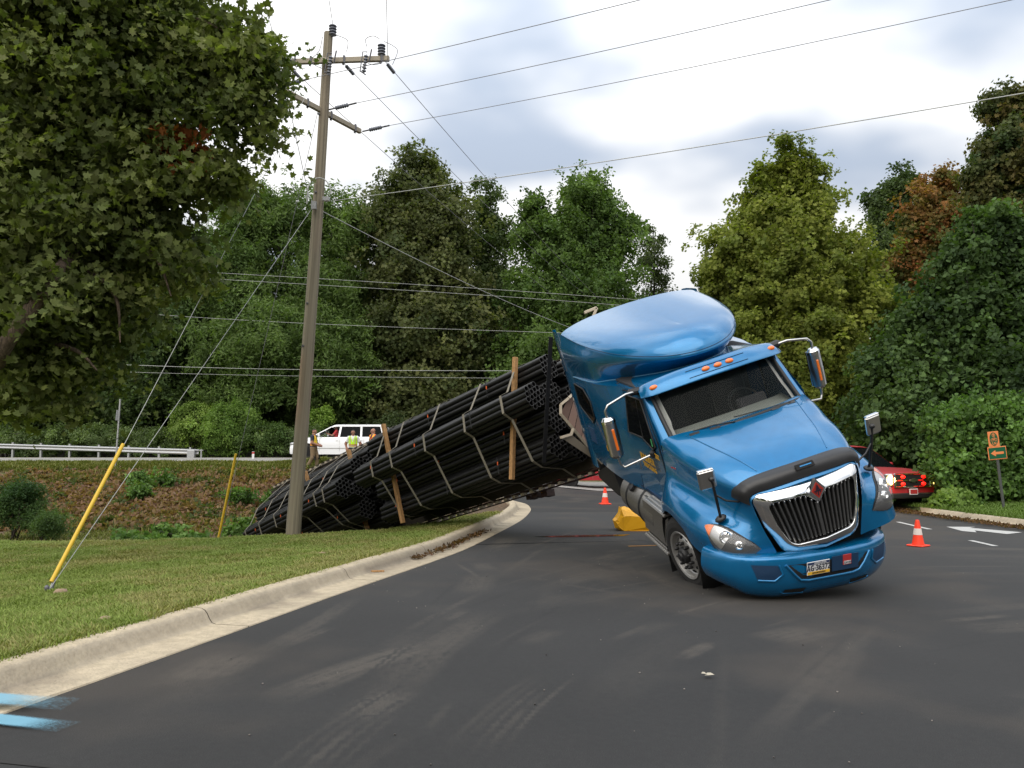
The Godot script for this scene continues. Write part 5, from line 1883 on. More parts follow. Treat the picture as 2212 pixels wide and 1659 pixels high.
func hauled_strip(mb: MB, e0: Vector2, e1: Vector2, c0: float, c1: float, w: float, org: Vector3) -> void:
	var n := (Vector2(e1.y - e0.y, -(e1.x - e0.x))).normalized() * -0.004
	var a := haul(e0.x, e0.y, c0) - org
	var b := haul(e1.x, e1.y, c1) - org
	var d := haul(e1.x, e1.y, c1 - w) - org
	var e := haul(e0.x, e0.y, c0 - w) - org
	var f := haul(e0.x + n.x, e0.y + n.y, c0) - org - a
	mb.quad(a + f, b + f, d + f, e + f)
	mb.quad(e, d, b, a)
	mb.quad(a, b, b + f, a + f)
	mb.quad(e + f, d + f, d, e)


# ------------------------------------------------------------------ the blue road tractor
# Its own axes: x to its left side (the viewer's right), y up, z forward; the front bumper stands at z = 0.
var hood_lines := [
	[Vector3(0, 2.06, -1.52), Vector3(0, 2.02, -1.32), Vector3(0, 1.96, -1.08), Vector3(0, 1.89, -0.8), Vector3(0, 1.80, -0.55), Vector3(0, 1.68, -0.30), Vector3(0, 1.55, -0.17)],
	[Vector3(0.5, 2.05, -1.58), Vector3(0.49, 2.01, -1.36), Vector3(0.48, 1.95, -1.1), Vector3(0.46, 1.88, -0.82), Vector3(0.43, 1.79, -0.57), Vector3(0.40, 1.67, -0.33), Vector3(0.40, 1.54, -0.19)],
	[Vector3(0.86, 2.035, -1.72), Vector3(0.84, 1.975, -1.46), Vector3(0.80, 1.895, -1.18), Vector3(0.75, 1.83, -0.89), Vector3(0.68, 1.745, -0.62), Vector3(0.60, 1.64, -0.37), Vector3(0.58, 1.53, -0.235)],
	[Vector3(1.03, 1.98, -1.80), Vector3(1.00, 1.90, -1.51), Vector3(0.95, 1.80, -1.21), Vector3(0.895, 1.74, -0.91), Vector3(0.815, 1.66, -0.63), Vector3(0.705, 1.58, -0.39), Vector3(0.665, 1.49, -0.255)],
	[Vector3(1.05, 1.82, -1.81), Vector3(1.02, 1.74, -1.53), Vector3(0.965, 1.63, -1.23), Vector3(0.91, 1.55, -0.93), Vector3(0.83, 1.48, -0.64), Vector3(0.725, 1.42, -0.40), Vector3(0.665, 1.39, -0.24)],
	[Vector3(1.06, 1.60, -1.83), Vector3(1.045, 1.52, -1.56), Vector3(1.01, 1.44, -1.26), Vector3(0.965, 1.385, -0.95), Vector3(0.89, 1.32, -0.65), Vector3(0.775, 1.25, -0.39), Vector3(0.645, 1.25, -0.22)],
	[Vector3(1.09, 1.42, -1.90), Vector3(1.15, 1.41, -1.68), Vector3(1.175, 1.385, -1.42), Vector3(1.155, 1.33, -1.08), Vector3(1.085, 1.25, -0.70), Vector3(0.90, 1.14, -0.34), Vector3(0.615, 1.10, -0.20)],
	[Vector3(1.16, 1.16, -2.0), Vector3(1.22, 1.22, -1.80), Vector3(1.25, 1.255, -1.48), Vector3(1.245, 1.18, -1.08), Vector3(1.175, 1.07, -0.66), Vector3(0.98, 1.0, -0.27), Vector3(0.575, 0.965, -0.185)],
	[Vector3(1.19, 0.90, -2.03), Vector3(1.24, 1.07, -1.83), Vector3(1.255, 1.14, -1.48), Vector3(1.25, 1.05, -1.12), Vector3(1.21, 0.84, -0.88), Vector3(1.02, 0.74, -0.25), Vector3(0.50, 0.70, -0.175)],
]


func both_sides(lines: Array, nj: int, ns: int, j0 := 0.0, j1 := -1.0, s0 := 0.0, s1 := -1.0) -> Array:
	# rows that run from the far left over the centre line to the far right
	var right := patch_rows(lines, nj, ns, 1.0, j0, j1, s0, s1)
	var rows := []
	for r in right:
		var row := PackedVector3Array()
		for k in range(r.size() - 1, 0, -1):
			row.append(Vector3(-r[k].x, r[k].y, r[k].z))
		row.append_array(r)
		rows.append(row)
	return rows


func grille_z(x: float, y: float) -> float:
	return -0.02 - 0.07 * (y - 0.8) - 0.36 * x * x


# rounded trapezoid outline of the grille, k from 0 to n, starting at the top centre
func grille_outline(n: int, wt: float, wb: float, yt: float, yb: float, rt: float, rb: float) -> PackedVector2Array:
	var pts := [Vector2(0, yt), Vector2(0.045, yt), Vector2(0.09, yt), Vector2(0.13, yt), Vector2(wt * 0.5, yt), Vector2(wt - rt, yt)]
	for k in 5:
		var a := PI / 2 * (k + 1) / 6.0
		pts.append(Vector2(wt - rt + rt * sin(a), yt - rt + rt * cos(a)))
	pts.append(Vector2(wt, yt - rt))
	pts.append(Vector2(lerpf(wt, wb, 0.5) + 0.012, (yt + yb) / 2))
	pts.append(Vector2(wb + 0.01, yb + rb))
	for k in 5:
		var a := PI / 2 * (k + 1) / 6.0
		pts.append(Vector2(wb - rb + rb * cos(a), yb + rb - rb * sin(a)))
	pts.append(Vector2(wb - rb, yb))
	pts.append(Vector2(0, yb - 0.012))
	var out := PackedVector2Array(pts)
	for k in range(pts.size() - 2, 0, -1):
		out.append(Vector2(-pts[k].x, pts[k].y))
	return out


func side_sheet(poly: Array, side: float, lift: float, x_of: Callable) -> MB:
	# flat outline (z, y) laid on the side of the cab
	var mb := MB.new()
	var pp := PackedVector2Array(poly)
	var t := Geometry2D.triangulate_polygon(pp)
	for k in range(0, t.size(), 3):
		var q := []
		for e in 3:
			var p := pp[t[k + e]]
			q.append(Vector3(side * (x_of.call(p.x, p.y) + lift), p.y, p.x))
		if ((q[2] - q[0]).cross(q[1] - q[0])).x * side < 0:
			q.reverse()
		mb.tri(q[0], q[1], q[2])
	return mb


func edge_tube(mb: MB, poly: Array, side: float, lift: float, x_of: Callable, r: float) -> void:
	var pp := PackedVector3Array()
	for k in poly.size() + 1:
		var p: Vector2 = poly[k % poly.size()]
		pp.append(Vector3(side * (x_of.call(p.x, p.y) + lift), p.y, p.x))
	mb.tube(pp, r, 5, false)


func cab_x(z: float, y: float) -> float:
	return 1.052 + 0.05 * smoothstep(-2.4, -3.2, z) + 0.15 * smoothstep(-3.0, -4.3, z) - 0.075 * maxf(0.0, (y - 1.95) / 0.6) * (1.0 - smoothstep(-3.0, -4.0, z))


func build_truck() -> void:
	var pose := Vector3(0.21379, 0.19108, 0.30843)
	var B := Basis.from_euler(pose)
	var k_size := 1.045
	var o := thing("road_tractor", "crumpled blue sleeper-cab truck tipped forward onto its bumper on the road", "truck", Transform3D(B.scaled(Vector3.ONE * k_size), Vector3(3.9327, -0.2833, -9.9948)))
	var cab_roll := T(0, 1.9, 0) * T(0, 0, 0, 0, 0, 0.022) * T(0, -1.9, 0)
	var mb := MB.new()

	# --- hood and fenders, one moulded shell
	mb.sheet(both_sides(hood_lines, 40, 34))
	var hood := part("hood", mb, M.blue, o)
	mb = MB.new()      # raised crease lines
	for s in [-1.0, 1.0]:
		var pp := PackedVector3Array()
		for k in 15:
			var q := on_patch(hood_lines, lerpf(1.72, 1.12, k / 14.0), lerpf(0.35, 4.5, k / 14.0))
			pp.append(Vector3(q.x * s, q.y + 0.001, q.z))
		mb.tube(pp, 0.007, 6)
	part("hood_crease", mb, M.blue, hood)
	mb = MB.new()
	for s in [-1.0, 1.0]:
		for k in 2:
			var q := on_patch(hood_lines, 1.45 - 0.62 * k, 0.42)
			mb.box(Vector3(0.13, 0.008, 0.05), Transform3D(Basis.from_euler(Vector3(0.28, s * 0.2, -s * 0.08)), Vector3(q.x * s, q.y + 0.004, q.z)), 0.003)
	part("hood_vent", mb, M.satin_black, hood)
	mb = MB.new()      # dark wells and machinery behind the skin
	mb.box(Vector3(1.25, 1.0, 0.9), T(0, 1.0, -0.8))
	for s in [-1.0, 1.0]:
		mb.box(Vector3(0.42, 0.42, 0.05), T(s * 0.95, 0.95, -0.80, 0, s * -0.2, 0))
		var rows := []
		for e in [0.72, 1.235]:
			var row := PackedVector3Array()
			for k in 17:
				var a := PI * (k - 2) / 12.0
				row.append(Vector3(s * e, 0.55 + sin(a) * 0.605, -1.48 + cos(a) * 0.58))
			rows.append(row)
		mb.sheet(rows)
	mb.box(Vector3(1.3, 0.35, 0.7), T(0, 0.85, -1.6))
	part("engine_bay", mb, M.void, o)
	# --- dark bug deflector along the front edge of the hood
	mb = MB.new()
	var rows := []
	for b in 11:
		var t := b / 10.0
		var row := PackedVector3Array()
		for a in 49:
			var j := lerpf(-3.75, 3.75, a / 48.0)
			var s := lerpf(4.72, 5.80, t) - 0.25 * smoothstep(2.4, 3.7, absf(j)) * (1.0 - t)
			var q := on_patch(hood_lines, absf(j), s)
			var lift := 0.012 + 0.05 * sin(PI * clampf(t * 0.9 + 0.08, 0, 1))
			var nn := Vector3(absf(j) * 0.12, 0.75, 0.65).normalized() if absf(j) < 2.6 else Vector3(0.7, 0.35, 0.6).normalized()
			q += nn * lift
			row.append(Vector3(q.x * signf(j), q.y, q.z))
		rows.append(row)
	mb.sheet(rows)
	var defl := part("bug_deflector", mb, M.satin_black, o)
	var slot := on_patch(hood_lines, 0.05, 5.22) + Vector3(0, 0.056, 0.05)
	mb = MB.new()
	mb.box(Vector3(0.23, 0.012, 0.075), Transform3D(Basis.from_euler(Vector3(0.72, 0, 0)), slot), 0.005)
	part("slot", mb, M.void, defl)
	mb = MB.new()
	mb.box(Vector3(0.15, 0.014, 0.022), Transform3D(Basis.from_euler(Vector3(0.72, 0, 0)), slot + Vector3(0.01, 0.002, 0.002)), 0.005)
	part("slot_gap", mb, M.blue, defl)

	# --- grille
	var n_out := grille_outline(40, 0.665, 0.52, 1.545, 0.775, 0.10, 0.20)
	var n_in := grille_outline(40, 0.525, 0.425, 1.435, 0.915, 0.06, 0.13)
	var n_mid := PackedVector2Array()
	for k in n_out.size():
		n_mid.append(n_out[k].lerp(n_in[k], 0.5))
	mb = MB.new()
	rows = []
	for e in [[n_out, 0.0, -0.14], [n_out, 0.0, -0.055], [n_out, 0.06, -0.03], [n_mid, 0.0, 0.005], [n_in, -0.14, 0.028], [n_in, 0.0, 0.02], [n_in, 0.0, -0.07]]:
		var row := PackedVector3Array()
		for k in n_out.size():
			var p: Vector2 = e[0][k]
			if e[1] > 0:
				p = p.lerp(n_in[k], e[1])
			elif e[1] < 0:
				p = p.lerp(n_out[k], -e[1])
			# the inner edge dips to a point under the emblem
			if e[0] == n_in and p.y > 1.3:
				p.y -= 0.11 * maxf(0.0, 1.0 - absf(p.x) / 0.13)
			row.append(Vector3(p.x, p.y, grille_z(p.x, p.y) + e[2]))
		rows.append(row)
	mb.sheet(rows, true)
	var grille := part("grille_surround", mb, M.chrome, o)
	mb = MB.new()
	var back := PackedVector2Array(n_in)
	var tri := Geometry2D.triangulate_polygon(back)
	for k in range(0, tri.size(), 3):
		var q := []
		for e in 3:
			q.append(Vector3(back[tri[k + e]].x, back[tri[k + e]].y, grille_z(back[tri[k + e]].x, back[tri[k + e]].y) - 0.06))
		mb.tri(q[0], q[1], q[2])
	part("grille_screen", mb, M.void, grille)
	for k in 17:
		var x := lerpf(-0.475, 0.475, k / 16.0)
		mb = MB.new()
		var xb := x * 0.80
		var yt := 1.425 - 0.11 * maxf(0.0, 1.0 - absf(x) / 0.13)
		var yb := 0.922 + 0.10 * smoothstep(0.34, 0.44, absf(xb))
		var w := 0.022 if k != 8 else 0.04
		mb.beam(Vector3(x, yt, grille_z(x, yt) - 0.028), Vector3(xb, yb, grille_z(xb, yb) - 0.028), w, 0.05, Vector3(0, 0, 1), 0.008)
		part("grille_slat", mb, M.slat, grille)
		mb = MB.new()
		mb.ball(Vector3(0.011, 0.012, 0.011), T(x, yt - 0.006, grille_z(x, yt) + 0.003), 6, 4)
		part("slat_cap", mb, M.chrome, grille)
	mb = MB.new()
	mb.prism(PackedVector2Array([Vector2(0, 0.135), Vector2(0.10, 0), Vector2(0, -0.135), Vector2(-0.10, 0)]), 0.05, T(0, 1.475, grille_z(0, 1.48) + 0.045))
	var emblem := part("emblem", mb, M.chrome, o)
	mb = MB.new()
	mb.prism(PackedVector2Array([Vector2(0, 0.095), Vector2(0.072, 0), Vector2(0, -0.095), Vector2(-0.072, 0)]), 0.008, T(0, 1.475, grille_z(0, 1.48) + 0.073))
	part("emblem_field", mb, M.emblem_red, emblem)
	mb = MB.new()
	for l in [[-0.03, -0.03, 0.0, 0.06], [0.03, -0.03, 0.0, 0.06], [-0.045, -0.004, 0.045, -0.004], [0.0, -0.06, 0.0, 0.06]]:
		mb.beam(Vector3(l[0], 1.475 + l[1], grille_z(0, 1.48) + 0.079), Vector3(l[2], 1.475 + l[3], grille_z(0, 1.48) + 0.079), 0.011, 0.006, Vector3(0, 0, 1))
	part("emblem_mark", mb, M.ink, emblem)

	# --- headlights, let into the fenders
	var up := [Vector2(4.02, 6.30), Vector2(4.3, 6.02), Vector2(4.7, 5.92), Vector2(5.15, 6.2), Vector2(5.5, 6.75), Vector2(5.68, 7.18)]
	var low := [Vector2(4.02, 6.32), Vector2(4.18, 6.75), Vector2(4.42, 7.12), Vector2(4.8, 7.38), Vector2(5.3, 7.42), Vector2(5.68, 7.2)]
	for s in [-1.0, 1.0]:
		mb = MB.new()
		overlay(mb, hood_lines, up, low, 0.004, s, 0.012, 0.995, -0.10, 1.10, 20, 8)
		var hl := part("headlight", mb, M.black, o)
		for e in [["turn_signal", 0.03, 0.22, 0.06, 0.92, M.amber, 0.012], ["reflector", 0.22, 0.50, 0.05, 0.93, M.dull_chrome, 0.009], ["bezel", 0.50, 0.97, 0.05, 0.93, M.black, 0.008]]:
			mb = MB.new()
			overlay(mb, hood_lines, up, low, e[6], s, e[1], e[2], e[3], e[4], 8, 8)
			part(e[0], mb, e[5], hl)
		for e in [[0.47, 0.40, 0.082], [0.66, 0.42, 0.055]]:
			var pu: Vector2 = along(up, e[0] * 5.0)
			var pl: Vector2 = along(low, e[0] * 5.0)
			var q2: Vector2 = pu.lerp(pl, e[1])
			var c := on_patch(hood_lines, q2.y, q2.x)
			var nn := Vector3(0.72 if e[0] < 0.6 else 0.5, 0.25, 0.85).normalized()
			mb = MB.new()
			mb.lathe([Vector2(0, 0.006), Vector2(e[2] * 0.45, 0.012), Vector2(e[2] * 0.62, 0.03), Vector2(e[2] * 0.9, 0.022), Vector2(e[2], 0.0)], Transform3D(along_axis(Vector3(), Vector3(nn.x * s, nn.y, nn.z)).basis, Vector3(c.x * s, c.y, c.z)), 18)
			part("bulb_bowl", mb, M.chrome, hl)
		mb = MB.new()
		overlay(mb, hood_lines, up, low, 0.022, s, 0, 1, 0.0, 1.0, 20, 8, 0.03)
		part("lens", mb, M.lens, hl)

	# --- bumper, knocked out of line with the hood
	var bb := Basis.from_euler(pose).inverse() * Basis.from_euler(Vector3(0.17673, 0.33002, 0.10858))
	var bx := Transform3D(bb, Vector3(-0.013, 0.675, -0.018))
	var st := [[0.0, 0.0], [0.38, -0.012], [0.68, -0.075], [0.93, -0.20], [1.06, -0.36], [1.135, -0.57], [1.155, -0.76]]
	var lines := []
	for l in [[0.045, -0.20], [0.065, -0.10], [0.055, -0.015], [0.005, 0.02], [-0.16, 0.035], [-0.30, 0.01], [-0.41, -0.06], [-0.455, -0.16], [-0.455, -0.34]]:
		var line := []
		for q in st.size():
			var ta := Vector2(st[mini(q + 1, 6)][0], st[mini(q + 1, 6)][1]) - Vector2(st[q - 1][0] if q > 0 else -0.38, st[maxi(q - 1, 0)][1] if q > 0 else -0.012)
			var in_ := Vector2(-ta.y, ta.x).normalized()
			var e: float = 1.0 - 0.16 * smoothstep(0.8, 1.2, st[q][0])
			line.append(Vector3(maxf(0.0, st[q][0] + (l[1] * in_.x if q > 0 else 0.0)), l[0] * e + (0.03 * smoothstep(0.8, 1.2, st[q][0]) if l[0] < -0.2 else 0.0), st[q][1] + l[1] * in_.y))
		lines.append(line)
	# patch lines run across, so turn them: lines[j] along x
	mb = MB.new()
	rows = []
	for j in 33:
		var row := PackedVector3Array()
		var half := PackedVector3Array()
		for k in 31:
			half.append(on_patch(lines, j / 4.0, k / 5.0))
		for k in range(30, 0, -1):
			row.append(Vector3(-half[k].x, half[k].y, half[k].z))
		row.append_array(half)
		rows.append(row)
	mb.sheet(rows)
	var bumper := part("bumper", mb, M.blue, o, bx)
	mb = MB.new()
	mb.box(Vector3(1.8, 0.34, 0.3), T(0, -0.19, -0.46))
	mb.box(Vector3(1.3, 0.25, 0.3), T(0, -0.16, -0.22))
	part("bumper_beam", mb, M.void, bumper)
	# central opening and side recesses, set against the bumper skin
	part("plate_opening", skin_panel(lines, [Vector2(-0.55, -0.035), Vector2(0.55, -0.035), Vector2(0.40, -0.215), Vector2(-0.40, -0.215)], 0.003), M.void, bumper)
	mb = MB.new()
	var lip := PackedVector3Array()
	for q in [[-0.57, -0.03], [-0.475, -0.14], [-0.40, -0.215], [-0.3, -0.232], [0.3, -0.232], [0.40, -0.215], [0.475, -0.14], [0.57, -0.03]]:
		lip.append(skin_point(lines, q[0], q[1], 0.004))
	mb.tube(lip, 0.018, 8)
	part("opening_lip", mb, M.blue, bumper)
	for s in [-1.0, 1.0]:
		var fog := [Vector2(0.92 * s, -0.02), Vector2(0.64 * s, -0.03), Vector2(0.60 * s, -0.13), Vector2(0.69 * s, -0.205), Vector2(0.86 * s, -0.195)]
		part("fog_recess", skin_panel(lines, fog, 0.003), M.blue_inside, bumper)
		mb = MB.new()
		lip = PackedVector3Array()
		for k in [1, 2, 3, 4]:
			lip.append(skin_point(lines, fog[k].x, fog[k].y, 0.002))
		mb.tube(lip, 0.015, 8)
		part("recess_lip", mb, M.blue, bumper)
		part("tow_slot", skin_panel(lines, [Vector2(0.30 * s, -0.325), Vector2(0.56 * s, -0.32), Vector2(0.58 * s, -0.365), Vector2(0.33 * s, -0.385)], 0.003), M.void, bumper)
		mb = MB.new()
		mb.tube(PackedVector3Array([skin_point(lines, 0.32 * s, -0.392, 0.0), skin_point(lines, 0.57 * s, -0.375, 0.0), skin_point(lines, 0.60 * s, -0.35, 0.0)]), 0.010, 6)
		part("slot_lip", mb, M.blue, bumper)
	# plates
	plate(bumper, Vector3(-0.19, -0.09, 0.058), 0.305, 0.152, true)
	plate(bumper, Vector3(0.20, -0.055, 0.058), 0.115, 0.12, false)
	mb = MB.new()
	mb.box(Vector3(0.36, 0.17, 0.01), T(0.18, -0.085, 0.05))
	part("plate_backing", mb, M.blue_inside, bumper)

	# --- windshield, with the cab behind it
	var ws := [[Vector3(0, 2.03, -1.46), Vector3(0.4, 2.02, -1.50), Vector3(0.75, 1.99, -1.61), Vector3(0.92, 1.965, -1.74)], [Vector3(0, 2.33, -1.72), Vector3(0.4, 2.32, -1.76), Vector3(0.74, 2.285, -1.88), Vector3(0.905, 2.26, -2.02)], [Vector3(0, 2.63, -2.0), Vector3(0.4, 2.62, -2.04), Vector3(0.74, 2.585, -2.16), Vector3(0.885, 2.555, -2.28)]]
	mb = MB.new()
	mb.sheet(both_cols(ws, 12, 12))
	var wind := part("windshield", mb, M.glass, o, cab_roll)
	mb = MB.new()
	for s in [-1.0, 1.0]:
		var pp := PackedVector3Array()
		for k in 9:
			var q := on_patch(ws, k / 4.0, 2.94)
			pp.append(Vector3(q.x * s, q.y + 0.004, q.z + 0.012))
		mb.tube(pp, 0.03, 6)
	for j in [0.0, 2.0]:
		var pp := PackedVector3Array()
		for k in 25:
			var f := (k - 12) / 12.0
			var q := on_patch(ws, j, absf(f) * 3.0)
			pp.append(Vector3(q.x * signf(f), q.y + 0.005, q.z + 0.01))
		mb.tube(pp, 0.028, 6)
	part("rubber_frame", mb, M.black, wind)
	for s in [-0.12, 0.55]:
		mb = MB.new()
		var a := on_patch(ws, 0.06, absf(s) * 3.2)
		var b := on_patch(ws, 0.30, 1.9 if s > 0 else 1.7)
		mb.tube(PackedVector3Array([Vector3(signf(s) * a.x, a.y + 0.01, a.z + 0.05), Vector3((signf(s) * a.x - b.x) / 2, (a.y + b.y) / 2 + 0.01, (a.z + b.z) / 2 + 0.055), Vector3(-b.x * (1.0 if s < 0 else 0.1), b.y - 0.03, b.z + 0.04)]), 0.009, 5)
		part("wiper", mb, M.black, wind)
	mb = MB.new()
	rows = []
	for e in [[0.0, 0.02], [1.0, 0.0]]:
		var row := PackedVector3Array()
		for k in 25:
			var f := (k - 12) / 12.0
			var h := on_patch(hood_lines, absf(f) * 2.55, 0.0)
			var g := on_patch(ws, 0.0, absf(f) * 3.0)
			var q := h.lerp(g, e[0])
			row.append(Vector3(q.x * signf(f), q.y - 0.012, q.z))
		rows.append(row)
	mb.sheet(rows)
	part("cowl", mb, M.black, o)
	# inside: dashboard, wheel, seats, curtains
	mb = MB.new()
	rows = []
	for e in [[0.0, -0.03], [0.22, -0.02], [0.42, 0.015], [0.52, -0.02], [0.56, -0.3]]:
		var row := PackedVector3Array()
		for k in 17:
			var f := (k - 8) / 8.0
			var g := on_patch(ws, 0.0, absf(f) * 2.9)
			row.append(Vector3(g.x * signf(f) * 0.985, g.y + e[1], g.z - 0.03 - e[0]))
		rows.append(row)
	mb.sheet(rows)
	var dash := part("dashboard", mb, M.dash, o, cab_roll)
	mb = MB.new()
	mb.box(Vector3(0.42, 0.16, 0.1), T(0.42, 2.03, -2.12, -0.3), 0.03)
	part("instrument_hood", mb, M.seat, dash)
	mb = MB.new()
	var wheel_rows := []
	for k in 24:
		var a := TAU * k / 24
		var row := PackedVector3Array()
		for e in 6:
			var b := TAU * e / 6
			row.append(Vector3(cos(a) * (0.22 + 0.016 * cos(b)), sin(a) * (0.22 + 0.016 * cos(b)), 0.016 * sin(b)))
		wheel_rows.append(row)
	mb.xf = T(0.42, 1.98, -2.32, -0.7, 0, 0)
	mb.sheet(wheel_rows, true, true)
	mb.xf = Transform3D()
	part("steering_wheel", mb, M.satin_black, dash)
	for x in [-0.48, 0.48]:
		mb = MB.new()
		mb.box(Vector3(0.52, 0.9, 0.16), T(x, 1.95, -2.95, -0.12), 0.05)
		mb.box(Vector3(0.3, 0.2, 0.1), T(x, 2.44, -3.0), 0.04)
		part("seat", mb, M.seat, o, cab_roll)
	mb = MB.new()
	mb.box(Vector3(1.98, 1.62, 0.04), T(0, 1.75, -3.35))
	mb.box(Vector3(1.9, 0.03, 1.3), T(0, 2.575, -2.85))
	part("cab_lining", mb, M.seat, o, cab_roll)
	for s in [-1.0, 1.0]:
		mb = MB.new()
		rows = []
		for b in 9:
			var row := PackedVector3Array()
			for a in 9:
				var g := on_patch(ws, b / 4.0, 2.86 - 0.45 * a / 8.0 + (0.1 if b < 3 else 0.0))
				row.append(Vector3(s * (g.x - 0.02), g.y - 0.02, g.z - 0.06 - 0.018 * sin(a * 2.4)))
			rows.append(row)
		mb.sheet(rows)
		part("curtain", mb, M.curtain, o, cab_roll)

	# --- visor with its five marker lights
	var vis := [
		[Vector3(0, 2.625, -1.98), Vector3(0.5, 2.61, -2.03), Vector3(0.88, 2.56, -2.18), Vector3(1.0, 2.53, -2.30)],
		[Vector3(0, 2.60, -1.86), Vector3(0.5, 2.588, -1.91), Vector3(0.90, 2.545, -2.06), Vector3(1.03, 2.525, -2.20)],
		[Vector3(0, 2.625, -1.85), Vector3(0.5, 2.61, -1.90), Vector3(0.905, 2.565, -2.06), Vector3(1.035, 2.54, -2.205)],
		[Vector3(0, 2.70, -1.93), Vector3(0.5, 2.685, -1.98), Vector3(0.90, 2.63, -2.13), Vector3(1.02, 2.585, -2.27)],
		[Vector3(0, 2.765, -2.06), Vector3(0.5, 2.75, -2.11), Vector3(0.89, 2.685, -2.26), Vector3(1.0, 2.62, -2.39)],
		[Vector3(0, 2.755, -2.14), Vector3(0.5, 2.74, -2.19), Vector3(0.88, 2.67, -2.33), Vector3(0.985, 2.60, -2.45)],
	]
	mb = MB.new()
	mb.sheet(both_cols(vis, 12, 20))
	var visor := part("visor", mb, M.blue, o, cab_roll)
	for x in [-0.86, -0.17, 0.0, 0.17, 0.86]:
		var c := on_patch(vis, 3.0, absf(x) / 0.45 if absf(x) < 0.5 else 2.0 - (0.9 - absf(x)) / 0.4)
		mb = MB.new()
		mb.ball(Vector3(0.058, 0.034, 0.03), Transform3D(Basis.from_euler(Vector3(-0.75, signf(x) * (0.35 if absf(x) > 0.5 else 0.0), -signf(x) * (0.13 if absf(x) > 0.5 else 0.02))), Vector3(x, c.y + 0.004, c.z + 0.006)), 14, 8)
		part("marker_light", mb, M.amber, visor)
	mb = MB.new()
	for y in [2.5, 3.42]:
		var pp := PackedVector3Array()
		for k in 17:
			var x := lerpf(-0.42, 0.42, k / 16.0)
			var c := on_patch(vis, y, absf(x) / 0.5)
			pp.append(Vector3(x, c.y + 0.003, c.z + 0.003))
		mb.tube(pp, 0.004, 4)
	part("visor_groove", mb, M.blue_inside, visor)

	# --- cab sides, doors, sleeper
	var side_l := [
		[Vector3(0.99, 1.05, -1.84), Vector3(1.03, 1.0, -2.4), Vector3(1.08, 0.985, -3.0), Vector3(1.15, 0.98, -3.5), Vector3(1.20, 1.0, -4.2), Vector3(1.21, 1.04, -5.05)],
		[Vector3(1.05, 1.3, -1.84), Vector3(1.055, 1.3, -2.4), Vector3(1.10, 1.3, -3.0), Vector3(1.165, 1.3, -3.5), Vector3(1.22, 1.3, -4.2), Vector3(1.235, 1.3, -5.05)],
		[Vector3(1.052, 1.95, -1.84), Vector3(1.055, 1.95, -2.4), Vector3(1.10, 1.95, -3.0), Vector3(1.165, 1.95, -3.5), Vector3(1.225, 1.95, -4.2), Vector3(1.24, 1.95, -5.05)],
		[Vector3(1.02, 2.25, -2.07), Vector3(1.025, 2.25, -2.5), Vector3(1.07, 2.25, -3.0), Vector3(1.155, 2.25, -3.5), Vector3(1.225, 2.25, -4.2), Vector3(1.24, 2.25, -5.05)],
		[Vector3(0.975, 2.55, -2.32), Vector3(0.98, 2.56, -2.6), Vector3(1.02, 2.56, -3.05), Vector3(1.14, 2.54, -3.6), Vector3(1.21, 2.525, -4.2), Vector3(1.23, 2.51, -5.05)],
	]
	for s in [-1.0, 1.0]:
		mb = MB.new()
		mb.sheet(patch_rows(side_l, 24, 40, s))
		part("cab_side", mb, M.blue, o, cab_roll)
		# A-pillar
		mb = MB.new()
		rows = []
		for k in 9:
			var t := k / 8.0
			var a := on_patch(ws, t * 2.0, 2.98)
			var b := Vector3(1.05, 1.94, -1.86).lerp(Vector3(0.98, 2.55, -2.36), t)
			var row := PackedVector3Array()
			for e in 6:
				var q: Vector3 = a.lerp(b, e / 5.0) + Vector3(0.03, 0, 0.02) * sin(PI * e / 5.0)
				row.append(Vector3(q.x * s, q.y, q.z))
			rows.append(row)
		mb.sheet(rows)
		part("windshield_pillar", mb, M.blue, o, cab_roll)
		# the door
		var door_poly := [Vector2(-2.98, 2.53), Vector2(-2.36, 2.53), Vector2(-1.90, 1.95), Vector2(-1.87, 1.4), Vector2(-1.95, 1.12), Vector2(-2.3, 1.03), Vector2(-2.98, 1.02)]
		mb = side_sheet(door_poly, s, 0.012, cab_x)
		var door := part("door", mb, M.blue, o, cab_roll)
		mb = MB.new()
		edge_tube(mb, door_poly, s, 0.008, cab_x, 0.009)
		part("door_seam", mb, M.void, door)
		var win := [Vector2(-2.87, 2.47), Vector2(-2.36, 2.47), Vector2(-2.02, 1.88), Vector2(-2.14, 1.82), Vector2(-2.5, 1.92), Vector2(-2.96, 1.92)]
		mb = side_sheet(win, s, 0.022, cab_x)
		var window := part("window", mb, M.dark_glass, door)
		mb = MB.new()
		edge_tube(mb, win, s, 0.02, cab_x, 0.014)
		mb.tube(PackedVector3Array([Vector3(s * (cab_x(-2.52, 2.47) + 0.024), 2.47, -2.52), Vector3(s * (cab_x(-2.45, 1.92) + 0.024), 1.92, -2.45)]), 0.012, 5)
		part("window_frame", mb, M.black, window)
		if s < 0:
			mb = MB.new()
			mb.box(Vector3(0.004, 0.10, 0.035), T(-cab_x(-2.1, 1.9) - 0.03, 1.93, -2.10))
			part("sticker", mb, mat("sticker", Color(0.08, 0.45, 0.16), 0.5), window)
		mb = MB.new()
		mb.beam(Vector3(s * 1.085, 1.36, -2.88), Vector3(s * 1.085, 1.52, -2.86), 0.03, 0.03, Vector3(0, 0, 1), 0.008)
		part("handle", mb, M.dull_chrome, door)
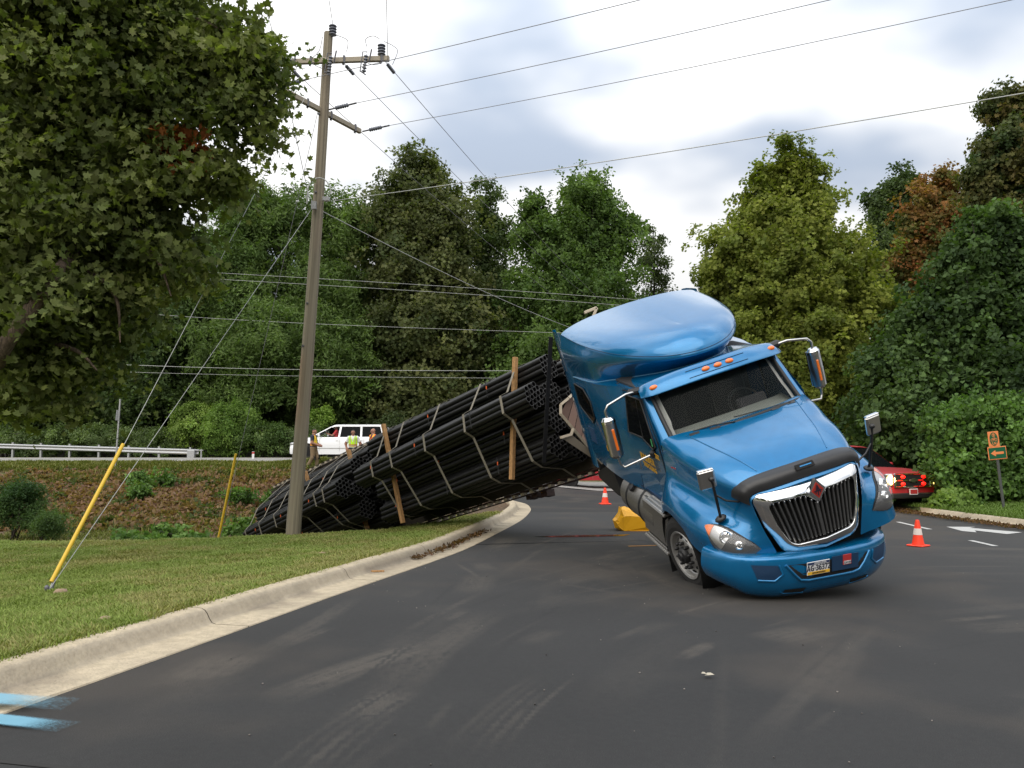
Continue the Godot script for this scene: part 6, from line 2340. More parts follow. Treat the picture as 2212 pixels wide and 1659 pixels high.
		if s < 0:
			var tb := Basis(Vector3(0, 0, 1), Vector3(0, 1, 0), Vector3(-1, 0, 0))
			words("BARBER", 0.10, Transform3D(tb, Vector3(-1.084, 1.60, -2.50)), M.gold_paint, door, "lettering", "Droid Sans", 0.004, 1.12)
			words("TRUCKING", 0.07, Transform3D(tb, Vector3(-1.084, 1.485, -2.47)), M.gold_paint, door, "lettering", "Droid Sans", 0.004, 1.1)
			words("262", 0.072, Transform3D(tb, Vector3(-1.084, 1.75, -2.02)), M.gold_paint, door, "lettering", "Droid Sans", 0.004)
			mb = MB.new()
			mb.box(Vector3(0.004, 0.05, 0.14), T(-1.03, 1.66, -1.60, 0, 0.12, 0))
			var lab := part("label", mb, M.plate_white, hood)
			mb = MB.new()
			mb.box(Vector3(0.006, 0.022, 0.12), T(-1.031, 1.66, -1.60, 0, 0.12, 0))
			part("label_print", mb, M.plate_red, lab)
			words("BARBER", 0.10, Transform3D(tb, Vector3(-1.205, 1.42, -3.85)), M.gold_paint, o, "sleeper_lettering", "Droid Sans", 0.004)
		# sleeper window and vent grille
		var sw := [Vector2(-4.98, 2.40), Vector2(-4.45, 2.38), Vector2(-4.25, 2.20), Vector2(-4.25, 1.92), Vector2(-4.40, 1.82), Vector2(-4.9, 1.98), Vector2(-5.0, 2.05)]
		mb = side_sheet(sw, s, 0.012, sleeper_x)
		var swin := part("sleeper_window", mb, M.dark_glass, o, cab_roll)
		mb = MB.new()
		edge_tube(mb, sw, s, 0.010, sleeper_x, 0.014)
		part("window_frame", mb, M.black, swin)
		mb = MB.new()
		for k in 8:
			mb.box(Vector3(0.012, 0.012, 0.32), T(s * 1.238, 1.42 + k * 0.035, -4.72))
		part("vent", mb, M.blue_inside, o, cab_roll)
		# side extender at the back of the cab
		mb = MB.new()
		rows = []
		for k in 15:
			var t := k / 14.0
			var y := lerpf(3.27, 0.86, t)
			var zf := -5.06 + 0.10 * sin(PI * t)
			var zr := -5.60 + 0.16 * smoothstep(0.6, 1.0, t) + 0.06 * sin(PI * t)
			var row := PackedVector3Array()
			for e in [[0.0, 0.0], [0.02, 0.15], [0.028, 0.5], [0.015, 0.88], [-0.02, 1.0], [-0.06, 0.98]]:
				row.append(Vector3(s * (1.235 + e[0] - 0.02 * t), y, lerpf(zf, zr, e[1])))
			rows.append(row)
		mb.sheet(rows)
		part("side_extender", mb, M.blue, o, cab_roll)
	mb = MB.new()      # back wall and floor
	mb.box(Vector3(2.36, 2.0, 0.03), T(0, 2.0, -5.04))
	mb.box(Vector3(2.2, 0.05, 3.2), T(0, 1.04, -3.45))
	part("cab_back", mb, M.blue_inside, o, cab_roll)

	# --- roof fairing
	var ux := [[0.0, -2.27], [0.34, -2.37], [0.63, -2.65], [0.88, -3.08], [1.06, -3.62], [1.175, -4.28], [1.225, -5.06]]
	var lx := [Vector3(0, 2.67, -2.52), Vector3(0.3, 2.66, -2.62), Vector3(0.5, 2.63, -2.85), Vector3(0.74, 2.585, -3.3), Vector3(0.97, 2.545, -3.75), Vector3(1.15, 2.525, -4.1), Vector3(1.23, 2.51, -5.06)]
	var U := []
	var L1 := []
	var L2 := []
	var L3 := []
	var C := [[], [], [], [], [], [], [], []]
	var spine := [-3.0, -3.08, -3.28, -3.6, -4.0, -4.5, -5.06]
	for k in ux.size():
		var p := Vector3(ux[k][0], 2.895 + 0.34 * (-2.3 - ux[k][1]) / 2.76, ux[k][1])
		var out := Vector3(p.x, 0, maxf(0.0, p.z + 3.9) * 0.8 + 0.001).normalized()
		U.append(p)
		L1.append(p + out * 0.014 + Vector3(0, -0.05, 0))
		L2.append(p.lerp(lx[k], 0.38) + out * 0.065)
		L3.append(p.lerp(lx[k], 0.80) + out * 0.015)
		var top := Vector3(0, 3.20 + 0.20 * (-3.0 - spine[k]) / 2.06, spine[k])
		var f := [0.0, 0.03, 0.10, 0.22, 0.36, 0.52, 0.76, 1.0]
		var g := [0.0, 0.15, 0.36, 0.58, 0.75, 0.87, 0.965, 1.0]
		for e in 8:
			var q := p.lerp(top, f[e])
			q.y = lerpf(p.y, top.y, g[e])
			C[e].append(q)
	mb = MB.new()
	mb.sheet(mirrored_band([U, L1, L2, L3, lx], 16, 30))
	part("roof_fairing", mb, M.blue, o, cab_roll)
	mb = MB.new()
	mb.sheet(mirrored_band(C, 42, 36))
	var cap := part("roof_cap", mb, M.blue, o, cab_roll)
	mb = MB.new()
	var seam := PackedVector3Array()
	for k in 61:
		var t := (k - 30) / 30.0 * 6.0
		var q: Vector3 = along(U, absf(t))
		seam.append(Vector3(q.x * signf(t), q.y - 0.004, q.z + 0.004))
	mb.tube(seam, 0.005, 6)
	part("cap_seam", mb, M.blue_inside, cap)
	mb = MB.new()
	seam = PackedVector3Array()
	for k in 61:
		var t := (k - 30) / 30.0 * 6.0
		var q: Vector3 = along(lx, absf(t))
		seam.append(Vector3(q.x * signf(t) + signf(t) * 0.004, q.y, q.z + 0.004))
	mb.tube(seam, 0.007, 6)
	part("fairing_seam", mb, mat("seam_light", Color(0.12, 0.28, 0.42), 0.4), cap)
	mb = MB.new()
	rows = []
	var front := [Vector3(0, 2.75, -2.12), Vector3(0.3, 2.745, -2.15), Vector3(0.6, 2.715, -2.22), Vector3(0.90, 2.675, -2.32), Vector3(0.99, 2.575, -2.40), Vector3(1.0, 2.563, -2.75), Vector3(1.03, 2.56, -3.1), Vector3(1.145, 2.54, -3.6), Vector3(1.215, 2.525, -4.2), Vector3(1.238, 2.51, -5.06)]
	var low2 := [lx[0], lx[1], lx[2], lx[3], Vector3(0.85, 2.56, -3.52), lx[4], Vector3(1.06, 2.535, -3.92), lx[5], Vector3(1.2, 2.515, -4.5), lx[6]]
	mb.sheet(mirrored_band([front, low2], 8, 36))
	part("cab_roof", mb, M.blue, o, cab_roll)

	# --- mirrors
	for s in [-1.0, 1.0]:
		mb = MB.new()
		var mx := Transform3D(Basis.from_euler(Vector3(0, s * 0.25, 0)), Vector3(s * 1.53, 2.12, -2.28))
		mb.xf = mx
		mb.lathe([Vector2(0, 0.29), Vector2(0.06, 0.285), Vector2(0.088, 0.25), Vector2(0.094, 0.0), Vector2(0.09, -0.25), Vector2(0.06, -0.285), Vector2(0, -0.29)], Transform3D(Basis.from_scale(Vector3(1.05, 1, 0.8)), Vector3()), 20)
		mb.xf = Transform3D()
		var mi := part("mirror", mb, M.dull_chrome, o, cab_roll)
		mb = MB.new()
		mb.lathe([Vector2(0.093, 0.21), Vector2(0.091, 0.25), Vector2(0.062, 0.288), Vector2(0, 0.294)], mx * Transform3D(Basis.from_scale(Vector3(1.06, 1, 0.82)), Vector3()), 20)
		part("mirror_cap", mb, M.chrome, mi)
		mb = MB.new()
		mb.box(Vector3(0.035, 0.30, 0.02), mx * T(s * -0.03, -0.02, 0.075), 0.006)
		part("marker_light", mb, M.amber, mi)
		mb = MB.new()
		mb.box(Vector3(0.15, 0.5, 0.01), mx * T(0, 0, -0.07))
		part("mirror_glass", mb, M.chrome, mi)
		mb = MB.new()
		mb.tube(PackedVector3Array([Vector3(s * 1.0, 2.60, -2.36), Vector3(s * 1.2, 2.62, -2.3), Vector3(s * 1.48, 2.56, -2.28), Vector3(s * 1.53, 2.5, -2.28), Vector3(s * 1.53, 2.38, -2.28)]), 0.018, 8)
		mb.tube(PackedVector3Array([Vector3(s * 1.06, 1.76, -2.16), Vector3(s * 1.3, 1.72, -2.2), Vector3(s * 1.48, 1.68, -2.26), Vector3(s * 1.52, 1.74, -2.28), Vector3(s * 1.53, 1.86, -2.28)]), 0.016, 8)
		part("mirror_arm", mb, M.dull_chrome, mi)
		mb = MB.new()
		mb.box(Vector3(0.2, 0.09, 0.12), T(s * 1.04, 2.60, -2.38, 0, 0, s * 0.1), 0.03)
		mb.box(Vector3(0.1, 0.11, 0.09), T(s * 1.08, 1.76, -2.16), 0.03)
		part("mirror_mount", mb, M.black, mi)
		# small mirror on the fender
		mb = MB.new()
		var hm := Transform3D(Basis.from_euler(Vector3(0.05, s * 0.15, 0)), Vector3(s * 1.06, 1.83, -0.43))
		mb.box(Vector3(0.20, 0.235, 0.06), hm, 0.022)
		var fm := part("fender_mirror", mb, M.dull_chrome, o)
		mb = MB.new()
		mb.box(Vector3(0.18, 0.02, 0.05), hm * T(0, 0.115, 0), 0.006)
		part("mirror_rim", mb, M.chrome, fm)
		mb = MB.new()
		mb.tube(PackedVector3Array([Vector3(s * 1.02, 1.84, -0.39), Vector3(s * 1.005, 1.66, -0.42), Vector3(s * 0.975, 1.36, -0.50), Vector3(s * 0.965, 1.29, -0.53)]), 0.017, 7)
		mb.tube(PackedVector3Array([Vector3(s * 1.0, 1.62, -0.43), Vector3(s * 0.90, 1.52, -0.42), Vector3(s * 0.75, 1.46, -0.40)]), 0.012, 7)
		mb.ball(Vector3(0.035, 0.03, 0.035), T(s * 1.02, 1.83, -0.385), 8, 6)
		mb.ball(Vector3(0.075, 0.028, 0.05), T(s * 0.965, 1.285, -0.53, 0.45, 0, -s * 0.35), 10, 6)
		part("mirror_stalk", mb, M.satin_black, fm)

	# --- wheels, tank, steps, frame
	for s in [-1.0, 1.0]:
		front_wheel(o, T(s * 1.05, 0.55, -1.48, 0, 0.15, 0), s)
		mb = MB.new()
		mb.lathe([Vector2(0, -0.76), Vector2(0.28, -0.75), Vector2(0.325, -0.71), Vector2(0.325, 0.71), Vector2(0.28, 0.75), Vector2(0, 0.76)], Transform3D(Basis.from_euler(Vector3(PI / 2, 0, 0)), Vector3(s * 0.90, 0.66, -3.2)), 32)
		var tank := part("fuel_tank", mb, M.aluminium, o)
		mb = MB.new()
		for z in [-3.62, -3.05]:
			mb.lathe([Vector2(0.329, -0.03), Vector2(0.336, -0.02), Vector2(0.336, 0.02), Vector2(0.329, 0.03)], Transform3D(Basis.from_euler(Vector3(PI / 2, 0, 0)), Vector3(s * 0.90, 0.66, z)), 32)
		part("tank_strap", mb, M.black, tank)
		mb = MB.new()
		mb.lathe([Vector2(0, 0.05), Vector2(0.055, 0.045), Vector2(0.06, 0)], Transform3D(Basis.from_euler(Vector3(0, 0, -s * 0.75)), Vector3(s * 1.13, 0.90, -3.42)), 12)
		part("tank_cap", mb, M.black, tank)
		mb = MB.new()
		mb.box(Vector3(0.10, 0.5, 0.95), T(s * 1.16, 0.70, -2.42, 0, 0, s * 0.12), 0.03)
		part("step_housing", mb, M.aluminium, o)
		for q in [[1.13, 0.985, -2.22, 0.24, 0.82], [1.19, 0.385, -2.42, 0.17, 0.90]]:
			mb = MB.new()
			mb.box(Vector3(q[3], 0.03, q[4]), T(s * q[0], q[1], q[2]), 0.006)
			var step := part("step", mb, M.aluminium, o)
			mb = MB.new()
			for k in 4:
				for e in 14:
					mb.box(Vector3(q[3] * 0.12, 0.014, q[4] / 22.0), T(s * (q[0] - q[3] * 0.38 + k * q[3] * 0.25), q[1] + 0.019, q[2] - q[4] * 0.46 + e * q[4] / 14.2), 0.004)
			part("tread_studs", mb, M.tread, step)
		mb = MB.new()
		mb.box(Vector3(0.42, 0.46, 0.02), T(s * 1.02, 0.30, -2.08, 0.1))
		part("mud_flap", mb, M.black, o)
		mb = MB.new()
		mb.box(Vector3(0.09, 0.26, 6.6), T(s * 0.43, 0.82, -4.4))
		part("frame_rail", mb, M.black, o)
		for z in [-5.95, -7.25]:
			mb = MB.new()
			mb.lathe([Vector2(0.1, -0.30), Vector2(0.44, -0.30), Vector2(0.5, -0.24), Vector2(0.5, -0.02), Vector2(0.44, 0.0), Vector2(0.5, 0.02), Vector2(0.5, 0.24), Vector2(0.44, 0.30), Vector2(0.3, 0.30), Vector2(0.24, 0.1), Vector2(0, 0.1)], Transform3D(Basis.from_euler(Vector3(0, 0, -s * PI / 2)), Vector3(0.86 if s > 0 else -0.45, 0.5, z)), 28)
			part("drive_wheel", mb, M.rubber, o)
		mb = MB.new()
		mb.prism(PackedVector2Array([Vector2(-6.5, 0.29), Vector2(-5.73, 0.60), Vector2(-5.28, 0.63), Vector2(-5.05, 0.19), Vector2(-5.39, 0.14), Vector2(-6.5, 0.17)]), 0.5, Transform3D(Basis(Vector3(0, 0, 1), Vector3(0, 1, 0), Vector3(-1, 0, 0)), Vector3(s * 0.66, 0, 0)))
		part("quarter_fender", mb, M.black, o)


func sleeper_x(z: float, y: float) -> float:
	return 1.165 + 0.075 * smoothstep(-3.5, -4.5, z)


func bumper_z(x: float) -> float:
	var t := [Vector2(0.0, 0), Vector2(-0.012, 0.38), Vector2(-0.075, 0.68), Vector2(-0.20, 0.93), Vector2(-0.40, 1.10)]
	return xs(t, absf(x))


# the point of the bumper skin (lines run across it) at a given x and y
func skin_point(lines: Array, x: float, y: float, lift: float) -> Vector3:
	var k := 0.0
	var j := 3.0
	for it in 3:
		var lo := 0.0
		var hi := 5.9
		for n in 14:
			var mid := (lo + hi) / 2
			if on_patch(lines, j, mid).x < absf(x):
				lo = mid
			else:
				hi = mid
		k = (lo + hi) / 2
		lo = 2.0
		hi = 7.0
		for n in 14:
			var mid := (lo + hi) / 2
			if on_patch(lines, mid, k).y > y:
				lo = mid
			else:
				hi = mid
		j = (lo + hi) / 2
	var p := on_patch(lines, j, k)
	var nn := (on_patch(lines, j, k + 0.05) - on_patch(lines, j, k - 0.05)).cross(on_patch(lines, j + 0.05, k) - on_patch(lines, j - 0.05, k)).normalized()
	if nn.z < 0:
		nn = -nn
	p += nn * lift
	return Vector3(p.x * signf(x) if x != 0.0 else 0.0, p.y, p.z)


func skin_panel(lines: Array, poly: Array, lift: float) -> MB:
	var mb := MB.new()
	var c := Vector2()
	for p in poly:
		c += p / poly.size()
	var rows := []
	for t in [0.0, 0.5, 1.0]:
		var row := PackedVector3Array()
		for k in poly.size():
			for e in 6:
				var q: Vector2 = c.lerp(poly[k].lerp(poly[(k + 1) % poly.size()], e / 6.0), maxf(t, 0.02))
				row.append(skin_point(lines, q.x if absf(q.x) > 1e-4 else 1e-4, q.y, lift))
		rows.append(row)
	mb.sheet(rows, true)
	return mb


func plate(holder: Node3D, c: Vector3, w: float, h: float, big: bool) -> void:
	var mb := MB.new()
	mb.box(Vector3(w, h, 0.008), T(c.x, c.y, c.z), 0.003)
	var p := part("licence_plate" if big else "permit_plate", mb, M.plate_white if big else M.plate_red, holder)
	if big:
		mb = MB.new()
		mb.box(Vector3(w - 0.012, 0.026, 0.003), T(c.x, c.y + h / 2 - 0.02, c.z + 0.005))
		part("top_band", mb, M.plate_blue, p)
		mb = MB.new()
		mb.box(Vector3(w - 0.012, 0.032, 0.003), T(c.x, c.y - h / 2 + 0.023, c.z + 0.005))
		part("bottom_band", mb, M.plate_yellow, p)
		words("AG\u00b736372", 0.068, Transform3D(Basis(), c + Vector3(0, 0.002, 0.006)), M.ink, p, "lettering", "Droid Sans", 0.003, 0.78)
		words("PENNSYLVANIA", 0.016, Transform3D(Basis(), c + Vector3(0.02, h / 2 - 0.02, 0.008)), M.plate_white, p, "lettering", "Droid Sans", 0.002)
		words("APPORTIONED", 0.019, Transform3D(Basis(), c + Vector3(0, -h / 2 + 0.023, 0.008)), M.ink, p, "lettering", "Droid Sans", 0.002)
	else:
		mb = MB.new()
		mb.box(Vector3(w - 0.02, 0.035, 0.003), T(c.x, c.y - h / 2 + 0.027, c.z + 0.005))
		part("white_field", mb, M.plate_white, p)
		words("324100", 0.026, Transform3D(Basis(), c + Vector3(0, -h / 2 + 0.027, 0.007)), M.ink, p, "lettering", "Droid Sans", 0.002, 0.85)


# rows across x for a part whose lines run along x from the centre out
func both_cols(lines: Array, nj: int, nx: int) -> Array:
	var rows := []
	for j in nj + 1:
		var row := PackedVector3Array()
		var half := []
		for k in nx + 1:
			half.append(on_patch(lines, float(j) / nj * (lines.size() - 1), float(k) / nx * (lines[0].size() - 1)))
		for k in range(nx, 0, -1):
			row.append(Vector3(-half[k].x, half[k].y, half[k].z))
		for k in nx + 1:
			row.append(half[k])
		rows.append(row)
	return rows


func mirrored_band(lines: Array, nj: int, nx: int) -> Array:
	return both_cols(lines, nj, nx)


func front_wheel(holder: Node3D, xf: Transform3D, s: float) -> void:
	# turned about the x axis; outside towards s
	var ax := xf * Transform3D(Basis.from_euler(Vector3(0, 0, -s * PI / 2)), Vector3())
	var mb := MB.new()
	mb.xf = ax
	mb.lathe([Vector2(0.3, -0.15), Vector2(0.44, -0.155), Vector2(0.485, -0.12), Vector2(0.5, -0.08), Vector2(0.5, -0.05), Vector2(0.488, -0.045), Vector2(0.488, -0.035), Vector2(0.5, -0.03), Vector2(0.5, 0.03), Vector2(0.488, 0.035), Vector2(0.488, 0.045), Vector2(0.5, 0.05), Vector2(0.5, 0.09), Vector2(0.485, 0.125), Vector2(0.44, 0.155), Vector2(0.38, 0.165), Vector2(0.31, 0.15)], Transform3D(), 40)
	mb.xf = Transform3D()
	var w := part("front_wheel", mb, M.rubber, holder)
	mb = MB.new()
	mb.xf = ax
	mb.lathe([Vector2(0.325, 0.145), Vector2(0.318, 0.165), Vector2(0.295, 0.155), Vector2(0.28, 0.09), Vector2(0.262, 0.075), Vector2(0.20, 0.125), Vector2(0.15, 0.14), Vector2(0.115, 0.14), Vector2(0.11, 0.12), Vector2(0.0, 0.12)], Transform3D(), 40)
	mb.xf = Transform3D()
	part("rim", mb, M.steel_rim, w)
	mb = MB.new()
	mb.xf = ax
	for k in 10:
		var a := TAU * (k + 0.5) / 10
		mb.lathe([Vector2(0, 0.012), Vector2(0.027, 0.010), Vector2(0.031, 0.0)], T(cos(a) * 0.228, 0.1025, sin(a) * 0.228, 0, -a, -0.62), 10)
	part("hand_hole", mb, M.void, w)
	mb = MB.new()
	mb.xf = ax
	for k in 10:
		var a := TAU * k / 10
		mb.lathe([Vector2(0.024, 0.0), Vector2(0.022, 0.045), Vector2(0.012, 0.062), Vector2(0, 0.064)], T(cos(a) * 0.165, 0.133, sin(a) * 0.165), 7)
	part("wheel_nut", mb, M.black, w)
	mb = MB.new()
	mb.xf = ax
	mb.lathe([Vector2(0.115, 0.12), Vector2(0.105, 0.17), Vector2(0.09, 0.2), Vector2(0.06, 0.21), Vector2(0.05, 0.23), Vector2(0, 0.235)], Transform3D(), 16)
	part("hub", mb, M.black, w)


# ------------------------------------------------------------------ cars
# z forward, x to the car's left. Station: z, top, shoulder y, shoulder x, middle x, bottom y, bottom x
func car_shell(st: Array) -> MB:
	var lines := [[], [], [], [], [], [], []]
	for q in st:
		lines[0].append(Vector3(0, q[1], q[0]))
		lines[1].append(Vector3(q[3] * 0.6, q[1] - 0.012, q[0]))
		lines[2].append(Vector3(q[3] * 0.93, lerpf(q[1], q[2], 0.55), q[0]))
		lines[3].append(Vector3(q[3], q[2], q[0]))
		lines[4].append(Vector3(q[4], lerpf(q[2], q[5], 0.35), q[0]))
		lines[5].append(Vector3(q[4] * 0.995, lerpf(q[2], q[5], 0.7), q[0]))
		lines[6].append(Vector3(q[6], q[5], q[0]))
	var mb := MB.new()
	mb.sheet(both_sides(lines, 18, (st.size() - 1) * 4))
	for e in [0, st.size() - 1]:      # close the ends
		var q: Array = st[e]
		mb.quad(Vector3(-q[6], q[5], q[0]), Vector3(q[6], q[5], q[0]), Vector3(q[3], q[2], q[0]), Vector3(-q[3], q[2], q[0]))
		mb.quad(Vector3(-q[3], q[2], q[0]), Vector3(q[3], q[2], q[0]), Vector3(q[3] * 0.8, q[1], q[0]), Vector3(-q[3] * 0.8, q[1], q[0]))
	return mb


func car_wheel(o: Node3D, x: float, z: float, r: float, s: float) -> void:
	var xf := Transform3D(Basis.from_euler(Vector3(0, 0, -s * PI / 2)), Vector3(x, r, z))
	var mb := MB.new()
	mb.lathe([Vector2(0.05, -0.11), Vector2(r * 0.95, -0.11), Vector2(r, -0.07), Vector2(r, 0.07), Vector2(r * 0.95, 0.10), Vector2(r * 0.72, 0.11), Vector2(r * 0.68, 0.07)], xf, 26)
	var w := part("wheel", mb, M.rubber, o)
	mb = MB.new()
	mb.lathe([Vector2(r * 0.72, 0.085), Vector2(r * 0.66, 0.09), Vector2(r * 0.62, 0.05), Vector2(0.0, 0.05)], xf, 20)
	mb.xf = xf
	for k in 10:
		var a := TAU * k / 10
		mb.beam(Vector3(0, 0.075, 0), Vector3(cos(a) * r * 0.66, 0.08, sin(a) * r * 0.66), 0.035, 0.03)
	part("rim", mb, M.galvanised, w)


func pane(mb: MB, q: Array, side := 1.0) -> void:
	var p := []
	for e in q:
		p.append(Vector3(e.x * side, e.y, e.z))
	if side < 0:
		p.reverse()
	mb.quad(p[0], p[1], p[2], p[3])


func car(called: String, label: String, category: String, xf: Transform3D, st: Array, roof: Dictionary, paint: Material, wheel_r: float, axles: Array) -> Node3D:
	var o := thing(called, label, category, xf)
	part("body", car_shell(st), paint, o)
	# roof and pillars
	var rz: Array = roof.z          # windshield foot, windshield top, pillars..., rear top, rear foot
	var yt: float = roof.top
	var wt: float = roof.wide
	var wb: float = roof.belt_wide
	var yb: float = roof.belt
	var lines := [[], [], [], []]
	for z in [rz[1], lerpf(rz[1], rz[3], 0.1), lerpf(rz[1], rz[3], 0.5), lerpf(rz[1], rz[3], 0.92), rz[3]]:
		var drop := 0.05 if z == rz[1] or z == rz[3] else 0.0
		lines[0].append(Vector3(0, yt - drop, z))
		lines[1].append(Vector3(wt * 0.7, yt - 0.02 - drop, z))
		lines[2].append(Vector3(wt * 0.98, yt - 0.07 - drop, z))
		lines[3].append(Vector3(wt + 0.01, yt - 0.13 - drop, z))
	var mb := MB.new()
	mb.sheet(both_sides(lines, 12, 16))
	part("roof", mb, paint, o)
	var bands: Array = roof.pillars   # pairs [z at belt, z at roof, half width]
	for s in [-1.0, 1.0]:
		mb = MB.new()
		for b in bands:
			pane(mb, [Vector3(wb, yb, b[0] + b[2]), Vector3(wb, yb, b[0] - b[2]), Vector3(wt, yt - 0.12, b[1] - b[2]), Vector3(wt, yt - 0.12, b[1] + b[2])], s)
		part("pillars", mb, paint, o)
		for k in bands.size() - 1:
			var b: Array = bands[k]
			var e: Array = bands[k + 1]
			if roof.get("open", -1) == k and s > 0:
				continue
			mb = MB.new()
			pane(mb, [Vector3(wb - 0.012, yb, b[0] - b[2]), Vector3(wb - 0.012, yb, e[0] + e[2]), Vector3(wt - 0.012, yt - 0.12, e[1] + e[2]), Vector3(wt - 0.012, yt - 0.12, b[1] - b[2])], s)
			part("window", mb, M.dark_glass if roof.get("open", -1) != k else M.glass, o)
	mb = MB.new()
	mb.quad(Vector3(-wb + 0.03, yb, rz[0]), Vector3(wb - 0.03, yb, rz[0]), Vector3(wt - 0.02, yt - 0.09, rz[1]), Vector3(-wt + 0.02, yt - 0.09, rz[1]))
	part("windshield", mb, M.dark_glass, o)
	mb = MB.new()
	mb.quad(Vector3(wb - 0.03, yb, rz[4]), Vector3(-wb + 0.03, yb, rz[4]), Vector3(-wt + 0.02, yt - 0.09, rz[3]), Vector3(wt - 0.02, yt - 0.09, rz[3]))
	part("rear_window", mb, M.dark_glass, o)
	for s in [-1.0, 1.0]:
		for z in axles:
			car_wheel(o, s * (st[3][4] - 0.09), z, wheel_r, s)
			mb = MB.new()
			mb.lathe([Vector2(0, 0.006), Vector2(wheel_r * 1.14, 0.006), Vector2(wheel_r * 1.17, -0.01)], Transform3D(Basis.from_euler(Vector3(0, 0, -s * PI / 2)), Vector3(s * st[3][4], wheel_r + 0.03, z)), 24)
			part("wheel_arch", mb, M.void, o)
		mb = MB.new()
		mb.box(Vector3(0.22, 0.16, 0.10), T(s * (wb + 0.14), yb + 0.10, roof.mirror), 0.04)
		part("door_mirror", mb, paint, o)
	mb = MB.new()
	for s in [-1.0, 1.0]:
		for z in roof.seams:
			mb.box(Vector3(0.006, 0.62, 0.012), T(s * (st[3][4] + 0.0), yb - 0.40, z))
			mb.box(Vector3(0.03, 0.035, 0.14), T(s * (st[3][4] - 0.01), yb - 0.16, z + 0.14), 0.01)
		mb.box(Vector3(0.012, 0.03, absf(axles[0] - axles[1]) * 0.7), T(s * (st[3][4] + 0.002), yb - 0.55, (axles[0] + axles[1]) / 2))
	part("door_trim", mb, M.dull_chrome, o)
	return o


func build_van() -> void:
	var p := Vector3(-9.45, land(-9.45, 45.8) + 0.02, -45.8)
	var st := [[2.56, 0.62, 0.54, 0.55, 0.62, 0.28, 0.58], [2.45, 0.82, 0.72, 0.78, 0.88, 0.22, 0.84], [2.0, 1.0, 0.9, 0.9, 0.98, 0.2, 0.95], [1.45, 1.10, 1.03, 0.93, 1.0, 0.2, 0.97], [0.5, 1.10, 1.05, 0.95, 1.0, 0.2, 0.98], [-1.5, 1.12, 1.07, 0.95, 1.0, 0.2, 0.98], [-2.3, 1.12, 1.07, 0.92, 0.97, 0.25, 0.94], [-2.52, 1.05, 0.98, 0.85, 0.9, 0.35, 0.86], [-2.58, 0.8, 0.75, 0.8, 0.85, 0.4, 0.82]]
	var o := car("minivan", "white minivan with its driver's window open on the main road behind the rescuers", "minivan", Transform3D(Basis.from_euler(Vector3(0, -PI / 2, 0)), p), st, {"z": [1.55, 0.35, 0, -2.3, -2.5], "top": 1.76, "wide": 0.74, "belt": 1.06, "belt_wide": 0.945, "mirror": 0.95, "open": 0, "seams": [0.95, -0.10, -1.35], "pillars": [[1.42, 0.35, 0.05], [-0.05, -0.12, 0.05], [-1.20, -1.18, 0.05], [-2.42, -2.25, 0.10]]}, M.car_white, 0.345, [1.55, -1.52])
	o.scale = Vector3.ONE * 1.05
	var mb := MB.new()
	mb.box(Vector3(1.2, 0.6, 0.08), T(0, 1.3, -0.45))
	mb.box(Vector3(0.45, 0.55, 0.14), T(0.42, 1.2, -0.12, -0.2), 0.04)
	mb.box(Vector3(1.7, 0.04, 1.3), T(0, 1.03, 0.4))
	mb.box(Vector3(0.03, 0.5, 1.2), T(-0.6, 1.3, 0.2))
	part("seats", mb, M.seat, o)
	mb = MB.new()
	for s in [-1.0, 1.0]:
		mb.ball(Vector3(0.12, 0.09, 0.24), T(s * 0.80, 0.74, 2.28))
	part("headlight", mb, M.galvanised, o)
	# the driver
	var dp: Vector3 = o.transform * Vector3(0.50, 0.62, 0.16)
	person("person in a red shirt driving the white minivan, arm at the wheel", Transform3D(Basis.from_euler(Vector3(0, -PI / 2, 0)), dp), {"hip_l": Vector3(0.1, 0.30, 0), "hip_r": Vector3(-0.1, 0.30, 0), "knee_l": Vector3(0.12, 0.34, 0.42), "knee_r": Vector3(-0.12, 0.34, 0.42), "foot_l": Vector3(0.12, 0.05, 0.6), "foot_r": Vector3(-0.12, 0.05, 0.6), "elbow_l": Vector3(0.3, 0.58, 0.16), "hand_l": Vector3(0.22, 0.66, 0.40), "elbow_r": Vector3(-0.28, 0.55, 0.15), "hand_r": Vector3(-0.2, 0.62, 0.38), "low": 0.32}, {"shirt": Color(0.4, 0.03, 0.035), "sleeve": Color(0.4, 0.03, 0.035), "legs": Color(0.03, 0.03, 0.05), "boots": Color(0.02, 0.02, 0.02), "skin": Color(0.22, 0.11, 0.075), "hair": Color(0.03, 0.02, 0.015)}, {})


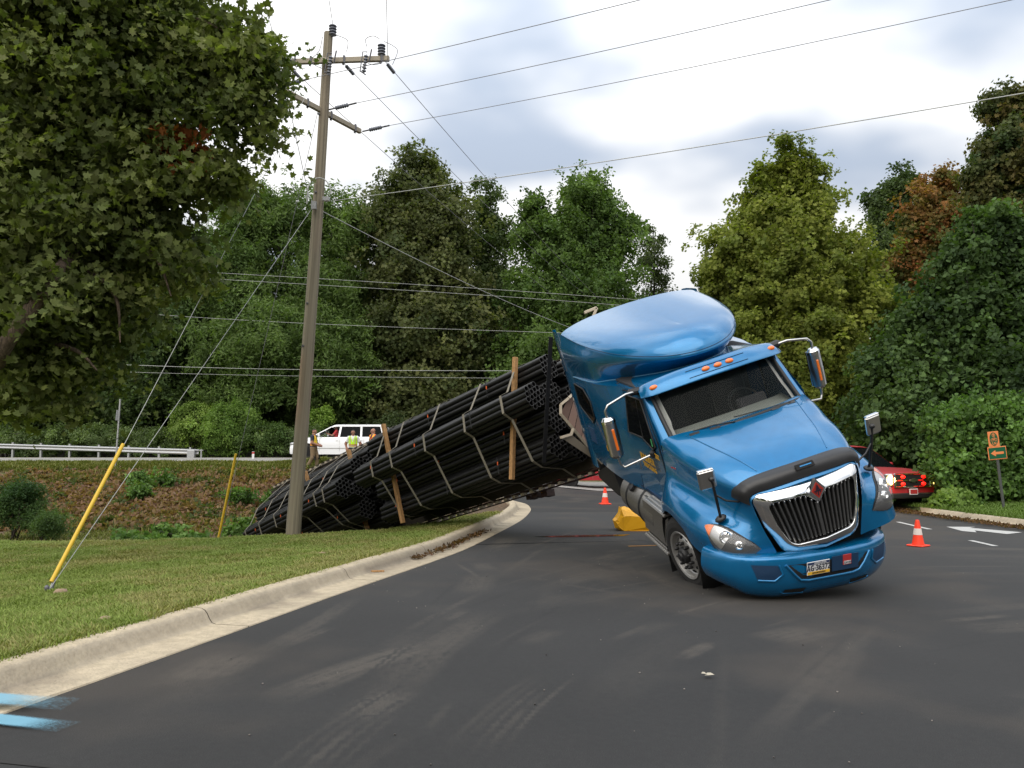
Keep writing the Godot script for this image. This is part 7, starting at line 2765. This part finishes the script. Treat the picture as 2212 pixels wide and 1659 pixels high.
func suv_parts(o: Node3D) -> void:
	var mb := MB.new()
	mb.box(Vector3(1.36, 0.36, 0.05), T(0, 0.90, 2.615), 0.01)
	var g := part("grille", mb, M.void, o)
	mb = MB.new()
	for q in [[0, 1.085, 1.42, 0.03], [0, 0.90, 1.36, 0.028], [0, 0.715, 1.36, 0.03]]:
		mb.box(Vector3(q[2], q[3], 0.03), T(q[0], q[1], 2.645), 0.006)
	for x in [-0.69, 0.69]:
		mb.box(Vector3(0.07, 0.40, 0.03), T(x, 0.90, 2.642), 0.008)
	part("grille_bar", mb, M.chrome, g)
	mb = MB.new()
	mb.prism(PackedVector2Array([Vector2(-0.15, -0.035), Vector2(-0.06, -0.035), Vector2(-0.06, -0.06), Vector2(0.05, -0.06), Vector2(0.06, -0.035), Vector2(0.16, -0.03), Vector2(0.15, 0.035), Vector2(0.06, 0.035), Vector2(0.05, 0.06), Vector2(-0.06, 0.06), Vector2(-0.06, 0.035), Vector2(-0.15, 0.03)]), 0.02, T(0, 0.90, 2.67))
	part("emblem", mb, M.dull_chrome, g)
	for s in [-1.0, 1.0]:
		mb = MB.new()
		mb.box(Vector3(0.23, 0.36, 0.14), T(s * 0.845, 0.91, 2.555, 0, s * 0.35, 0), 0.03)
		var hl := part("headlight", mb, M.dull_chrome, o)
		for y in [0.83, 1.0]:
			mb = MB.new()
			mb.ball(Vector3(0.075, 0.06, 0.03), T(s * 0.855, y, 2.63, 0, s * 0.35, 0))
			part("headlight_glow", mb, M.headlamp_glow, hl)
		var l := OmniLight3D.new()
		l.name = "headlamp_light"
		l.position = Vector3(s * 0.87, 0.91, 2.78)
		l.light_color = Color(1, 0.8, 0.5)
		l.light_energy = 0.25
		l.light_size = 0.08
		l.omni_range = 20.0
		l.omni_attenuation = 2.0
		l.shadow_enabled = true
		o.add_child(l, true)
		for y in [0.80, 1.0]:
			mb = MB.new()
			mb.ball(Vector3(0.085, 0.05, 0.03), T(s * 0.40, y, 2.66))
			part("warning_light", mb, M.red_lamp_glow, o)
	mb = MB.new()
	mb.box(Vector3(1.9, 0.16, 0.14), T(0, 0.46, 2.57), 0.03)
	part("lower_bumper", mb, M.black, o)
	mb = MB.new()
	mb.box(Vector3(0.32, 0.17, 0.02), T(0, 0.575, 2.655))
	var pl := part("licence_plate", mb, M.plate_white, o)
	mb = MB.new()
	mb.box(Vector3(0.27, 0.12, 0.006), T(0, 0.575, 2.667))
	part("plate_field", mb, M.plate_red, pl)


func build_suv() -> void:
	var st := [[2.60, 1.02, 0.92, 0.86, 0.92, 0.50, 0.88], [2.50, 1.12, 1.02, 0.94, 0.99, 0.42, 0.94], [2.0, 1.20, 1.12, 0.97, 1.01, 0.4, 0.97], [1.3, 1.25, 1.18, 0.97, 1.02, 0.4, 0.98], [-2.3, 1.25, 1.18, 0.97, 1.02, 0.4, 0.98], [-2.55, 1.2, 1.1, 0.94, 0.99, 0.45, 0.95], [-2.62, 0.9, 0.85, 0.92, 0.96, 0.5, 0.93]]
	var roof := {"z": [1.28, 0.42, 0, -2.35, -2.55], "top": 1.90, "wide": 0.76, "belt": 1.20, "belt_wide": 0.955, "mirror": 0.85, "seams": [0.7, -0.35, -1.4], "pillars": [[1.2, 0.42, 0.05], [-0.05, -0.15, 0.06], [-1.15, -1.15, 0.06], [-2.45, -2.30, 0.10]]}
	var x := 11.72
	var d := 29.35
	var o := car("fire_vehicle", "red emergency vehicle with red lights flashing in its grille at the kerb", "emergency vehicle", Transform3D(Basis.from_euler(Vector3(0, deg_to_rad(23), 0)), Vector3(x, -0.43, -d)), st, roof, M.car_red, 0.39, [1.62, -1.5])
	o.scale = Vector3.ONE * 1.12
	suv_parts(o)
	car("red_vehicle", "red vehicle beyond the trailer, only its lower edge showing under the trailer nose", "emergency vehicle", Transform3D(Basis.from_euler(Vector3(0, PI / 2, 0)), Vector3(4.3, land(4.3, 41.5) + 0.02, -41.5)), st, roof, M.car_red, 0.39, [1.62, -1.5])


# ------------------------------------------------------------------ people
# A body is one skin round a skeleton of tapered bones: distances joined with a smooth minimum, meshed as surface nets.
func skin_over(bones: Array, cell: float, grow: float, blend: float, low := -1e9, high := 1e9) -> MB:
	var lo := Vector3.ONE * 1e9
	var hi := -lo
	for b in bones:
		var r := Vector3.ONE * (maxf(b[2], b[3]) + grow + cell * 2.5)
		lo = lo.min(b[0].min(b[1]) - r)
		hi = hi.max(b[0].max(b[1]) + r)
	lo.y = maxf(lo.y, low - cell * 2)
	hi.y = minf(hi.y, high + cell * 2)
	var n := Vector3i(((hi - lo) / cell).ceil()) + Vector3i.ONE
	var field := PackedFloat32Array()
	field.resize(n.x * n.y * n.z)
	field.fill(9.0)
	var who := PackedInt32Array()
	who.resize(field.size())
	for bi in bones.size():
		var b: Array = bones[bi]
		var r: float = maxf(b[2], b[3]) + grow + blend + cell * 2
		var l: Vector3 = (b[0].min(b[1]) - Vector3.ONE * r - lo) / cell
		var h: Vector3 = (b[0].max(b[1]) + Vector3.ONE * r - lo) / cell
		var ab: Vector3 = b[1] - b[0]
		var inv := 1.0 / maxf(ab.length_squared(), 1e-6)
		var squash: Vector3 = b[5] if b.size() > 5 else Vector3.ONE
		for z in range(maxi(0, int(l.z)), mini(n.z, int(h.z) + 1)):
			for y in range(maxi(0, int(l.y)), mini(n.y, int(h.y) + 1)):
				for x in range(maxi(0, int(l.x)), mini(n.x, int(h.x) + 1)):
					var p := lo + Vector3(x, y, z) * cell
					var t := clampf((p - b[0]).dot(ab) * inv, 0, 1)
					var dd: float = ((p - b[0] - ab * t) * squash).length() - lerpf(b[2], b[3], t) - grow
					var i := (z * n.y + y) * n.x + x
					var f := field[i]
					if dd < f:
						who[i] = bi
					var k := maxf(blend - absf(dd - f), 0.0) / blend
					field[i] = minf(dd, f) - k * k * blend * 0.25
	if low > -1e8 or high < 1e8:
		for z in n.z:
			for y in n.y:
				var yy := lo.y + y * cell
				for x in n.x:
					var i := (z * n.y + y) * n.x + x
					field[i] = maxf(field[i], maxf(low - yy, yy - high))
	var mb := MB.new()
	var vert := {}
	for z in n.z - 1:
		for y in n.y - 1:
			for x in n.x - 1:
				var i := (z * n.y + y) * n.x + x
				var s := Vector3()
				var c := 0
				var m := 0
				for k in 8:
					if field[i + (k & 1) + ((k >> 1) & 1) * n.x + (k >> 2) * n.x * n.y] < 0:
						m += 1
				if m == 0 or m == 8:
					continue
				for e in [[0, 1], [2, 3], [4, 5], [6, 7], [0, 2], [1, 3], [4, 6], [5, 7], [0, 4], [1, 5], [2, 6], [3, 7]]:
					var a: int = e[0]
					var b: int = e[1]
					var fa := field[i + (a & 1) + ((a >> 1) & 1) * n.x + (a >> 2) * n.x * n.y]
					var fb := field[i + (b & 1) + ((b >> 1) & 1) * n.x + (b >> 2) * n.x * n.y]
					if (fa < 0) != (fb < 0):
						var t := fa / (fa - fb)
						s += Vector3(a & 1, (a >> 1) & 1, a >> 2).lerp(Vector3(b & 1, (b >> 1) & 1, b >> 2), t)
						c += 1
				var bi := who[i]
				mb.col = bones[bi][4]
				vert[i] = mb.put(lo + (Vector3(x, y, z) + s / c) * cell, Vector3.UP)
	var nn := PackedVector3Array()
	nn.resize(mb.v.size())
	for z in range(1, n.z - 1):
		for y in range(1, n.y - 1):
			for x in range(1, n.x - 1):
				var i := (z * n.y + y) * n.x + x
				var inside := field[i] < 0
				var steps := [1, n.x, n.x * n.y]
				for ax in 3:
					if inside == (field[i + steps[ax]] < 0):
						continue
					var u: int = steps[(ax + 1) % 3]
					var w: int = steps[(ax + 2) % 3]
					var q := [vert.get(i - u - w, -1), vert.get(i - w, -1), vert.get(i, -1), vert.get(i - u, -1)]
					if q.min() < 0:
						continue
					if inside:
						q.reverse()
					mb.ix.append_array([q[0], q[1], q[2], q[0], q[2], q[3]])
					var f := (mb.v[q[2]] - mb.v[q[0]]).cross(mb.v[q[1]] - mb.v[q[3]])
					for e in q:
						nn[e] += f
	for k in nn.size():
		mb.n[k] = nn[k].normalized()
	return mb


func person(label: String, xf: Transform3D, pose: Dictionary, wear: Dictionary, vest: Dictionary) -> Node3D:
	var o := thing("person", label, "person", xf)
	var up := Vector3(0, pose.get("low", 0.95) - 0.95, 0)
	var g := func(k: String, d: Vector3) -> Vector3: return pose.get(k, d + up)
	var skin: Color = wear.skin
	var sh: Color = wear.shirt
	var hl: Vector3 = g.call("hip_l", Vector3(0.09, 0.93, 0))
	var hr: Vector3 = g.call("hip_r", Vector3(-0.09, 0.93, 0))
	var kl: Vector3 = g.call("knee_l", Vector3(0.11, 0.50, 0.02))
	var kr: Vector3 = g.call("knee_r", Vector3(-0.11, 0.50, 0.02))
	var fl: Vector3 = g.call("foot_l", Vector3(0.12, 0.08, -0.02))
	var fr: Vector3 = g.call("foot_r", Vector3(-0.12, 0.08, -0.02))
	var el: Vector3 = g.call("elbow_l", Vector3(0.27, 1.15, -0.02))
	var er: Vector3 = g.call("elbow_r", Vector3(-0.27, 1.15, -0.02))
	var wl: Vector3 = g.call("hand_l", Vector3(0.29, 0.90, 0.06))
	var wr: Vector3 = g.call("hand_r", Vector3(-0.29, 0.90, 0.06))
	var sl := Vector3(0.185, 1.43, -0.01) + up
	var sr := Vector3(-0.185, 1.43, -0.01) + up
	var head: Vector3 = Vector3(0, 1.655, 0.025) + up
	var turn: float = pose.get("turn", 0.0)
	var flat := Vector3(0.86, 1, 1.18)
	var b := [
		[Vector3(0, 0.98, 0) + up, Vector3(0, 1.16, 0) + up, 0.145, 0.135, sh, flat],
		[Vector3(0, 1.16, 0) + up, Vector3(0, 1.36, 0) + up, 0.14, 0.15, sh, flat],
		[sl * 0.9 + Vector3(0, 0.14 + up.y * 0.1, 0), sr * 0.9 + Vector3(0, 0.14 + up.y * 0.1, 0), 0.07, 0.07, sh],
		[Vector3(0, 1.42, 0) + up, Vector3(0, 1.55, 0.012) + up, 0.068, 0.058, skin],
		[sl, sl.lerp(el, 0.62), 0.066, 0.054, wear.sleeve], [sl.lerp(el, 0.62), el, 0.049, 0.042, wear.get("forearm", skin)], [el, wl, 0.042, 0.029, wear.get("forearm", skin)],
		[sr, sr.lerp(er, 0.62), 0.066, 0.054, wear.sleeve], [sr.lerp(er, 0.62), er, 0.049, 0.042, wear.get("forearm", skin)], [er, wr, 0.042, 0.029, wear.get("forearm", skin)],
		[wl, wl + (wl - el).normalized() * 0.09, 0.036, 0.03, skin], [wr, wr + (wr - er).normalized() * 0.09, 0.036, 0.03, skin],
		[Vector3(0, 0.94, 0) + up, hl.lerp(hr, 0.5), 0.15, 0.14, wear.legs, flat],
		[hl, kl, 0.105, 0.075, wear.legs], [kl, fl, 0.075, 0.062, wear.get("shin", wear.legs)],
		[hr, kr, 0.105, 0.075, wear.legs], [kr, fr, 0.075, 0.062, wear.get("shin", wear.legs)],
		[fl, fl + Vector3(0.02, -0.03, 0.15), 0.055, 0.045, wear.boots], [fr, fr + Vector3(-0.02, -0.03, 0.15), 0.055, 0.045, wear.boots],
	]
	var mb := skin_over(b, 0.021, wear.get("loose", 0.0), 0.045)
	var hb := Transform3D(Basis.from_euler(Vector3(pose.get("nod", 0.0), turn, 0)), head)
	var hbones := [[Vector3(0, 0.035, -0.02), Vector3(0, 0.03, 0.01), 0.088, 0.086, skin, Vector3(1.12, 1, 1)], [Vector3(0, -0.05, 0.03), Vector3(0, -0.085, 0.05), 0.062, 0.036, skin], [Vector3(0, -0.09, -0.04), Vector3(0, 0.0, -0.03), 0.05, 0.05, skin], [Vector3(0, 0.01, 0.095), Vector3(0, -0.028, 0.115), 0.011, 0.016, skin], [Vector3(0.083, 0.01, -0.01), Vector3(0.085, -0.03, -0.012), 0.016, 0.012, skin], [Vector3(-0.083, 0.01, -0.01), Vector3(-0.085, -0.03, -0.012), 0.016, 0.012, skin], [Vector3(-0.04, 0.035, 0.082), Vector3(0.04, 0.035, 0.082), 0.014, 0.014, skin]]
	var hm := skin_over(hbones, 0.011, 0.0, 0.02)
	var base := mb.v.size()
	for k in hm.v.size():
		mb.v.append(hb * hm.v[k])
		mb.n.append(hb.basis * hm.n[k])
		mb.uv.append(Vector2())
		mb.c.append(hm.c[k])
	for i in hm.ix:
		mb.ix.append(base + i)
	# eyes and mouth
	for s in [-1.0, 1.0]:
		mb.col = Color(0.03, 0.02, 0.02)
		mb.ball(Vector3(0.014, 0.008, 0.008), hb * T(s * 0.034, 0.012, 0.083), 6, 4)
	mb.col = skin * 0.55
	mb.ball(Vector3(0.026, 0.006, 0.01), hb * T(0, -0.06, 0.084), 6, 4)
	# fingers
	mb.col = skin
	for q in [[wl, el, 1.0], [wr, er, -1.0]]:
		var dir: Vector3 = (q[0] - q[1]).normalized()
		var side := dir.cross(Vector3(0, 0, 1)).normalized()
		var palm := dir.cross(side).normalized()
		var end: Vector3 = q[0] + dir * 0.10
		for k in 4:
			var s: Vector3 = end + side * (k - 1.5) * 0.019
			var l: float = [0.062, 0.075, 0.07, 0.055][k]
			mb.tube(PackedVector3Array([s, s + dir * l * 0.55 + palm * 0.006, s + dir * l + palm * 0.03]), [0.009, 0.0085, 0.0065], 5)
		mb.tube(PackedVector3Array([q[0] + dir * 0.035 + side * 0.03, q[0] + dir * 0.075 + side * 0.055, q[0] + dir * 0.105 + side * 0.05]), [0.012, 0.010, 0.008], 5)
	part("body", mb, vcol(mat("person_skin", Color(1, 1, 1), 0.75)), o)
	if wear.has("hair"):
		mb = MB.new()
		var rows := []
		for j in 6:
			var row := PackedVector3Array()
			for k in 16:
				var a := TAU * k / 16
				var p := j / 5.0 * (1.05 - 0.32 * maxf(0.0, sin(a)) + 0.45 * maxf(0.0, -sin(a)))
				row.append(hb * Vector3(cos(a) * sin(p) * 0.086, 0.035 + cos(p) * 0.097, -0.012 + sin(a) * sin(p) * 0.105))
			rows.append(row)
		mb.sheet(rows, true)
		part("hair", mb, mat("hair_colour", wear.hair, 0.8), o)
	if vest.size():
		var vb := [b[0].duplicate(), b[1].duplicate(), b[2].duplicate()]
		mb = skin_over(vb, 0.018, 0.022, 0.05, 0.88, 1.515)
		for k in mb.v.size():
			var p := mb.v[k]
			var c: Color = vest.main
			var ax := absf(p.x)
			if vest.has("front") and p.z > 0.07:
				c = vest.front
			if ax > 0.085 and ax < 0.135 and p.y > 1.06:
				c = vest.tape
			if absf(p.y - 1.07) < 0.035:
				c = vest.tape
			elif absf(p.y - 1.07) < 0.055:
				c = vest.edge
			if p.z > 0.05 and ax < 0.055 * clampf((p.y - 1.22) / 0.2, 0.0, 1.3):
				c = wear.shirt
			mb.c[k] = c
		part("safety_vest", mb, vcol(mat("vest_cloth", Color(1, 1, 1), 0.75)), o)
	return o


func build_people() -> void:
	var lime := Color(0.48, 0.82, 0.02)
	var org := Color(0.95, 0.16, 0.03)
	var p := at(677, 1010, 37.2)
	p.y = land(p.x, 37.2)
	var o := person("person in orange and yellow vest, tan turnout trousers, walking right beside the pole", Transform3D(Basis.from_euler(Vector3(0, PI * 0.46, 0)), p), {"elbow_l": Vector3(0.27, 1.16, 0.02), "hand_l": Vector3(0.13, 1.06, 0.26), "elbow_r": Vector3(-0.27, 1.16, 0.02), "hand_r": Vector3(-0.13, 1.06, 0.27), "knee_l": Vector3(0.11, 0.52, 0.14), "foot_l": Vector3(0.11, 0.08, 0.10), "knee_r": Vector3(-0.11, 0.50, 0.0), "foot_r": Vector3(-0.12, 0.10, -0.24), "nod": 0.15}, {"shirt": Color(0.012, 0.014, 0.03), "sleeve": Color(0.012, 0.014, 0.03), "legs": Color(0.20, 0.14, 0.075), "shin": Color(0.17, 0.125, 0.07), "boots": Color(0.02, 0.02, 0.018), "skin": Color(0.30, 0.15, 0.10), "hair": Color(0.05, 0.035, 0.025), "loose": 0.018}, {"main": org, "front": Color(0.85, 0.72, 0.02), "tape": Color(0.9, 0.42, 0.05), "edge": org})
	var mb := MB.new()
	mb.box(Vector3(0.17, 0.20, 0.02), T(0.115, 0.54, 0.235, 0.1), 0.006)
	mb.box(Vector3(0.17, 0.20, 0.02), T(-0.115, 0.50, 0.10, -0.2), 0.006)
	part("knee_patch", mb, M.black, o)
	p = at(762, 1008, 37.3)
	p.y = land(p.x, 37.3)
	person("person in lime yellow vest and white T-shirt standing before the white minivan", Transform3D(Basis.from_euler(Vector3(0, 0.06, 0)), p), {"elbow_l": Vector3(0.33, 1.16, -0.05), "hand_l": Vector3(0.25, 0.95, 0.03), "elbow_r": Vector3(-0.33, 1.16, -0.05), "hand_r": Vector3(-0.27, 0.93, 0.03), "nod": 0.2, "turn": 0.25}, {"shirt": Color(0.66, 0.66, 0.66), "sleeve": Color(0.66, 0.66, 0.66), "legs": Color(0.015, 0.016, 0.03), "boots": Color(0.012, 0.012, 0.012), "skin": Color(0.28, 0.14, 0.095), "hair": Color(0.05, 0.035, 0.025), "loose": 0.014}, {"main": lime, "tape": Color(0.40, 0.36, 0.22), "edge": Color(0.5, 0.09, 0.03)})
	p = at(806, 1008, 37.4)
	p.y = land(p.x, 37.4)
	person("bald person in orange vest looking left, half hidden by the pipes", Transform3D(Basis.from_euler(Vector3(0, -0.75, 0)), p), {"nod": 0.1, "turn": -0.45}, {"shirt": Color(0.02, 0.02, 0.035), "sleeve": Color(0.02, 0.02, 0.035), "legs": Color(0.015, 0.016, 0.03), "boots": Color(0.012, 0.012, 0.012), "skin": Color(0.36, 0.19, 0.135), "loose": 0.01}, {"main": org, "tape": Color(0.75, 0.65, 0.05), "edge": org})


# ------------------------------------------------------------------ small things
func build_small_things() -> void:
	# traffic cones
	var spots := [[at(1983, 1180, 15.86), 1.0, "orange traffic cone with a pale collar, right of the blue truck"], [at(1307, 1088, 30.5), 1.22, "orange traffic cone with a pale collar, seen under the trailer nose"]]
	var first: Node3D
	for q in spots:
		var p: Vector3 = q[0]
		p.y = land(p.x, -p.z) + 0.004
		var o: Node3D
		if first == null:
			o = thing("traffic_cone", q[2], "traffic cone", Transform3D(Basis.from_euler(Vector3(0, 0.6, 0)), p), "orange traffic cones")
			var mb := MB.new()
			mb.lathe([Vector2(0.085, 0.02), Vector2(0.085, 0.03), Vector2(0.062, 0.20), Vector2(0.0605, 0.21), Vector2(0.047, 0.325), Vector2(0.046, 0.34), Vector2(0.027, 0.47), Vector2(0.022, 0.485), Vector2(0.0, 0.487)].map(func(v): return v * Vector2(1.3, 1.02)), Transform3D(), 24)
			part("cone", mb, M.cone_orange, o)
			mb = MB.new()
			mb.lathe([Vector2(0.0615, 0.21), Vector2(0.0635, 0.212), Vector2(0.0495, 0.325), Vector2(0.047, 0.327)].map(func(v): return v * Vector2(1.3, 1.02)), Transform3D(), 24)
			part("collar", mb, M.cone_white, o)
			mb = MB.new()
			mb.box(Vector3(0.31, 0.03, 0.31), T(0, 0.015, 0), 0.012)
			part("base", mb, M.cone_orange, o)
			first = o
		else:
			o = first.duplicate()
			o.name = numbered("traffic_cone")
			add_child(o, true)
			o.transform = Transform3D(Basis.from_euler(Vector3(0, 0.2, 0)).scaled(Vector3.ONE * q[1]), p)
			o.set_meta("label", q[2])
	# the yellow bag under the tank
	var c := Vector3(2.83, land(2.83, 19.5), -19.5)
	var f := FastNoiseLite.new()
	f.seed = 12
	f.noise_type = FastNoiseLite.TYPE_CELLULAR
	f.cellular_return_type = FastNoiseLite.RETURN_DISTANCE2_SUB
	f.frequency = 2.2
	var rb := RandomNumberGenerator.new()
	rb.seed = 6
	var shape := [Vector2(-0.30, 0.0), Vector2(-0.42, 0.10), Vector2(-0.45, 0.24), Vector2(-0.40, 0.30), Vector2(-0.34, 0.42), Vector2(-0.29, 0.53), Vector2(-0.20, 0.50), Vector2(-0.05, 0.49), Vector2(0.10, 0.485), Vector2(0.24, 0.41), Vector2(0.36, 0.28), Vector2(0.46, 0.12), Vector2(0.45, 0.05), Vector2(0.36, 0.0), Vector2(0.05, 0.0)]
	var rows := []
	for j in 9:
		var z := lerpf(-0.30, 0.30, j / 8.0)
		var k_ := pow(1.0 - pow(absf(z) / 0.31, 3.0), 0.5)
		var row := []
		for p in shape:
			var q := Vector3(p.x * lerpf(0.72, 1.0, k_), p.y * lerpf(0.55, 1.0, k_), z)
			q += Vector3(rb.randfn(), rb.randfn(), rb.randfn()) * (0.016 if p.y > 0.02 else 0.006)
			q.y = maxf(q.y, 0.004)
			row.append(q)
		rows.append(row)
	var mb := MB.new()
	var n := shape.size()
	for j in 8:
		for k in n:
			var k1 := (k + 1) % n
			if (j * 7 + k * 3) % 5 < 2:
				mb.tri(rows[j][k], rows[j + 1][k1], rows[j][k1])
				mb.tri(rows[j][k], rows[j + 1][k], rows[j + 1][k1])
			else:
				mb.tri(rows[j][k], rows[j + 1][k], rows[j][k1])
				mb.tri(rows[j][k1], rows[j + 1][k], rows[j + 1][k1])
	for e in [0, 8]:
		for k in range(1, n - 1):
			mb.tri(rows[e][0], rows[e][k], rows[e][k + 1])
	var bag := part("yellow_bag", mb, M.bag_yellow, self, T(c.x, c.y, c.z))
	tag(bag, "crumpled bright yellow bag lying on the road under the truck", "bag")
	mb = MB.new()
	mb.box(Vector3(0.11, 0.06, 0.01), T(0.17, 0.36, 0.25, -0.5, 0.3, 0.2))
	part("label", mb, M.plate_white, bag)
	# stones on the lawn
	for q in [[228, 1343, 8.0, 0.085, "brown flat stone on the lawn beside the kerb"], [130, 1283, 11.2, 0.10, "flat stone beside the guy wire anchor"], [695, 1190, 14.4, 0.07, "pale scrap lying on the lawn near the kerb"]]:
		var p := at(q[0], q[1], q[2])
		p.y = land(p.x, q[2]) + 0.03
		mb = MB.new()
		var rr := []
		for j in 7:
			var row := PackedVector3Array()
			for k in 10:
				var a := TAU * k / 10
				var t := PI * j / 6.0
				var w := Vector3(cos(a) * sin(t), cos(t) * 0.6, sin(a) * sin(t) * 0.7)
				row.append(w * q[3] * (1.0 + 0.35 * noise.get_noise_3dv(w * 9.0 + p)))
			rr.append(row)
		mb.sheet(rr, true)
		tag(part("stone", mb, M.stone, self, T(p.x, p.y, p.z, 0.2, 0.5, 0.1)), q[4], "stone")
	# litter on the road
	mb = MB.new()
	leaf(mb, Vector3(), Vector3(1, 0.15, 0.2), Vector3(0.1, 1, 0.2), 0.075, [Vector2(0, 0), Vector2(0.3, 0.3), Vector2(0.28, 0.65), Vector2(0, 1), Vector2(-0.28, 0.65), Vector2(-0.3, 0.3), Vector2(0, 0)], 0.5)
	leaf(mb, Vector3(0.02, 0.01, 0), Vector3(-1, 0.25, 0.4), Vector3(0.1, 1, 0.2), 0.055, [Vector2(0, 0), Vector2(0.3, 0.3), Vector2(0.28, 0.65), Vector2(0, 1), Vector2(-0.28, 0.65), Vector2(-0.3, 0.3), Vector2(0, 0)], 0.5)
	var lp := Vector3(1.46, land(1.46, 6.4) + 0.015, -6.4)
	tag(part("dead_leaf", mb, mat("dead_leaf_pale", Color(0.42, 0.38, 0.30), 0.8), self, T(lp.x, lp.y, lp.z)), "pale dead leaf on the tarmac in the foreground", "leaf")
	mb = MB.new()
	mb.beam(Vector3(-0.16, 0.015, 0), Vector3(0.16, 0.02, 0.03), 0.03, 0.02)
	mb.beam(Vector3(-0.10, 0.015, 0.06), Vector3(0.12, 0.016, 0.03), 0.02, 0.015)
	var sp := at(770, 1240, 12.2)
	tag(part("wood_splinter", mb, M.fresh_timber, self, T(sp.x + 0.25, land(sp.x + 0.25, 12.2) + 0.01, sp.z)), "thin wood splinter on the tarmac beside the gutter", "splinter")
	# grit scattered on the tarmac
	var r := RandomNumberGenerator.new()
	r.seed = 3
	mb = MB.new()
	mb.ball(Vector3(0.012, 0.008, 0.012), Transform3D(), 5, 3)
	var mm := MultiMesh.new()
	mm.transform_format = MultiMesh.TRANSFORM_3D
	mm.use_colors = true
	mm.mesh = mb.mesh()
	mm.instance_count = 170
	for k in 170:
		var d := r.randf_range(3.3, 15.0)
		var x := r.randf_range(-2.4, 7.0)
		var s := r.randf_range(0.2, 0.7)
		mm.set_instance_transform(k, Transform3D(Basis.from_euler(Vector3(0, r.randf() * 6, 0)).scaled(Vector3(s, s, s * r.randf_range(0.6, 1.5))), Vector3(maxf(x, xs(gutter, d) + 0.1), land(x, d) + 0.006, -d)))
		mm.set_instance_color(k, Color(0.22, 0.20, 0.18) * r.randf_range(0.2, 1.5))
	var gr := MultiMeshInstance3D.new()
	gr.name = "road_grit"
	gr.multimesh = mm
	gr.material_override = M.white
	tag(gr, "small stones scattered over the tarmac", "grit", "", "stuff")
	add_child(gr, true)
